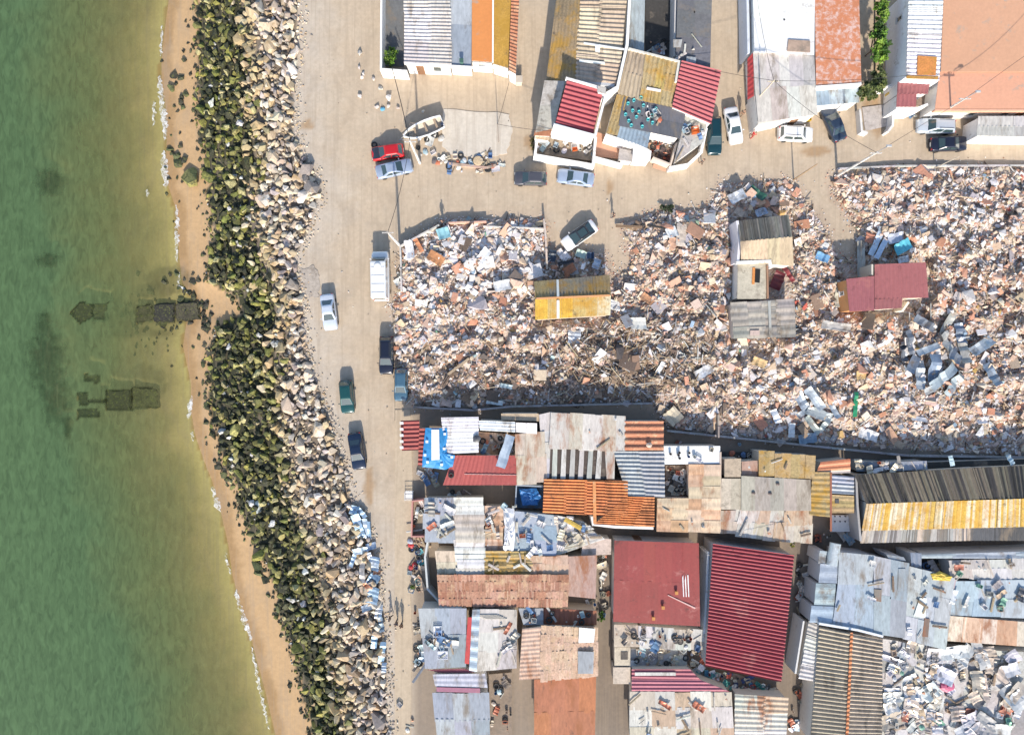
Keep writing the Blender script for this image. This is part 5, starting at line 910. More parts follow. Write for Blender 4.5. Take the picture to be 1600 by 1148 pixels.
h.roof(Q(1385, 866, 1412, 870, 1416, 876, 1390, 875), 3.1, 'greyblue', mat='metal'); h.roof(Q(1445, 965, 1453, 967, 1450, 995, 1441, 994), 3.22, [(.18, .13, .10)], mat='rusty', name='roof_patch', wall=False); h.end()
mb = MB()
def halfpipe(px, py, L, r, ang, col, label, z):
    mb = MB(); vs = []; n = 10
    for i in range(9):
        for k in range(n + 1):
            t = math.pi * k / n; vs.append(Vector(((i / 8 - .5) * L, r * math.cos(t), r * .8 * math.sin(t))))
    w = n + 1; fs = [(i * w + k, (i + 1) * w + k, (i + 1) * w + k + 1, i * w + k + 1) for i in range(8) for k in range(n)] + [tuple(range(w)), tuple(range(8 * w, 9 * w))]
    mb.add(vs, fs, col); o = mb.build('curved_sheet_roof', M['metal']); o.location = at(px, py, z); o.rotation_euler = (0, 0, R(ang)); return tag(o, label, 'roof sheet')
halfpipe(1302, 865, 2.6, .65, 80, (.58, .62, .62), 'curved pale sheet arched over the top left of the blue roofs', 3.1)
h = House('pale sheet roofs at the right edge around a dark yard with a yellow cloth', 'shack', 'shack', (.5, .5, .5))
h.roof(Q(1422, 863, 1440, 864, 1440, 890, 1424, 886), 2.9, 'greyblue', 'u', .6, .03, mat='metal'); h.roof(Q(1441, 866, 1640, 860, 1640, 872, 1442, 872), 2.8, [(.40, .43, .46)], 'v', .6, .02, (4, 1), mat='metal'); h.roof(Q(1443, 874, 1482, 874, 1486, 900, 1445, 892), .4, 'blackyard', mat='concrete', name='yard_floor', wall=False); h.roof(Q(1484, 876, 1640, 872, 1640, 906, 1488, 902), 2.7, 'patch', 'u', .7, .03, (5, 2), mat='sheet', rag=.4)
h.roof(Q(1495, 908, 1640, 908, 1640, 964, 1485, 960), 2.8, 'paleblue', None, (3), 0, (4, 2), mat='sheet', rag=.4); h.roof(Q(1482, 962, 1640, 975, 1640, 1012, 1477, 1000), 2.9, [(.55, .38, .26), (.60, .50, .40), (.50, .30, .18)], 'u', .9, .02, (6, 1), mat='rusty', label='peach brown sheets'); h.parapet([(1493, 905), (1480, 962)], 3.1, 2.4, .2, (.45, .36, .38)); h.end()
drape('cloth', [(1455, 897, 3.3), (1470, 893, 3.3), (1488, 901, 3.3), (1484, 907, 3.25), (1458, 906, 3.3)], .12, (.60, .42, .06), 'yellow cloth bunched on the roof edge of the blue-grey sheets', 'cloth')
h = House('house with a brown and cream ribbed roof divided by an orange ridge', wall=(.6, .55, .48))
h.roof(Q(1280, 980, 1331, 990, 1322, 1165, 1266, 1160), [3.1, 3.6, 3.6, 3.1], 'tanrib', 'v', .48, .10, (1, 1), mat='sheet'); h.roof(Q(1331, 990, 1379, 999, 1378, 1165, 1322, 1165), [3.6, 3.1, 3.1, 3.6], 'tanrib', 'v', .48, .10, (1, 1), mat='sheet'); h.roof(Q(1329, 988, 1333, 988, 1325, 1165, 1321, 1165), 3.75, [(.55, .20, .08)], 'v', .5, .05, mat='tile', name='ridge_tiles', wall=False)
h.roof(Q(1264, 972, 1279, 978, 1270, 1062, 1248, 1058), 2.7, 'lightgrey', 'v', .5, .04, (1, 4), mat='sheet', rag=.3, label='narrow pale left roof'); h.parapet([(1256, 970), (1243, 1052)], 2.6, 0, .2, (.62, .6, .58)); h.parapet([(1280, 974), (1340, 984), (1380, 994)], 3.4, 2.6, .25, (.66, .68, .70)); h.end()
h = House('open terrace with a pale floor crowded with junk in the lower right corner', 'terrace', 'terrace', (.62, .60, .57))
h.roof(Q(1380, 1000, 1476, 1014, 1470, 1165, 1380, 1165), 2.2, [(.50, .48, .45), (.58, .56, .53), (.34, .32, .30), (.64, .62, .59)], mat='concrete', grid=(4, 6), name='terrace_floor', rag=.3); h.roof(Q(1477, 1014, 1640, 1022, 1640, 1165, 1471, 1165), 2.0, [(.50, .48, .45), (.56, .54, .52), (.32, .30, .28), (.62, .60, .58)], mat='concrete', grid=(5, 5), name='terrace_floor', rag=.3); h.end()
# extension of the settlement at the bottom and the right edge
h = House('low row of patched grey roofs at the bottom edge between the lanes', 'house', 'house', (.6, .55, .5))
h.roof(Q(1150, 1085, 1230, 1090, 1226, 1165, 1150, 1165), 2.6, 'patchrust', 'v', .6, .04, (2, 3), mat='rusty', rag=.4); h.end()
h = House('plain grey flat roofed house at the very right edge beyond the street', 'house', 'house', WALLCOL)
h.roof(Q(1530, 182, 1640, 182, 1640, 214, 1528, 212), 2.8, 'lightgrey', 'u', .5, .04, (2, 2), mat='sheet'); h.end()
# ------------------------------------------------------------------ vehicles
def loft(mb, rings, col, cap=True):
    n = len(rings[0]); b = [Vector(p) for r in rings for p in r]; m = len(rings)
    fs = [(i * n + k, i * n + (k + 1) % n, (i + 1) * n + (k + 1) % n, (i + 1) * n + k) for i in range(m - 1) for k in range(n)]
    if cap: fs += [tuple(range(n))[::-1], tuple(range((m - 1) * n, m * n))]
    mb.add(b, fs, col)
CARS = {  # length, width, height, hood, boot, belt height, windscreen rake, rear rake
 'hatch': (3.9, 1.66, 1.45, .95, .12, .92, .75, .45), 'sedan': (4.4, 1.72, 1.42, 1.1, .75, .92, .75, .65), 'wagon': (4.5, 1.74, 1.48, 1.05, .12, .94, .75, .35), 'suv': (4.1, 1.75, 1.65, .95, .10, 1.02, .55, .2), 'coupe': (4.3, 1.76, 1.32, 1.05, .5, .90, .95, .75), 'van': (5.9, 2.05, 2.5, .75, .05, 1.35, .65, .08)}
def make_car(kind, px, py, ang, col, label, cat='car', name='parked_car', roofcol=None, hoodcol=None, scale=1.0, glassroof=False):
    L, W, Ht, hood, boot, belt, fr, rrk = CARS[kind]; L *= scale; Ht = Ht
    root = empty(name, at(px, py, Ht * .6), R(ang), label, cat); root.location.z = 0
    x0, x1 = -L / 2, L / 2; hw = W / 2; mb = MB()
    xs = [0, .02, .06, .14, .25, .4, .55, .7, .82, .9, .95, .98, 1.0]
    rings = []
    for t in xs:
        x = x0 + L * t; e = min(t, 1 - t); w = hw * (1 - .16 * max(0, 1 - e / .10) ** 2)
        zf = belt - (.20 * max(0, (t - (1 - hood / L)) / (hood / L)) ** 1.6 if t > .5 else .06 * max(0, 1 - e / .08))
        zb = .20 + .12 * max(0, 1 - e / .05)
        zt = zf - .18 * max(0, 1 - e / .02)
        rings.append([(x, -w * .94, zb), (x, -w, zb + .2), (x, -w, zt - .22), (x, -w * .95, zt - .06), (x, -w * .80, zt), (x, 0, zt + .03), (x, w * .80, zt), (x, w * .95, zt - .06), (x, w, zt - .22), (x, w, zb + .2), (x, w * .94, zb)])
    loft(mb, rings, col); body = mb.build('body', M['paint'], root, smooth=True)
    for p in body.data.polygons:
        if p.area > .6 and abs(p.normal.z) < .3 and len(p.vertices) > 6: p.use_smooth = False
    # cabin
    cx1 = x1 - hood; cx0 = x0 + boot; rx1 = cx1 - fr; rx0 = cx0 + rrk; mb = MB(); bw, rw = hw * .93, hw * .72; zr = Ht; zb = belt - .02
    if kind == 'van': rw = hw * .86
    def ringc(t, z, w, a, b): return [(a, -w * .9, z), (a + .12, -w, z), (b - .12, -w, z), (b, -w * .9, z), (b, w * .9, z), (b - .12, w, z), (a + .12, w, z), (a, w * .9, z)]
    loft(mb, [ringc(0, zb, bw, cx0, cx1), ringc(0, zr - .10, rw + .02, rx0, rx1), ringc(0, zr - .03, rw - .05, rx0 + .10, rx1 - .08), ringc(0, zr, rw - .22, rx0 + .3, rx1 - .25)], roofcol or col)
    mb.build('cabin', M['paint'], root, smooth=False)
    def pane(name, P, inset=.10, off=.012):
        P = [Vector(p) for p in P]; c = sum(P, Vector()) / 4; n = (P[1] - P[0]).cross(P[2] - P[0]).normalized()
        if n.z < 0 and abs(n.z) > .05: n = -n
        elif n.dot(c - Vector((c.x * .5, 0, c.z))) < 0 and abs(n.z) <= .05: n = -n
        q = [p + (c - p).normalized() * inset + n * off for p in P]; m2 = MB(); m2.add(q + [v - n * .03 for v in q], [(0, 1, 2, 3), (7, 6, 5, 4), (0, 4, 5, 1), (1, 5, 6, 2), (2, 6, 7, 3), (3, 7, 4, 0)], (.05, .07, .08)); return m2.build(name, M['glass'], root)
    zt = zr - .10
    if glassroof: pane('glass_roof', [(rx0 + .2, -rw + .18, zr), (rx1 - .1, -rw + .18, zr), (rx1 - .1, rw - .18, zr), (rx0 + .2, rw - .18, zr)], .02, .02)
    pane('windscreen', [(cx1, -bw * .88, zb), (cx1, bw * .88, zb), (rx1, rw * .9, zt), (rx1, -rw * .9, zt)], .07)
    if kind == 'van' : pane('rear_window', [(cx0, -bw * .8, zb + .25), (cx0, bw * .8, zb + .25), (rx0, rw * .8, zt - .1), (rx0, -rw * .8, zt - .1)], .1)
    else: pane('rear_window', [(cx0, -bw * .88, zb), (cx0, bw * .88, zb), (rx0, rw * .9, zt), (rx0, -rw * .9, zt)], .09)
    for s in (-1, 1):
        nwin = 1 if kind == 'van' else 2; a0 = (cx0 + rx0) / 2 + .05; a1 = (cx1 + rx1) / 2 - .1
        lo = [cx0 + .25, cx1 - .2]; hi = [rx0 + .15, rx1 - .1]
        if kind == 'van': lo = [cx1 - 1.3, cx1 - .2]; hi = [rx1 - .9, rx1 - .1]
        for k in range(nwin):
            t0, t1 = k / nwin, (k + 1) / nwin
            P = [(lo[0] + (lo[1] - lo[0]) * t0, s * bw, zb), (lo[0] + (lo[1] - lo[0]) * t1, s * bw, zb), (hi[0] + (hi[1] - hi[0]) * t1, s * (rw + .02), zt), (hi[0] + (hi[1] - hi[0]) * t0, s * (rw + .02), zt)]
            pane('side_window', P, .07)
        m2 = MB(); m2.box((cx1 - .25, s * (bw + .12), belt + .08), (.10, .16, .12), hoodcol or col); m2.build('mirror', M['paint'], root)
        m2 = MB(); m2.box((x1 - .06, s * hw * .66, belt - .34), (.10, hw * .34, .14), (.7, .7, .66)); m2.build('headlight', M['plastic'], root)
        m2 = MB(); m2.box((x0 + .05, s * hw * .74, belt - .20), (.09, hw * .2, .22), (.45, .02, .02)); m2.build('tail_light', M['plastic'], root)
        for xx in (x0 + L * .19, x1 - L * .19):
            rot = Matrix.Rotation(math.pi / 2, 3, 'X'); m2 = MB(); m2.lathe([(.18, -.1), (.29, -.1), (.31, -.07), (.31, .07), (.29, .1), (.18, .1)], (.02, .02, .02), (xx, s * (hw - .10), .31), 18, rot)
            ty = m2.build('tyre', M['rubber'], root); m2 = MB(); m2.lathe([(.02, -.085), (.18, -.085), (.19, 0), (.18, .085), (.02, .085)], (.45, .45, .46), (xx, s * (hw - .10), .31), 12, rot); m2.build('rim', M['metal'], ty)
    for xx, nm in ((x1 - .03, 'bumper'), (x0 + .03, 'bumper')):
        m2 = MB(); m2.box((xx, 0, .42), (.14, W * .86, .20), tuple(k * .75 for k in (hoodcol or col))); m2.build(nm, M['plastic'], root)
    if hoodcol:
        m2 = MB(); z = belt + .035; m2.add([Vector(p) for p in [(cx1 - .02, -hw * .82, z - .012), (cx1 - .02, hw * .82, z - .012), (x1 - .12, hw * .76, z - .19), (x1 - .12, -hw * .76, z - .19), (cx1 + hood * .5, -hw * .82, z - .04), (cx1 + hood * .5, hw * .82, z - .04)]], [(0, 4, 5, 1), (4, 3, 2, 5)], hoodcol); m2.build('bonnet', M['paint'], root)
    m2 = MB(); m2.box((x0 - .012, 0, .62), (.02, .5, .12), (.7, .7, .68)); m2.build('number_plate', M['plastic'], root)
    if kind in ('van',):
        m2 = MB(); m2.lathe([(.42, 0), (.40, .10), (.28, .13), (0.0, .14)], (.70, .70, .69), (.9, 0, Ht), 16); m2.build('roof_vent', M['plastic'], root)
        for k in range(4): m2 = MB(); m2.box((-2.2 + k * 1.0, 0, Ht + .02), (.06, 1.5, .04), (.66, .66, .66)); m2.build('roof_rib', M['paint'], root)
    if kind == 'suv' or kind == 'wagon':
        for s in (-1, 1): m2 = MB(); m2.tube([(rx0 + .2, s * (rw - .12), Ht + .02), (rx1 - .3, s * (rw - .12), Ht + .02)], .025, (.08, .08, .08), 6); m2.build('roof_rail', M['metal'], root)
    return root
WH = (.78, .78, .78); SV = (.46, .50, .56); SB = (.30, .37, .49)
make_car('hatch', 605, 237, 188, (.50, .015, .02), 'bright red hatchback with a dark bonnet beside the blue-silver saloon', hoodcol=(.03, .035, .05))
make_car('sedan', 615, 263, 13, (.30, .36, .47), 'blue-silver saloon parked right beside the red hatchback')
make_car('hatch', 829, 278, 179, (.075, .075, .09), 'dark grey hatchback parked in front of the white terraced house')
make_car('sedan', 900, 277, 172, SB, 'light blue saloon below the white terrace wall, right of the dark grey hatchback')
make_car('coupe', 906, 367, 215, WH, 'white coupe with a black glass roof standing askew at the edge of the rubble', glassroof=True, roofcol=(.02, .02, .025), scale=1.06)
make_car('wagon', 1117, 211, 271, (.006, .038, .05), 'dark green-blue estate car tight against the wall below the faded red roof')
make_car('sedan', 1147, 195, 281, WH, 'white saloon parked askew between the green estate and the pale roofed house')
make_car('suv', 1245, 208, -3, WH, 'small white off-roader with roof rails in front of the pale roofed house')
make_car('sedan', 1304, 192, 113, (.025, .04, .07), 'black saloon parked at an angle between the white off-roader and the ramp')
make_car('wagon', 1465, 196, 178, (.42, .47, .53), 'silver estate car, upper one of the two at the upper right')
make_car('sedan', 1484, 224, 2, (.012, .014, .03), 'black saloon, lower one of the two at the upper right')
make_car('van', 593, 430, 91, WH, 'long white van parked beside the rubble', 'van', 'parked_van')
make_car('sedan', 513, 487, 277, (.55, .60, .68), 'silver-white saloon alone at the gravel edge of the rock bank', scale=.98)
make_car('wagon', 603, 555, 270, (.012, .015, .03), 'black estate car directly below the white van by the rubble')
make_car('hatch', 626, 601, 269, (.06, .13, .19), 'blue-teal hatchback tucked in behind the black estate car by the rubble')
make_car('hatch', 541, 620, 275, (.010, .065, .065), 'dark green hatchback on the bank side of the road')
make_car('sedan', 557, 705, 279, (.008, .018, .045), 'navy saloon on the bank side of the road, the lowest parked car')
# ------------------------------------------------------------------ boat on its trailer
def boat():
    o = empty('small_boat', at(662, 203, .9), R(202), 'small white open boat full of debris standing on the ground beside the concrete pad', 'boat'); o.location.z = .45
    def ring(x, w, z0, z1): return [(x, -w, z1), (x, -w * .92, (z0 + z1) / 2), (x, -w * .45, z0), (x, w * .45, z0), (x, w * .92, (z0 + z1) / 2), (x, w, z1)]
    st = [(-2.45, .72, .05, .72), (-1.5, .86, 0, .72), (-.4, .90, 0, .74), (.7, .82, .02, .78), (1.5, .62, .08, .84), (2.1, .34, .22, .92), (2.5, .05, .5, 1.0)]
    mb = MB(); R1 = [ring(*s) for s in st]; n = 6; vs = [Vector(p) for r in R1 for p in r]
    fs = [(i * n + k, (i + 1) * n + k, (i + 1) * n + k + 1, i * n + k + 1) for i in range(len(st) - 1) for k in range(n - 1)] + [tuple(range(n))]
    mb.add(vs, fs, (.72, .71, .68))
    R2 = [ring(s[0] + (.06 if i == 0 else -.05 if i == 6 else 0), max(s[1] - .09, .01), s[2] + .07, s[3]) for i, s in enumerate(st)]
    mb.add([Vector(p) for r in R2 for p in r], fs, (.46, .41, .34)); mb.build('hull', M['plaster'], o)
    mb = MB()
    for s in (0, 5):
        mb.tube([Vector(r[s]) + Vector((0, 0, .02)) for r in R1], .10, (.78, .77, .75), 6)
    mb.tube([Vector(R1[0][0]), Vector(R1[0][5])], .06, (.78, .77, .75), 6); mb.build('gunwale', M['plaster'], o)
    for x in (-1.6, -.3, 1.0):
        mb = MB(); mb.box((x, 0, .55), (.26, 1.45 if x < .5 else 1.1, .05), (.35, .26, .18)); mb.build('thwart', M['wood'], o)
    mb = MB(); mb.box((-2.3, .3, .6), (.3, .3, .5), (.03, .04, .07)); mb.build('outboard_motor', M['plastic'], o)
    t = empty('boat_trailer', at(662, 203, .5), R(202), 'rusty trailer frame under the small white boat', 'trailer'); t.location.z = 0
    mb = MB(); mb.tube([(-2, -.6, .4), (1.5, -.6, .4), (3.2, 0, .4)], .05, (.5, .48, .45), 6); mb.tube([(-2, .6, .4), (1.5, .6, .4), (3.2, .02, .41)], .05, (.5, .48, .45), 6); mb.tube([(-.8, -.8, .33), (-.8, .8, .33)], .04, (.3, .2, .15), 6); mb.build('frame', M['metal'], t)
    for s in (-1, 1): mb = MB(); mb.lathe([(.12, -.08), (.26, -.08), (.27, 0), (.26, .08), (.12, .08)], (.02, .02, .02), (-.8, s * .88, .27), 14, Matrix.Rotation(math.pi / 2, 3, 'X')); mb.build('wheel', M['rubber'], t)
boat()
# ------------------------------------------------------------------ poles and wires
def pole(px, py, hgt, col, label, r=.17, lean=(0, 0), arm=True, mat='concrete', lamp=False):
    o = empty('utility_pole', at(px, py, 0), 0, label, 'utility pole'); top = Vector((lean[0], lean[1], hgt)); mb = MB(); mb.tube([(0, 0, -.1), tuple(top * .5), tuple(top)], r, col, 8, r * .62); mb.build('pole', M[mat], o)
    if arm:
        mb = MB(); mb.box(top + Vector((0, 0, -.35)), (1.3, .09, .09), tuple(k * .7 for k in col)); mb.build('cross_arm', M['wood'], o)
        for k in (-.55, 0, .55): mb = MB(); mb.lathe([(.02, -.08), (.05, -.04), (.03, 0), (.05, .04), (.02, .08)], (.5, .5, .48), top + Vector((k, 0, -.22)), 8); mb.build('insulator', M['plastic'], o)
    if lamp:
        mb = MB(); mb.tube([top - Vector((0, 0, .6)), top + Vector((.5, .3, 0)), top + Vector((1.0, .55, .05))], .04, (.4, .4, .4), 6); mb.build('arm', M['metal'], o)
        mb = MB(); mb.box(top + Vector((1.25, .68, .05)), (.6, .25, .12), (.6, .6, .6), taper=.7); mb.build('lamp_head', M['metal'], o)
    p = at(px, py, 0); return Vector((p.x, p.y, 0)) + top
GP = (.62, .60, .58); BP = (.33, .22, .13)
P1 = pole(656, 255, 7.4, GP, 'white concrete pole rising beside the small boat'); P2 = pole(625, 384, 7.6, GP, 'white concrete pole at the rubble corner by the van'); P3 = pole(1308, 275, 8.3, GP, 'tall grey pole at the upper edge of the right rubble', .16, lamp=True)
P4 = pole(1240, 281, 5.8, BP, 'slim brown wooden pole at the street end of the dusty track', .09, arm=False, mat='wood'); P5 = pole(1172, 167, 7.0, (.55, .48, .38), 'cream pole leaning over the pale grey roof near the red awning', .10); P6 = pole(1458, 184, 5.6, GP, 'grey street lamp pole in front of the terracotta pink roof', .14, lamp=True)
P7 = pole(1460, 263, 4.2, (.5, .44, .36), 'short thin pole by the street wall near the black saloon', .07, arm=False, mat='wood'); P8 = pole(1092, 852, 3.9, GP, 'short pole in the gap between the two red warehouses', .08, arm=False)
P9 = pole(1126, 652, 3.2, (.30, .24, .2), 'thin dark post in the shadowed edge of the rubble above the lane', .07, arm=False, mat='wood'); P10 = pole(779, 222, 5.5, (.26, .22, .19), 'thin dark pole at the right of the concrete pad', .06, arm=False, mat='wood')
def wire(a, b, label, sag=.5, r=.022):
    pts = [a.lerp(b, i / 12) - Vector((0, 0, 4 * sag * (i / 12) * (1 - i / 12))) for i in range(13)]; mb = MB(); mb.tube([p - a for p in pts], r, (.03, .03, .03), 5); return tag(mb.build('power_cable', M['rubber'], loc=a), label, 'cable')
up = Vector((0, 0, -.15))
wire(P1 + up, at(612, 104, 4.2), 'black cable from the pole by the boat up to the courtyard house', r=.045); wire(P1 + up, P2 + up, 'sagging cable between the two white poles left of the houses', 1.0, .03); wire(P5 + up, at(1180, -30, 6), 'cable running up from the cream pole over the white slab'); wire(P5 + up, P3 + up, 'cable from the cream pole to the tall grey pole', .8)
wire(P5 + up, at(1064, 98, 3.8), 'cable from the cream pole to the faded red roof', .3); wire(P5 + up, at(1420, 118, 4.8), 'cable from the cream pole across the orange roof to the white block', .6); wire(P10, at(862, 205, 3.6), 'cable from the thin dark pole to the two storey white house', .3); wire(P10, at(798, 118, 3.4), 'cable from the thin dark pole up to the mustard yellow roof', .3)
wire(P3 + up, P6 + up, 'cable from the tall grey pole to the street lamp pole', .5); wire(P6 + up, at(1640, 60, 6), 'cable leaving the street lamp pole to the right', .4); wire(P2 + up, at(617, 657, 3.0), 'long cable from the pole by the van down to the red awning', 1.2, .02)
wire(P8, at(1241, 866, 4.8), 'thin cable over the top of the corrugated red warehouse', .1, .02)
# ------------------------------------------------------------------ people
def skin(name, joints, edges, mat, parent, col=None):
    me = bpy.data.meshes.new(name); me.from_pydata([j[:3] for j in joints], edges, []); o = bpy.data.objects.new(name, me); C.objects.link(o)
    ca = None; md = o.modifiers.new('skin', 'SKIN'); md.use_smooth_shade = True
    if not me.skin_vertices: bm = bmesh.new(); bm.from_mesh(me); bm.verts.layers.skin.verify(); bm.to_mesh(me); bm.free()
    for i, j in enumerate(joints): me.skin_vertices[0].data[i].radius = (j[3], j[3] * (j[4] if len(j) > 4 else 1)); me.skin_vertices[0].data[i].use_root = (i == 0)
    s = o.modifiers.new('sub', 'SUBSURF'); s.levels = 1; s.render_levels = 2
    me.materials.append(mat); o.parent = parent; return o
_pm = {}
def solid(rgb, rough=.85):
    k = tuple(rgb)
    if k not in _pm:
        m = bpy.data.materials.new('fabric'); m.use_nodes = True; t = m.node_tree; b = t.nodes['Principled BSDF']; b.inputs['Roughness'].default_value = rough
        n = t.nodes.new('ShaderNodeTexNoise'); n.inputs['Scale'].default_value = 15; r = t.nodes.new('ShaderNodeValToRGB'); r.color_ramp.elements[0].color = (*[c * .8 for c in rgb], 1); r.color_ramp.elements[1].color = (*[min(c * 1.2, .9) for c in rgb], 1); t.links.new(n.outputs[0], r.inputs[0]); t.links.new(r.outputs[0], b.inputs['Base Color']); _pm[k] = m
    return _pm[k]
def person(px, py, ang, shirt, trou, hair, label, stride=.25):
    p = at(px, py, 1.0); root = empty('person', (p.x, p.y, 0), R(ang), label, 'person'); s = stride
    J = [(0, 0, .95, .11), (0, 0, 1.15, .12, 1.3), (0, 0, 1.36, .13, 1.4), (0, 0, 1.5, .055), (.01, 0, 1.64, .10, .85), (.02, 0, 1.72, .075),
         (0, .17, 1.40, .06), (-.06 * s * 4, .25, 1.12, .042), (.12 * s * 4 - .02, .24, .90, .032), (0, -.17, 1.40, .06), (.06 * s * 4, -.25, 1.12, .042), (.22, -.24, .92, .032),
         (0, .09, .88, .085), (s * .5, .10, .50, .06), (s * .75, .10, .09, .042), (s * .75 + .15, .11, .04, .035), (0, -.09, .88, .085), (-s * .3, -.10, .50, .06), (-s, -.10, .10, .042), (-s + .14, -.11, .04, .035)]
    E = [(0, 1), (1, 2), (2, 3), (3, 4), (4, 5), (2, 6), (6, 7), (7, 8), (2, 9), (9, 10), (10, 11), (0, 12), (12, 13), (13, 14), (14, 15), (0, 16), (16, 17), (17, 18), (18, 19)]
    for (h, sg) in ((8, 1), (11, -1)):
        hx, hy, hz = J[h][:3]
        for k in range(4):
            J.append((hx + .02 * (k - 1.5), hy, hz - .05, .012)); J.append((hx + .02 * (k - 1.5) + .01, hy - sg * .015, hz - .12 + .008 * abs(k - 1.5), .009)); E += [(h, len(J) - 2), (len(J) - 2, len(J) - 1)]
        J.append((hx + .045, hy - sg * .02, hz - .06, .011)); E.append((h, len(J) - 1))
    skin('body', J, E, solid((.42, .25, .17), .6), root)
    skin('shirt', [(0, 0, .98, .125, 1.2), (0, 0, 1.15, .135, 1.3), (0, 0, 1.37, .145, 1.4), (0, .18, 1.41, .075), (J[7][0] * .8, .24, 1.16, .058), (0, -.18, 1.41, .075), (J[10][0] * .8, -.24, 1.16, .058)], [(0, 1), (1, 2), (2, 3), (3, 4), (2, 5), (5, 6)], solid(shirt), root)
    skin('trousers', [(0, 0, .96, .125, 1.2), (0, .09, .86, .10), (s * .5, .10, .50, .078), (s * .73, .10, .13, .062), (0, -.09, .86, .10), (-s * .3, -.10, .50, .078), (-s * .95, -.10, .14, .062)], [(0, 1), (1, 2), (2, 3), (0, 4), (4, 5), (5, 6)], solid(trou), root)
    skin('hair', [(-.02, 0, 1.66, .105, .9), (-.01, 0, 1.74, .09)], [(0, 1)], solid(hair), root)
    mb = MB(); mb.box((.112, 0, 1.64), (.03, .022, .045), (.42, .25, .17), taper=.5); mb.build('nose', M['skin'], root)
    for sg in (-1, 1):
        mb = MB(); mb.box((.10, sg * .033, 1.67), (.015, .022, .012), (.05, .04, .03)); mb.build('eye', M['skin'], root)
        mb = MB(); mb.box((.02, sg * .098, 1.65), (.035, .02, .06), (.42, .25, .17)); mb.build('ear', M['skin'], root)
    mb = MB(); mb.box((.103, 0, 1.60), (.012, .045, .010), (.35, .12, .1)); mb.build('mouth', M['skin'], root)
DK = (.03, .03, .035)
person(959, 336, 200, DK, (.04, .04, .06), DK, 'person in black walking on the street above the rubble near the white coupe')
person(1098, 252, 120, (.05, .05, .05), (.12, .09, .07), (.05, .03, .02), 'person in dark clothes in the street below the corner of the white fronted house')
person(1178, 210, 40, (.50, .02, .03), (.35, .03, .03), (.04, .03, .02), 'person dressed in red standing between the white saloon and the white off-roader')
person(1161, 176, 250, (.10, .07, .05), (.20, .14, .10), (.05, .03, .02), 'person in brown by the pale roofed house wall, right of the white saloon')
person(609, 966, 170, DK, (.05, .05, .05), DK, 'person in black at the lower road, leftmost of the three walkers')
person(619, 974, 250, (.10, .10, .12), (.04, .04, .05), (.04, .03, .02), 'person in grey at the lower road, the middle of the three walkers')
person(627, 977, 240, (.25, .14, .08), (.05, .04, .04), (.05, .03, .02), 'person in a brown top at the lower road, rightmost of the three walkers')
person(690, 346, 60, (.035, .03, .035), (.06, .05, .05), DK, 'person in dark clothes standing on the upper left rubble edge')
# ------------------------------------------------------------------ plants
def foliage(name, px, py, z0, rad, hgt, n, cols, label, cat, spots=None, trunk=True, leaf=.16, seed=1):
    rr = random.Random(seed); base = at(px, py, z0); root = empty(name, base, 0, label, cat)
    ctr = spots or [(0, 0, hgt * .6, rad)]
    if trunk:
        mb = MB(); mb.tube([(0, 0, 0), (.05, .04, hgt * .35), (0, .1, hgt * .6)], .09, (.14, .10, .07), 7, .05)
        for c in ctr[:6]: mb.tube([(.03, .03, hgt * .3), (c[0] * .5, c[1] * .5, hgt * .45), (c[0], c[1], c[2])], .04, (.14, .10, .07), 5, .015)
        mb.build('trunk', M['bark'], root)
    V = []; T = []; CL = []
    clumps = []
    for c in ctr:
        for _ in range(int(9 + c[3] * 6)):
            d = Vector((rr.gauss(0, 1), rr.gauss(0, 1), rr.gauss(0, .7))).normalized() * c[3] * rr.uniform(.35, 1.0); clumps.append((Vector(c[:3]) + d, c[3] * rr.uniform(.16, .34), rr.choice(cols)))
    for k in range(n):
        c, r, cl = rr.choice(clumps); p = c + Vector((rr.gauss(0, 1), rr.gauss(0, 1), rr.gauss(0, .7))) * r * .6; l = leaf * rr.uniform(.6, 1.3)
        m = Euler((rr.uniform(-.9, .9), rr.uniform(-.9, .9), rr.uniform(0, 6.28))).to_matrix(); q = [p + m @ Vector(v) for v in ((-l, 0, 0), (0, -l * .38, .02), (l, 0, -.03), (0, l * .38, .02))]
        b = len(V); V += [tuple(v) for v in q]; T += [(b, b + 1, b + 2), (b, b + 2, b + 3)]; f = rr.uniform(.6, 1.5); cc = [x * f for x in cl]; CL += [cc, cc]
    o = np_obj('crown', np.array(V), np.array(T), np.array(CL), M['leaf']); o.parent = root; return root
G1 = [(.10, .20, .02), (.05, .12, .015), (.16, .26, .03), (.03, .07, .01)]; G2 = [(.08, .11, .03), (.12, .15, .04), (.05, .07, .02), (.17, .19, .06)]
foliage('courtyard_tree', 613, 96, .15, 1.1, 1.9, 1500, G1, 'bushy green tree filling the small walled courtyard at the top left', 'tree', [(0, 0, 1.2, .75), (.2, .7, 1.0, .5), (-.1, -.6, 1.1, .6), (.3, -.2, 1.5, .4)], leaf=.15, seed=3)
foliage('climbing_vine', 1352, 88, .1, 1, 3.4, 7000, G1, 'bright green climbing vine along the right side of the orange worn roof', 'vine', [(0, -1.6, 3.0, .95), (.1, -.4, 3.1, .9), (-.1, .8, 3.1, .95), (.1, 2.0, 3.0, .8), (.2, 3.2, 3.0, .75), (.3, 4.6, 2.9, .75), (0, 6.0, 2.9, .7), (0, 7.2, 2.9, .7)], leaf=.19, seed=4)
foliage('shrub_tree', 1346, 150, .05, 1, 2.8, 5500, G2, 'olive green tree hanging over the pale blue porch and the black saloon', 'tree', [(0, 0, 2.2, 1.1), (.9, .7, 2.3, .8), (-1.1, -.5, 1.9, .8), (.8, 1.8, 2.2, .7), (-1.7, -.9, 1.5, .5), (.3, -.9, 1.8, .6)], leaf=.18, seed=5)
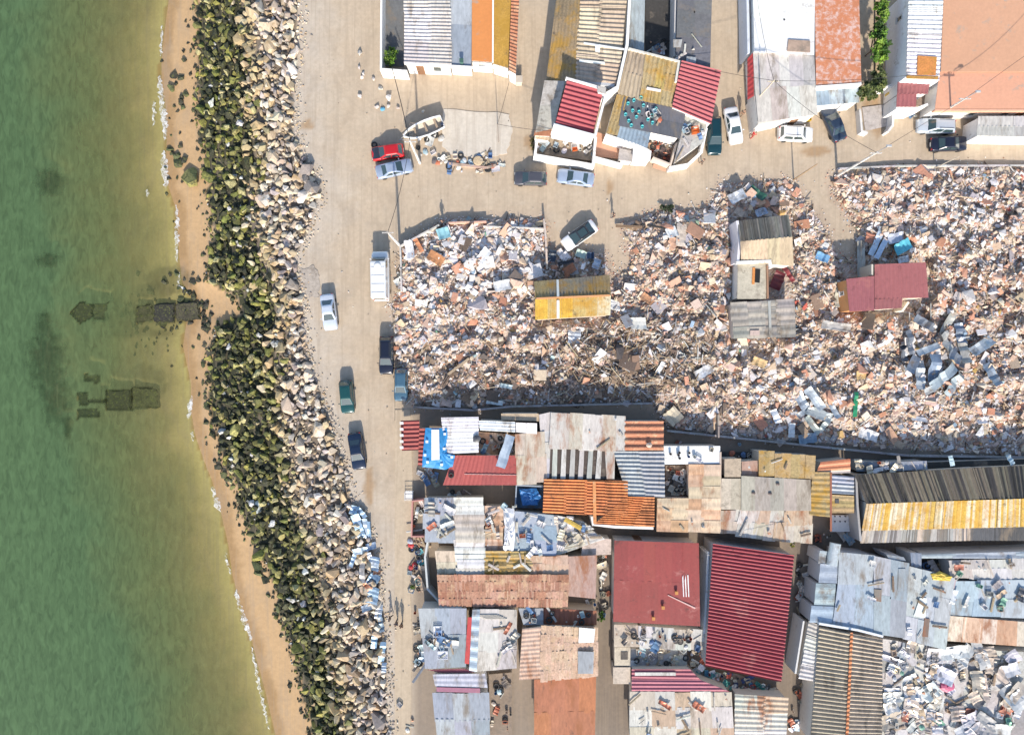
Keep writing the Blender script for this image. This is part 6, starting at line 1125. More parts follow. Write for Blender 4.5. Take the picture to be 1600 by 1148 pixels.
foliage('shrub', 1041, 326, 0, .6, .8, 600, [(.05, .07, .03), (.03, .05, .02)], 'small dark green shrub at the street edge of the upper middle rubble', 'shrub', [(-.4, 0, .4, .4), (.5, -.05, .35, .45)], trunk=False, leaf=.12, seed=6)
foliage('shrub', 833, 228, 0, .6, .9, 420, [(.16, .13, .05), (.10, .10, .03)], 'dry olive shrub at the left wall of the two storey white house', 'shrub', [(0, .5, .35, .35), (0, -.3, .35, .4)], trunk=False, leaf=.12, seed=7)
foliage('shrub', 939, 962, 0, .6, 1.2, 600, G1, 'green shrub in the lane right of the hipped tiled house', 'shrub', [(0, 0, .6, .45), (0, .5, .5, .35)], trunk=False, leaf=.12, seed=8)
foliage('shrub', 1089, 981, 0, .6, 1.2, 700, G1, 'green shrub in the gap below the flat red warehouse', 'shrub', [(-.3, 0, .9, .5), (.4, .2, .7, .4)], trunk=False, leaf=.12, seed=9)
foliage('shrub', 1100, 868, 0, .6, 1.2, 400, G1, 'narrow weed shrub in the gap between the two red warehouses', 'shrub', [(0, 0, .9, .4)], trunk=False, leaf=.11, seed=10)
foliage('shrub', 645, 915, 0, .6, .7, 260, [(.14, .20, .04)], 'yellow-green plant in the junk strip along the road below the shack', 'shrub', [(0, 0, .4, .35)], trunk=False, leaf=.1, seed=12)
foliage('shrub', 1235, 850, 0, .5, .8, 220, [(.26, .28, .05), (.1, .15, .03)], 'yellow-green weeds at the eaves corner above the corrugated red warehouse', 'shrub', [(0, .1, .5, .3)], trunk=False, leaf=.1, seed=13)
# ------------------------------------------------------------------ small things
def tyre(px, py, z, label, group, s=.32, flat=True, col=(.03, .03, .03)):
    mb = MB(); n = 18; k = 8; vs = [Vector(((s + .10 * math.cos(b * 6.283 / k)) * math.cos(a * 6.283 / n), (s + .10 * math.cos(b * 6.283 / k)) * math.sin(a * 6.283 / n), .10 + .10 * math.sin(b * 6.283 / k))) for a in range(n) for b in range(k)]
    mb.add(vs, [(a * k + b, ((a + 1) % n) * k + b, ((a + 1) % n) * k + (b + 1) % k, a * k + (b + 1) % k) for a in range(n) for b in range(k)], col); o = mb.build('tyre', M['rubber'], loc=at(px, py, z), smooth=True); return tag(o, label, 'tyre', group)
def bucket(px, py, z, col, label, group, r=.2, h=.34):
    o = None; mb = MB(); mb.lathe([(r * .8, 0), (r, h), (r * 1.06, h), (r * 1.06, h - .03), (r * .9, h - .02), (r * .74, .03), (0, .03)], col, n=14); o = mb.build('bucket', M['plastic'], loc=at(px, py, z)); return tag(o, label, 'bucket', group)
def barrel(px, py, z, col, label, group=None):
    mb = MB(); mb.lathe([(.27, 0), (.29, .02), (.29, .28), (.31, .30), (.29, .32), (.29, .58), (.31, .60), (.29, .62), (.29, .86), (.27, .88), (.25, .86), (0, .86)], col, n=18); mb.tube([(.14, 0, .85), (.14, 0, .91)], .04, tuple(k * .6 for k in col), 8); return tag(mb.build('barrel', M['plastic'], loc=at(px, py, z)), label, 'barrel', group)
def crate(px, py, z, col, ang, label, group, w=.6, d=.4, h=.28):
    mb = MB(); m = Matrix.Identity(3)
    mb.box((0, 0, .02), (w, d, .03), col)
    for sx in (-1, 1): mb.box((sx * (w / 2 - .015), 0, h / 2), (.03, d - .062, h), col)
    for sy in (-1, 1):
        for k in range(3): mb.box((0, sy * (d / 2 - .015), .06 + k * (h - .08) / 2), (w, .025, .055), col)
    o = mb.build('crate', M['plastic'], loc=at(px, py, z)); o.rotation_euler.z = R(ang); return tag(o, label, 'crate', group)
def bag(px, py, z, col, ang, s, label, group, name='sack', cat='sack'):
    rr = random.Random(int(px * 31 + py * 7)); mb = MB(); prof_ = [(0, 0), (.8, .05), (1, .25), (.92, .45), (.55, .62), (.18, .70), (.22, .80), (0, .80)]; n = 11; vs = []
    for r, zz in prof_:
        for k in range(n): a = 6.283 * k / n; q = r * s * (1 + rr.uniform(-.14, .14)); vs.append(Vector((q * math.cos(a) * 1.25, q * math.sin(a), zz * s)))
    mb.add(vs, [(i * n + k, i * n + (k + 1) % n, (i + 1) * n + (k + 1) % n, (i + 1) * n + k) for i in range(len(prof_) - 1) for k in range(n)], col); o = mb.build(name, M['tarp'], loc=at(px, py, z)); o.rotation_euler.z = R(ang); return tag(o, label, cat, group)
def plank(px, py, z, L, w, ang, col, label, group):
    mb = MB(); mb.box((0, 0, .02), (L, w, .04), col); mb.box((0, 0, .052), (L * .97, w * .5, .024), tuple(k * .85 for k in col)); o = mb.build('board', M['wood'], loc=at(px, py, z)); o.rotation_euler = (0, random.uniform(-.02, .02), R(ang)); return tag(o, label, 'board', group)
def chair(px, py, z, ang, col, label, group):
    o = empty('garden_chair', at(px, py, z), R(ang), label, 'chair', group)
    mb = MB(); mb.box((0, 0, .44), (.46, .46, .05), col); mb.build('seat', M['plastic'], o); mb = MB(); mb.box((-.24, 0, .68), (.05, .44, .44), col); mb.build('backrest', M['plastic'], o)
    for x in (-.2, .2):
        for y in (-.2, .2): mb = MB(); mb.box((x, y, .21), (.04, .04, .42), col); mb.build('leg', M['plastic'], o)
def table(px, py, z, w, d, ang, col, label):
    o = empty('table', at(px, py, z), R(ang), label, 'table'); mb = MB(); mb.box((0, 0, .73), (w, d, .05), col); mb.build('tabletop', M['plaster'], o)
    for x in (-1, 1):
        for y in (-1, 1): mb = MB(); mb.box((x * (w / 2 - .08), y * (d / 2 - .08), .352), (.06, .06, .70), (.5, .48, .45)); mb.build('leg', M['wood'], o)
def junk(poly, z, n, where, seed, kinds=('board', 'crate', 'bucket', 'sack', 'tyre', 'sheet', 'block'), pal=None, big=1.0):
    rr = random.Random(seed); xs = [p[0] for p in poly]; ys = [p[1] for p in poly]; k = 0; g = 'junk ' + where
    pal = pal or [(.55, .53, .50), (.68, .67, .65), (.10, .18, .32), (.42, .13, .07), (.14, .12, .11), (.40, .33, .25), (.35, .45, .50), (.5, .44, .34), (.65, .64, .62), (.24, .22, .20), (.50, .48, .46), (.58, .50, .40)]
    while k < n:
        x, y = rr.uniform(min(xs), max(xs)), rr.uniform(min(ys), max(ys))
        if not inpoly(np.array([x]), np.array([y]), poly)[0]: continue
        t = rr.choice(kinds); c = tuple(jit(rr.choice(pal), .15)); a = rr.uniform(0, 180); zz = z + rr.uniform(0, .03); k += 1
        if t == 'board': plank(x, y, zz + .03, rr.uniform(.7, 2.2), rr.uniform(.10, .3), a, tuple(jit(rr.choice([(.42, .33, .23), (.5, .46, .4), (.22, .16, .11), (.6, .57, .52)]))), 'loose board ' + where, g)
        elif t == 'crate': crate(x, y, zz, c, a, 'open crate ' + where, g, rr.uniform(.5, .8), rr.uniform(.35, .55))
        elif t == 'bucket': bucket(x, y, zz, c, 'round bucket ' + where, g, rr.uniform(.11, .2))
        elif t == 'sack': bag(x, y, zz, c, a, rr.uniform(.16, .34), 'tied rubbish sack ' + where, g)
        elif t == 'tyre': tyre(x, y, zz, 'worn tyre ' + where, g, rr.uniform(.22, .32))
        elif t == 'sheet': crumple('scrap_sheet', x, y, rr.uniform(.6, 1.8) * big, rr.uniform(.35, .9) * big, a, c, 'bent scrap sheet ' + where, 'scrap', rr.choice(['metal', 'tarp', 'sheet']), g, z=zz + .12, curl=.12, tilt=.08)
        elif t == 'block': o = one(rr.choice(CHUNK), rotm(a, .2, .1) * rr.uniform(.12, .28), at(x, y, zz + .1), jit(rr.choice([(.5, .45, .4), (.45, .25, .16), (.6, .58, .55)])), 'rubble_block', M['rubble']); tag(o, 'masonry lump ' + where, 'masonry', g)
junk([(640, 176), (690, 180), (690, 240), (648, 245)], 0, 16, 'on the sand round the small boat', 1); junk([(655, 232), (700, 244), (782, 240), (788, 264), (740, 272), (700, 264), (660, 252)], .02, 46, 'in the junk line under the concrete pad', 2)
for i, (x, y) in enumerate([(562, 83), (562, 105), (565, 121), (583, 124), (595, 139), (562, 151), (589, 166), (607, 166), (622, 169), (661, 174), (568, 115)]):
    o = one(random.choice(BOULDER), rotm(i, .1, .2) * random.uniform(.28, .38), at(x, y, .18), jit((.50, .46, .42), .1), 'marker_stone', M['stone']); tag(o, 'loose grey stone standing as a marker on the open sand at the top left', 'stone', 'marker stones on the open sand')
o = one(BOULDER[3], rotm(.3, .1, .2) * .52, at(608, 153, .25), (.66, .62, .58), 'boulder', M['stone']); tag(o, 'largest white stone of those loose on the open sand near the courtyard wall', 'stone')
bag(598, 171, .02, (.12, .35, .5), 0, .25, 'small light blue bag on the sand beside the marker stones', None, 'bag', 'bag')
mb = MB(); mb.lathe([(.55, 0), (.6, .1), (.58, .2), (.5, .22), (.0, .24)], (.50, .38, .24), n=18); tag(mb.build('cable_drum', M['wood'], loc=at(747, 252, .1)), 'round tan wooden disc at the right end of the junk line', 'drum')
tyre(585, 227, 0, 'black tyre lying behind the red hatchback', None, .3)
KK = ('board', 'board', 'sheet', 'sheet', 'sheet', 'block', 'crate', 'board', 'sack')
PP = [(.66, .65, .63), (.55, .53, .50), (.48, .44, .38), (.40, .42, .46), (.60, .60, .62), (.10, .10, .11), (.42, .16, .10), (.14, .30, .22), (.52, .40, .28), (.30, .28, .27)]
# terraces, yards, roof clutter
junk([(838, 216), (928, 226), (926, 248), (838, 238)], .92, 14, 'on the front terrace of the two storey house', 3); table(898, 232, .92, 1.0, .7, 5, (.62, .6, .57), 'small pale table on the front terrace of the two storey house')
crate(898, 234, 1.67, (.55, .12, .03), 10, 'orange-red crate on the small table of the front terrace', None); chair(883, 225, .92, 40, (.7, .7, .7), 'white garden chair left of the small terrace table', None); chair(913, 228, .92, 190, (.7, .7, .7), 'white garden chair right of the small terrace table', None)
junk([(1014, 216), (1056, 226), (1052, 252), (1012, 242)], .52, 34, 'in the cluttered reddish front yard of the white fronted house', 4, pal=[(.42, .12, .07), (.5, .45, .4), (.12, .08, .07), (.62, .6, .58), (.3, .2, .15)]); junk([(1070, 186), (1100, 196), (1096, 222), (1060, 246)], 2.68, 12, 'on the flat pale corner roof', 5); crate(1085, 205, 2.7, (.62, .14, .03), 10, 'orange box on the flat pale corner roof', None, .8, .8, .5)
for i, (x, y) in enumerate([(981, 163), (990, 158), (977, 180), (982, 190), (988, 174), (994, 184), (1003, 199), (1018, 182), (1019, 193), (1005, 166), (998, 176), (1012, 188), (1024, 171), (986, 197), (1001, 154)]): bucket(x, y, 3.02, (.16, .58, .60), 'turquoise paint tin on the black tarred roof', 'turquoise tins on the black roof', .18, .25)
for i in range(7):
    x, y = 1003 + i * 3.2, 156 + i * 2; o = beam(x, y, x + random.uniform(-3, 4), y + random.uniform(10, 30), (.45, .48, .52), 'pale bent rod lying on the black tarred roof', .05, z=3.1, group='rods on the black tarred roof', name='metal_rod', cat='rod', mat='metal')
junk([(990, 160), (1040, 172), (1030, 190), (985, 180)], 3.05, 10, 'on the black tarred roof', 6)
junk([(1221, 182), (1268, 178), (1270, 190), (1222, 194)], .02, 12, 'against the front of the pale roofed house', 7); junk([(1276, 150), (1340, 150), (1340, 162), (1276, 163)], .05, 6, 'under the pale blue porch edge', 8)
crate(1260, 187, .02, (.6, .4, .04), 0, 'yellow crate against the front of the pale roofed house', None, .8, .6, .5)
barrel(1386, 150, .3, (.55, .38, .08), 'yellow-brown barrel in the peach floored yard'); barrel(1391, 146, .3, (.50, .33, .08), 'dark mustard barrel behind the yellow-brown one in the peach floored yard')
junk([(1400, 172), (1450, 174), (1446, 182), (1400, 184)], .02, 6, 'on the sand in front of the dusty red roof', 9); junk([(1010, 62), (1052, 62), (1050, 84), (1012, 80)], .32, 14, 'in the dark yard at the top edge', 10)
junk([(620, 405), (628, 440), (634, 470), (622, 470)], .05, 8, 'by the wall foot beside the white van', 11)
junk([(748, 678), (803, 681), (803, 708), (748, 706)], 1.24, 26, 'on the terrace between the white roofs and the salmon roof', 12); crumple('metal_sheet', 790, 705, 3.9, 1.1, 72, (.48, .55, .62), 'long pale blue sheet leaning across the salmon red roof', 'metal sheet', z=3.05, curl=.06, tilt=.05)
bag(745, 685, 3.1, (.08, .08, .09), 20, .4, 'dark bundle on the right edge of the white corrugated roof', None, 'bundle', 'bundle'); tyre(705, 742, 2.75, 'black tyre on the left end of the salmon red roof', None, .26)
plank(769, 741, 2.75, 6.5, .06, -1, (.62, .5, .45), 'long thin pale batten across the salmon red roof', None)
junk([(656, 732), (692, 732), (692, 756), (656, 756)], .03, 10, 'in the yard under the blue tarpaulin', 13); junk([(690, 760), (740, 762), (736, 776), (700, 774)], .03, 10, 'in the lane below the salmon red roof', 14); crate(640, 773, .0, (.72, .72, .72), 0, 'white box standing at the kerb above the small yard', None, 1.0, 1.0, .8)
tyre(707, 768, .2, 'old tyre on a spool in the lane below the salmon red roof', None, .22)
junk([(645, 786), (660, 786), (660, 836), (646, 836)], .52, 10, 'in the narrow walled yard at the kerb', 15); junk([(641, 842), (660, 842), (662, 925), (640, 925)], .05, 42, 'in the junk strip along the road', 16, pal=[(.06, .10, .22), (.5, .04, .04), (.6, .6, .6), (.10, .30, .32), (.1, .1, .1), (.3, .35, .4), (.45, .35, .25)])
junk([(648, 950), (660, 950), (664, 1040), (648, 1040)], .03, 16, 'against the left wall of the blue-grey shack', 17); plank(656, 1050, .6, 3.0, .3, 55, (.16, .18, .22), 'dark blue-grey board leaning by the lower left shack corner', None)
junk([(668, 784), (705, 784), (705, 842), (668, 842)], 2.95, 16, 'on the grey sheets at the left of the jumbled shack', 18, ('board', 'sheet', 'block')); junk([(758, 784), (810, 790), (866, 810), (866, 866), (760, 862)], 2.82, 34, 'on the middle sheets of the jumbled shack', 19, ('board', 'sheet', 'board', 'block', 'crate'))
junk([(868, 812), (905, 820), (935, 842), (870, 862)], 2.7, 24, 'on the sheets at the right of the jumbled shack', 20, ('board', 'board', 'sheet')); junk([(760, 866), (828, 866), (828, 894), (760, 894)], 2.92, 8, 'among the mustard planks', 21, ('board',))
plank(895, 818, 2.9, 2.2, .5, -30, (.55, .38, .08), 'ochre board on the pale sheets under the orange corrugated roof', None)
junk([(668, 990), (700, 985), (712, 1035), (672, 1035)], 3.05, 12, 'on the left blue-grey roof near the red strip', 22, ('sheet', 'crate', 'board')); crumple('scrap_sheet', 697, 1005, 3.0, .9, -4, (.62, .60, .55), 'pale printed cloth lying on the blue-grey roof', 'cloth', 'tarp', z=3.1, curl=.05, tilt=.02)
crate(684, 985, 3.0, (.66, .67, .70), 0, 'white tray with slots on the blue-grey roof, upper one', None, 1.0, 1.2); crate(692, 1022, 3.0, (.62, .63, .68), 0, 'white tray with slots on the blue-grey roof, lower one', None, 1.2, .9)
def bike(px, py, z, ang, label):
    o = empty('bicycle', at(px, py, z), R(ang), label, 'bicycle')
    def rt(v): return Vector((v[0], v[1], .08))
    for x in (-.5, .5):
        mb = MB(); n = 20; mb.tube([(x + .33 * math.cos(t * 6.283 / n), .33 * math.sin(t * 6.283 / n), .06) for t in range(n + 1)], .025, (.03, .03, .03), 6); w = mb.build('wheel', M['rubber'], o); mb = MB()
        for k in range(6): a = k * math.pi / 6; mb.tube([(x + .31 * math.cos(a), .31 * math.sin(a), .06), (x - .31 * math.cos(a), -.31 * math.sin(a), .06)], .006, (.4, .4, .4), 4)
        mb.build('spokes', M['metal'], w)
    mb = MB(); mb.tube([rt((-.5, 0)), rt((-.15, .45)), rt((.35, .48)), rt((0, 0)), rt((-.5, 0))], .022, (.08, .08, .1), 6); mb.tube([rt((.5, 0)), rt((.32, .6))], .02, (.08, .08, .1), 6); mb.build('frame', M['metal'], o)
    mb = MB(); mb.box((-.17, .55, .10), (.24, .12, .08), (.03, .03, .03), taper=.7); mb.build('saddle', M['rubber'], o); mb = MB(); mb.tube([(.32, .6, -.1), (.32, .62, .3)], .018, (.2, .2, .2), 6); mb.build('handlebar', M['metal'], o)
bike(796, 1007, 3.1, 5, 'old bicycle lying on the right side of the flat grey roof')
for i in range(6): plank(760 + i * 3, 960 + i * 1.2, 3.1, 2.6, .1, 0, (.52, .48, .42), 'thin pale batten stacked at the top of the flat grey roof', 'battens on the flat grey roof')
junk([(775, 975), (805, 975), (804, 1030), (778, 1030)], 3.08, 9, 'on the flat grey roof beside the bicycle', 23, ('board', 'sheet', 'block')); junk([(768, 1055), (798, 1055), (798, 1140), (768, 1140)], .42, 16, 'in the narrow dark yard at the bottom', 24)
junk([(815, 952), (848, 952), (846, 974), (820, 974)], 2.65, 7, 'on the small grey roof above the hipped tiled house', 25); junk([(855, 955), (928, 957), (928, 974), (855, 974)], 2.48, 10, 'on the rusty roof above the hipped tiled house', 26); junk([(888, 930), (930, 936), (928, 950), (888, 948)], .1, 8, 'in the dark corner right of the long brown roof', 27)
junk([(936, 860), (952, 862), (950, 960), (938, 960)], .02, 18, 'in the lane left of the flat red warehouse', 28); junk([(962, 978), (1096, 986), (1096, 1012), (964, 1008)], 2.46, 34, 'on the grey terrace sheets below the flat red warehouse', 29); junk([(988, 1014), (1072, 1014), (1072, 1042), (988, 1042)], 1.55, 34, 'on the lower terrace below the flat red warehouse', 30)
junk([(1076, 1010), (1100, 1014), (1100, 1044), (1078, 1042)], 1.2, 14, 'against the lower left corner of the corrugated warehouse', 31); junk([(1084, 1048), (1150, 1052), (1215, 1076), (1150, 1080)], .55, 60, 'in the heap of bright rubbish under the corrugated warehouse', 32, ('sack', 'sack', 'sheet', 'bucket', 'crate'), [(.10, .30, .48), (.08, .28, .25), (.6, .6, .6), (.05, .07, .15), (.5, .45, .35), (.45, .08, .05), (.12, .12, .12)])
junk([(1042, 730), (1074, 730), (1074, 774), (1042, 774)], 1.25, 34, 'in the small yard under the white terrace', 33); junk([(1042, 700), (1122, 700), (1122, 722), (1042, 722)], 2.84, 9, 'on the white terrace', 34, ('bucket', 'sheet', 'crate')); junk([(1080, 780), (1120, 780), (1120, 826), (1034, 824), (1034, 784)], 3.02, 5, 'on the peach patched flat roof', 35, ('board', 'block'))
junk([(1130, 707), (1183, 707), (1183, 715), (1130, 715)], .35, 10, 'in the black yard behind the tan boards', 36); junk([(1160, 800), (1262, 800), (1262, 842), (1155, 836)], 2.9, 6, 'on the pale patched sheets above the corrugated warehouse', 37, ('board', 'sheet', 'block')); junk([(1162, 722), (1265, 716), (1265, 742), (1162, 744)], 3.0, 4, 'on the mustard boards', 38, ('board', 'block'))
for x, y in ((1177, 770), (1203, 771), (1215, 756)): bag(x, y, 3.0, (.12, .09, .08), 0, .18, 'small dark stone bag weighing down the greige roof', 'weights on the greige roof', 'weight', 'weight')
table(1310, 815, 0, 2.7, 2.0, 0, (.74, .74, .73), 'white table with dark specks standing by the long ribbed house')
for i in range(9): bucket(1296 + (i % 4) * 8, 806 + (i // 4) * 8, .78, (.06, .06, .07), 'small dark pot on the white table by the long ribbed house', 'pots on the white table', .08, .12)
junk([(1284, 832), (1334, 834), (1334, 848), (1262, 846)], .02, 10, 'in the lane beside the long ribbed house', 39); junk([(1334, 800), (1344, 800), (1346, 846), (1336, 846)], .02, 9, 'against the left end of the long ribbed house', 40)
junk([(1392, 720), (1640, 716), (1640, 722), (1392, 734)], 2.6, 8, 'on the blue-grey lean-to', 41, ('sheet', 'board')); junk([(1340, 722), (1390, 722), (1390, 738), (1340, 738)], 2.3, 12, 'above the dark ribbed slope', 42)
junk([(1316, 868), (1415, 884), (1408, 985), (1306, 968)], 3.32, 5, 'on the blue-grey main sheets', 43, ('board', 'block', 'sheet')); junk([(1422, 890), (1486, 906), (1474, 1004), (1416, 992)], 3.28, 13, 'on the paler right part of the blue-grey sheets', 44, ('board', 'sheet', 'block', 'board'))
junk([(1445, 876), (1482, 876), (1484, 896), (1448, 890)], .45, 20, 'in the dark yard beside the blue-grey sheets', 45); junk([(1490, 878), (1630, 876), (1630, 955), (1490, 950)], 2.95, 30, 'on the sheets at the right edge', 46, KK, PP)
junk([(1384, 1004), (1474, 1018), (1468, 1150), (1384, 1150)], 2.32, 110, 'on the crowded pale terrace', 47, KK, PP); junk([(1480, 1018), (1590, 1024), (1590, 1150), (1476, 1150)], 2.12, 95, 'on the crowded terrace at the lower right corner', 48, KK, PP); junk([(1384, 1004), (1476, 1016), (1590, 1024), (1590, 1150), (1384, 1150)], 2.3, 46, 'overlapping on the lower right terraces', 56, ('sheet',), [(.60, .59, .57), (.50, .50, .52), (.66, .65, .63), (.40, .39, .38), (.52, .44, .36)], 2.0)
bag(1478, 1070, 2.1, (.45, .10, .18), 0, .7, 'large pink bundle on the crowded terrace in the lower right corner', None, 'bundle', 'bundle')
junk([(1246, 880), (1262, 882), (1262, 1040), (1232, 1040), (1240, 960)], .02, 34, 'in the dark lane right of the corrugated warehouse', 49); junk([(1240, 1064), (1262, 1064), (1262, 1140), (1236, 1140)], .02, 12, 'at the bottom of the dark lane', 50); junk([(1245, 700), (1000, 690), (1040, 684)], .02, 3, 'in the shaded lane', 51)
junk([(990, 1088), (1140, 1088), (1140, 1150), (990, 1150)], 2.72, 20, 'on the patched roof at the bottom edge', 52, ('board', 'sheet', 'block')); junk([(660, 1086), (640, 1150), (600, 1150), (640, 1060)], .02, 6, 'at the lower end of the road', 53)
junk([(864, 648), (972, 655), (970, 700), (862, 696)], 3.15, 4, 'on the rust streaked grey sheets', 54, ('board', 'block')); junk([(1052, 62), (1110, 62), (1108, 100), (1054, 92)], 2.98, 6, 'on the dark grey flat slabs', 55, ('board', 'block')); bag(1014, 695, 3.3, (.5, .38, .3), 0, .3, 'round tan sack on the rust brown ribbed roof', None)
# blue sheets dumped along the road edge of the bank
bs = [(553, 797, 1.2, .9, 70, (.42, .56, .68)), (565, 800, 1.6, .6, -50, (.30, .42, .55)), (560, 822, 3.2, 1.0, -75, (.34, .48, .62)), (572, 826, 2.6, .7, -80, (.50, .60, .68)), (577, 828, 2.2, .4, -88, (.28, .40, .52)), (563, 860, 1.8, .8, 8, (.48, .58, .66)), (580, 853, 1.2, .8, 15, (.30, .38, .50)), (552, 874, 1.8, .5, 70, (.45, .56, .66)), (585, 880, 1.7, 1.3, 85, (.52, .60, .68)), (583, 905, 1.5, 1.3, 60, (.28, .40, .52)), (566, 890, 3.0, .7, -88, (.58, .52, .46)), (583, 930, 2.0, 1.4, 80, (.36, .48, .58)), (592, 955, 1.7, .9, 85, (.58, .62, .66)), (575, 948, 1.6, .8, 20, (.40, .46, .52)), (596, 975, 1.8, .6, -80, (.18, .24, .30)), (585, 1000, 2.0, .7, 85, (.30, .44, .56)), (597, 1020, 2.8, .7, 82, (.42, .58, .70)), (600, 1043, 1.2, .6, 88, (.62, .68, .74)), (590, 985, 1.4, .6, 60, (.44, .54, .62)), (546, 812, 1.0, .5, 20, (.5, .5, .48)), (578, 870, 1.2, .5, 100, (.62, .64, .66)), (589, 894, .9, .5, 0, (.16, .09, .07)), (574, 915, 1.2, .7, 130, (.40, .17, .10))]
for i, q in enumerate(bs): crumple('metal_sheet', q[0], q[1], q[2], q[3], q[4], q[5], 'crumpled blue-grey sheet dumped between the rock bank and the lower road', 'metal sheet', group='blue sheets dumped along the lower bank edge', z=.25 + .1 * (i % 3), curl=.2, tilt=.2)
# scattered litter on the open sand
rr = random.Random(77)
for k in range(150):
    x, y = rr.choice([(rr.uniform(480, 640), rr.uniform(60, 1140)), (rr.uniform(640, 1500), rr.uniform(120, 340))])
    if x < float(Tx(y)) + 4 or inpoly(np.array([x]), np.array([y]), ZONE)[0]: continue
    s = rr.uniform(.05, .13); o = one(rr.choice(CHUNK), rotm(rr.uniform(0, 6), 0, 0) * s, at(x, y, s * .4), jit(rr.choice([(.6, .57, .53), (.38, .28, .2), (.2, .17, .14)])), 'pebble', M['stone']); tag(o, 'small loose stone lying on the sandy street', 'stone', 'loose stones on the sandy street')
# ------------------------------------------------------------------ labels: say which one
ORD = ['', 'second', 'third', 'fourth', 'fifth', 'sixth', 'seventh', 'eighth', 'ninth', 'tenth', 'eleventh', 'twelfth', 'thirteenth', 'fourteenth', 'fifteenth', 'sixteenth', 'seventeenth', 'eighteenth', 'nineteenth', 'twentieth']
def plan(o): l = o.location; f = H / (H - l.z); return (800 + l.x / K * f, 574 - l.y / K * f)
LM = {'bank': [(40, 'at the very top edge'), (105, 'level with the green courtyard'), (165, 'level with the marker stones'), (215, 'level with the small boat'), (262, 'level with the red hatchback'), (320, 'a little below the red hatchback'), (375, 'just above the level of the van'), (430, 'level with the white van'), (487, 'level with the silver-white saloon'), (550, 'level with the black estate car'), (610, 'level with the dark green hatchback'), (660, 'level with the red awning'), (710, 'level with the navy saloon'), (770, 'just below the navy saloon'), (840, 'beside the upper blue sheets'), (910, 'beside the middle blue sheets'), (970, 'level with the three walkers'), (1040, 'beside the lowest blue sheet'), (1120, 'at the bottom edge')]}
RL = [(650, 400, 'by the white van'), (720, 380, 'inside the brick pink wall'), (790, 400, 'in the whitest heap'), (690, 470, 'below the van wall'), (770, 480, 'left of the mustard shed'), (660, 560, 'by the black estate car'), (740, 570, 'around the thick trunk'), (820, 570, 'below the mustard shed'), (900, 550, 'under the mustard shed'), (900, 620, 'by the left lane wall'), (980, 580, 'in the timber heap'), (980, 480, 'right of the mustard shed'), (1030, 400, 'by the long beige slab'), (1040, 350, 'by the dark shrub'), (1090, 440, 'left of the gabled house'), (1090, 520, 'left of the banded shed'), (1070, 620, 'above the beige square'), (1180, 305, 'by the dark green panel'), (1280, 340, 'along the dusty track'), (1280, 440, 'right of the tan roof'), (1290, 530, 'right of the banded shed'), (1190, 580, 'below the banded shed'), (1180, 660, 'by the dark post'), (1270, 650, 'in the lower metal pile'), (1350, 640, 'by the green panel'), (1360, 560, 'by the mustard board'), (1400, 320, 'above the blue sheets'), (1480, 320, 'in the white right heap'), (1490, 420, 'right of the red shed'), (1460, 560, 'in the big metal pile'), (1450, 660, 'below the big metal pile'), (1570, 340, 'at the upper right edge'), (1570, 480, 'at the right edge'), (1580, 640, 'at the lower right edge'), (1330, 690, 'by the right lane wall')]
def colword(o):
    try: r, g, b = [sum(o.data.color_attributes['Col'].data[i].color[k] for i in range(0, len(o.data.color_attributes['Col'].data), 7)) / len(range(0, len(o.data.color_attributes['Col'].data), 7)) for k in range(3)]
    except Exception: return ''
    m = max(r, g, b); n = min(r, g, b)
    if m < .07: return 'black'
    if m - n < .10 * m + .02: return 'white' if m > .6 else 'light grey' if m > .42 else 'grey' if m > .18 else 'dark grey'
    if g >= r and g >= b: return 'green' if b < g * .75 else 'teal'
    if b > r: return 'blue' if n < b * .6 else 'blue-grey'
    if g > r * .85: return 'yellow-green' if b < r * .5 else 'pale cream'
    if b < r * .35 and m < .25: return 'dark brown'
    if b < r * .3: return 'orange-brown' if g < r * .6 else 'ochre'
    if g < r * .62: return 'reddish' if m > .25 else 'dark red-brown'
    return 'cream' if m > .55 else 'beige' if m > .40 else 'brown'
tops = [o for o in C.objects if o.parent is None and 'label' in o and o.get('kind') is None]
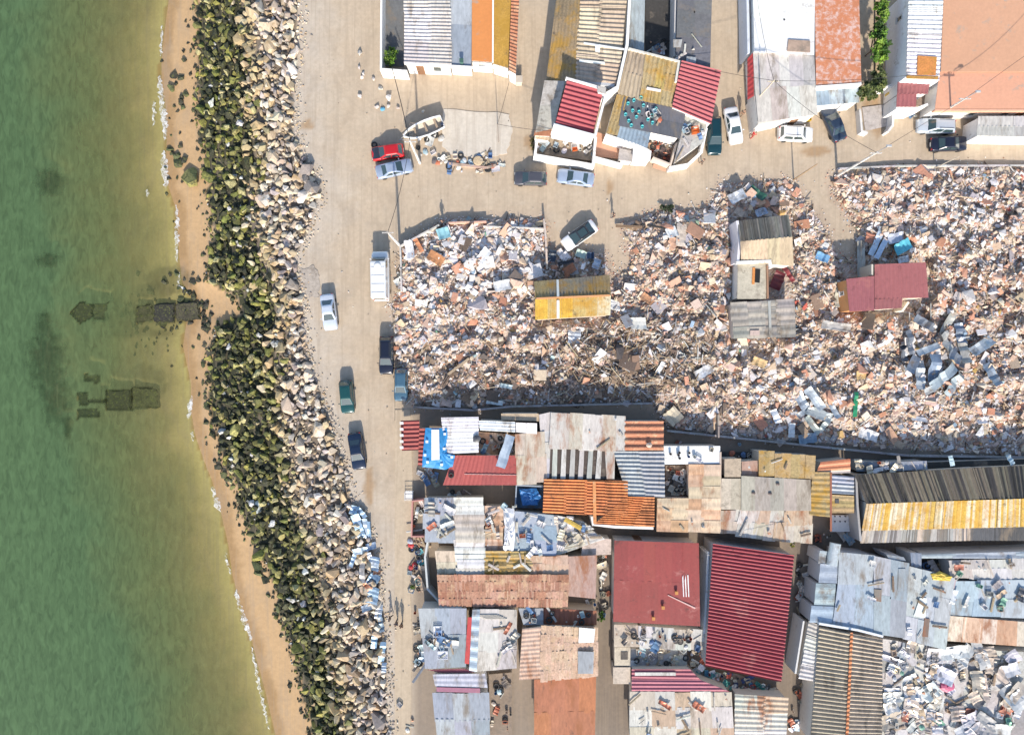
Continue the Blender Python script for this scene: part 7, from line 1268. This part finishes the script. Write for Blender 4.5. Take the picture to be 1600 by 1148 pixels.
for o in tops:
    lb = o['label']; nm = o.name.split('.')[0]; px, py = plan(o); cw = colword(o) if o.type == 'MESH' else ''
    def bank_lm(): return min(LM['bank'], key=lambda q: abs(q[0] - py))[1]
    if lb.startswith('pale cream limestone boulder'):
        f = (px - float(Gx(py))) / max(float(Tx(py) - Gx(py)), 1); w = 'in mid bank' if f < .33 else 'on the pale bank side' if f < .7 else 'at the gravel edge'; o['label'] = f'{cw} boulder {w} {bank_lm()}'
    elif lb.startswith('seaweed covered green-black'):
        f = (px - float(Fx(py))) / max(float(Gx(py) - Fx(py)), 1); w = 'at the seaward foot' if f < .25 else 'on the weedy slope' if f < .7 else 'in mid bank'; o['label'] = f'{cw} weedy boulder {w} {bank_lm()}'
    elif lb.startswith('small dark rock lying loose'): o['label'] = f'{cw} loose rock on the beach sand {bank_lm()}'
    elif lb.startswith('dark weedy rock lying in'): 
        w = 'by the outer sunken blocks' if px < 165 else 'seaward of the jetty blocks' if px < 232 else 'around the middle jetty block' if px < 262 else 'beside the inner jetty block' if px < 290 else 'at the beach end of the jetty'
        o['label'] = f'{cw} weedy rock in the shallows {w}' if abs(py - 500) < 60 or px < 165 else f'{cw} weedy rock in the shallows {bank_lm()}'
    elif 'demolition rubble' in lb and o.get('group', '').startswith('large pieces') or lb.startswith('weathered timber lying in'):
        w = min(RL, key=lambda q: math.hypot(q[0] - px, q[1] - py))[2]; k = {'rubble_chunk': 'lump of masonry', 'broken_slab': 'flat broken slab', 'stick': 'long stick', 'timber_beam': 'timber'}[nm]; o['label'] = f'{cw} {k} {w}'
    elif lb.startswith('small loose stone lying'):
        w = 'on the upper street' if px > 640 else 'on the sandy road ' + bank_lm(); o['label'] = f'{cw} pebble {w}'
    elif o.get('group') and cw and len(lb.split()) <= 12 and nm != 'utility_pole': o['label'] = cw + ' ' + lb if not lb.startswith(('white', 'turquoise', 'tied')) else lb.replace('tied', cw)
for o in tops: o['label'] = o['label'].replace('white white', 'white').strip()
from collections import defaultdict
def ordinals(axis_pref=None):
    gr = defaultdict(list)
    for o in tops: gr[o['label']].append(o)
    for lb, L_ in gr.items():
        if len(L_) < 2: continue
        P = {o.name: plan(o) for o in L_}; dx = max(p[0] for p in P.values()) - min(p[0] for p in P.values()); dy = max(p[1] for p in P.values()) - min(p[1] for p in P.values())
        hor = dx >= dy; L_.sort(key=lambda o: P[o.name][0 if hor else 1]); n = len(L_); L_h = (n + 1) // 2
        for i, o in enumerate(L_):
            if i == 0: s = 'leftmost' if hor else 'uppermost'
            elif i == n - 1: s = 'rightmost' if hor else 'lowest'
            elif i < L_h or n - 1 - i >= 20: s = ORD[min(i, 19)] + (' from left' if hor else ' from top')
            else: s = ORD[n - 1 - i] + (' from right' if hor else ' from bottom')
            o['label'] = lb + ', ' + s
ordinals()

for o in tops:
    l = o['label']
    for a, b in (('small dark pot', 'small pot'), ('twisted grey metal sheet in the big pile at the right edge', 'twisted metal sheet in the big pile at the right'), ('loose grey stone standing as a marker on the open sand', 'loose marker stone on the open sand'), (' bent scrap sheet', ' scrap sheet'), (' at the left of ', ' left of '), (' at the right of ', ' right of '), ('in the heap of bright rubbish', 'in the rubbish heap'), ('crumpled blue-grey sheet dumped between the rock bank and the lower road', 'crumpled sheet dumped between the bank and the lower road'), ('on the terrace between the white roofs and the salmon roof', 'on the terrace above the salmon roof')):
        if len(l.split()) > 16: l = l.replace(a, b)
    if len(l.split()) > 16: l = l.replace(' the ', ' ')
    o['label'] = l
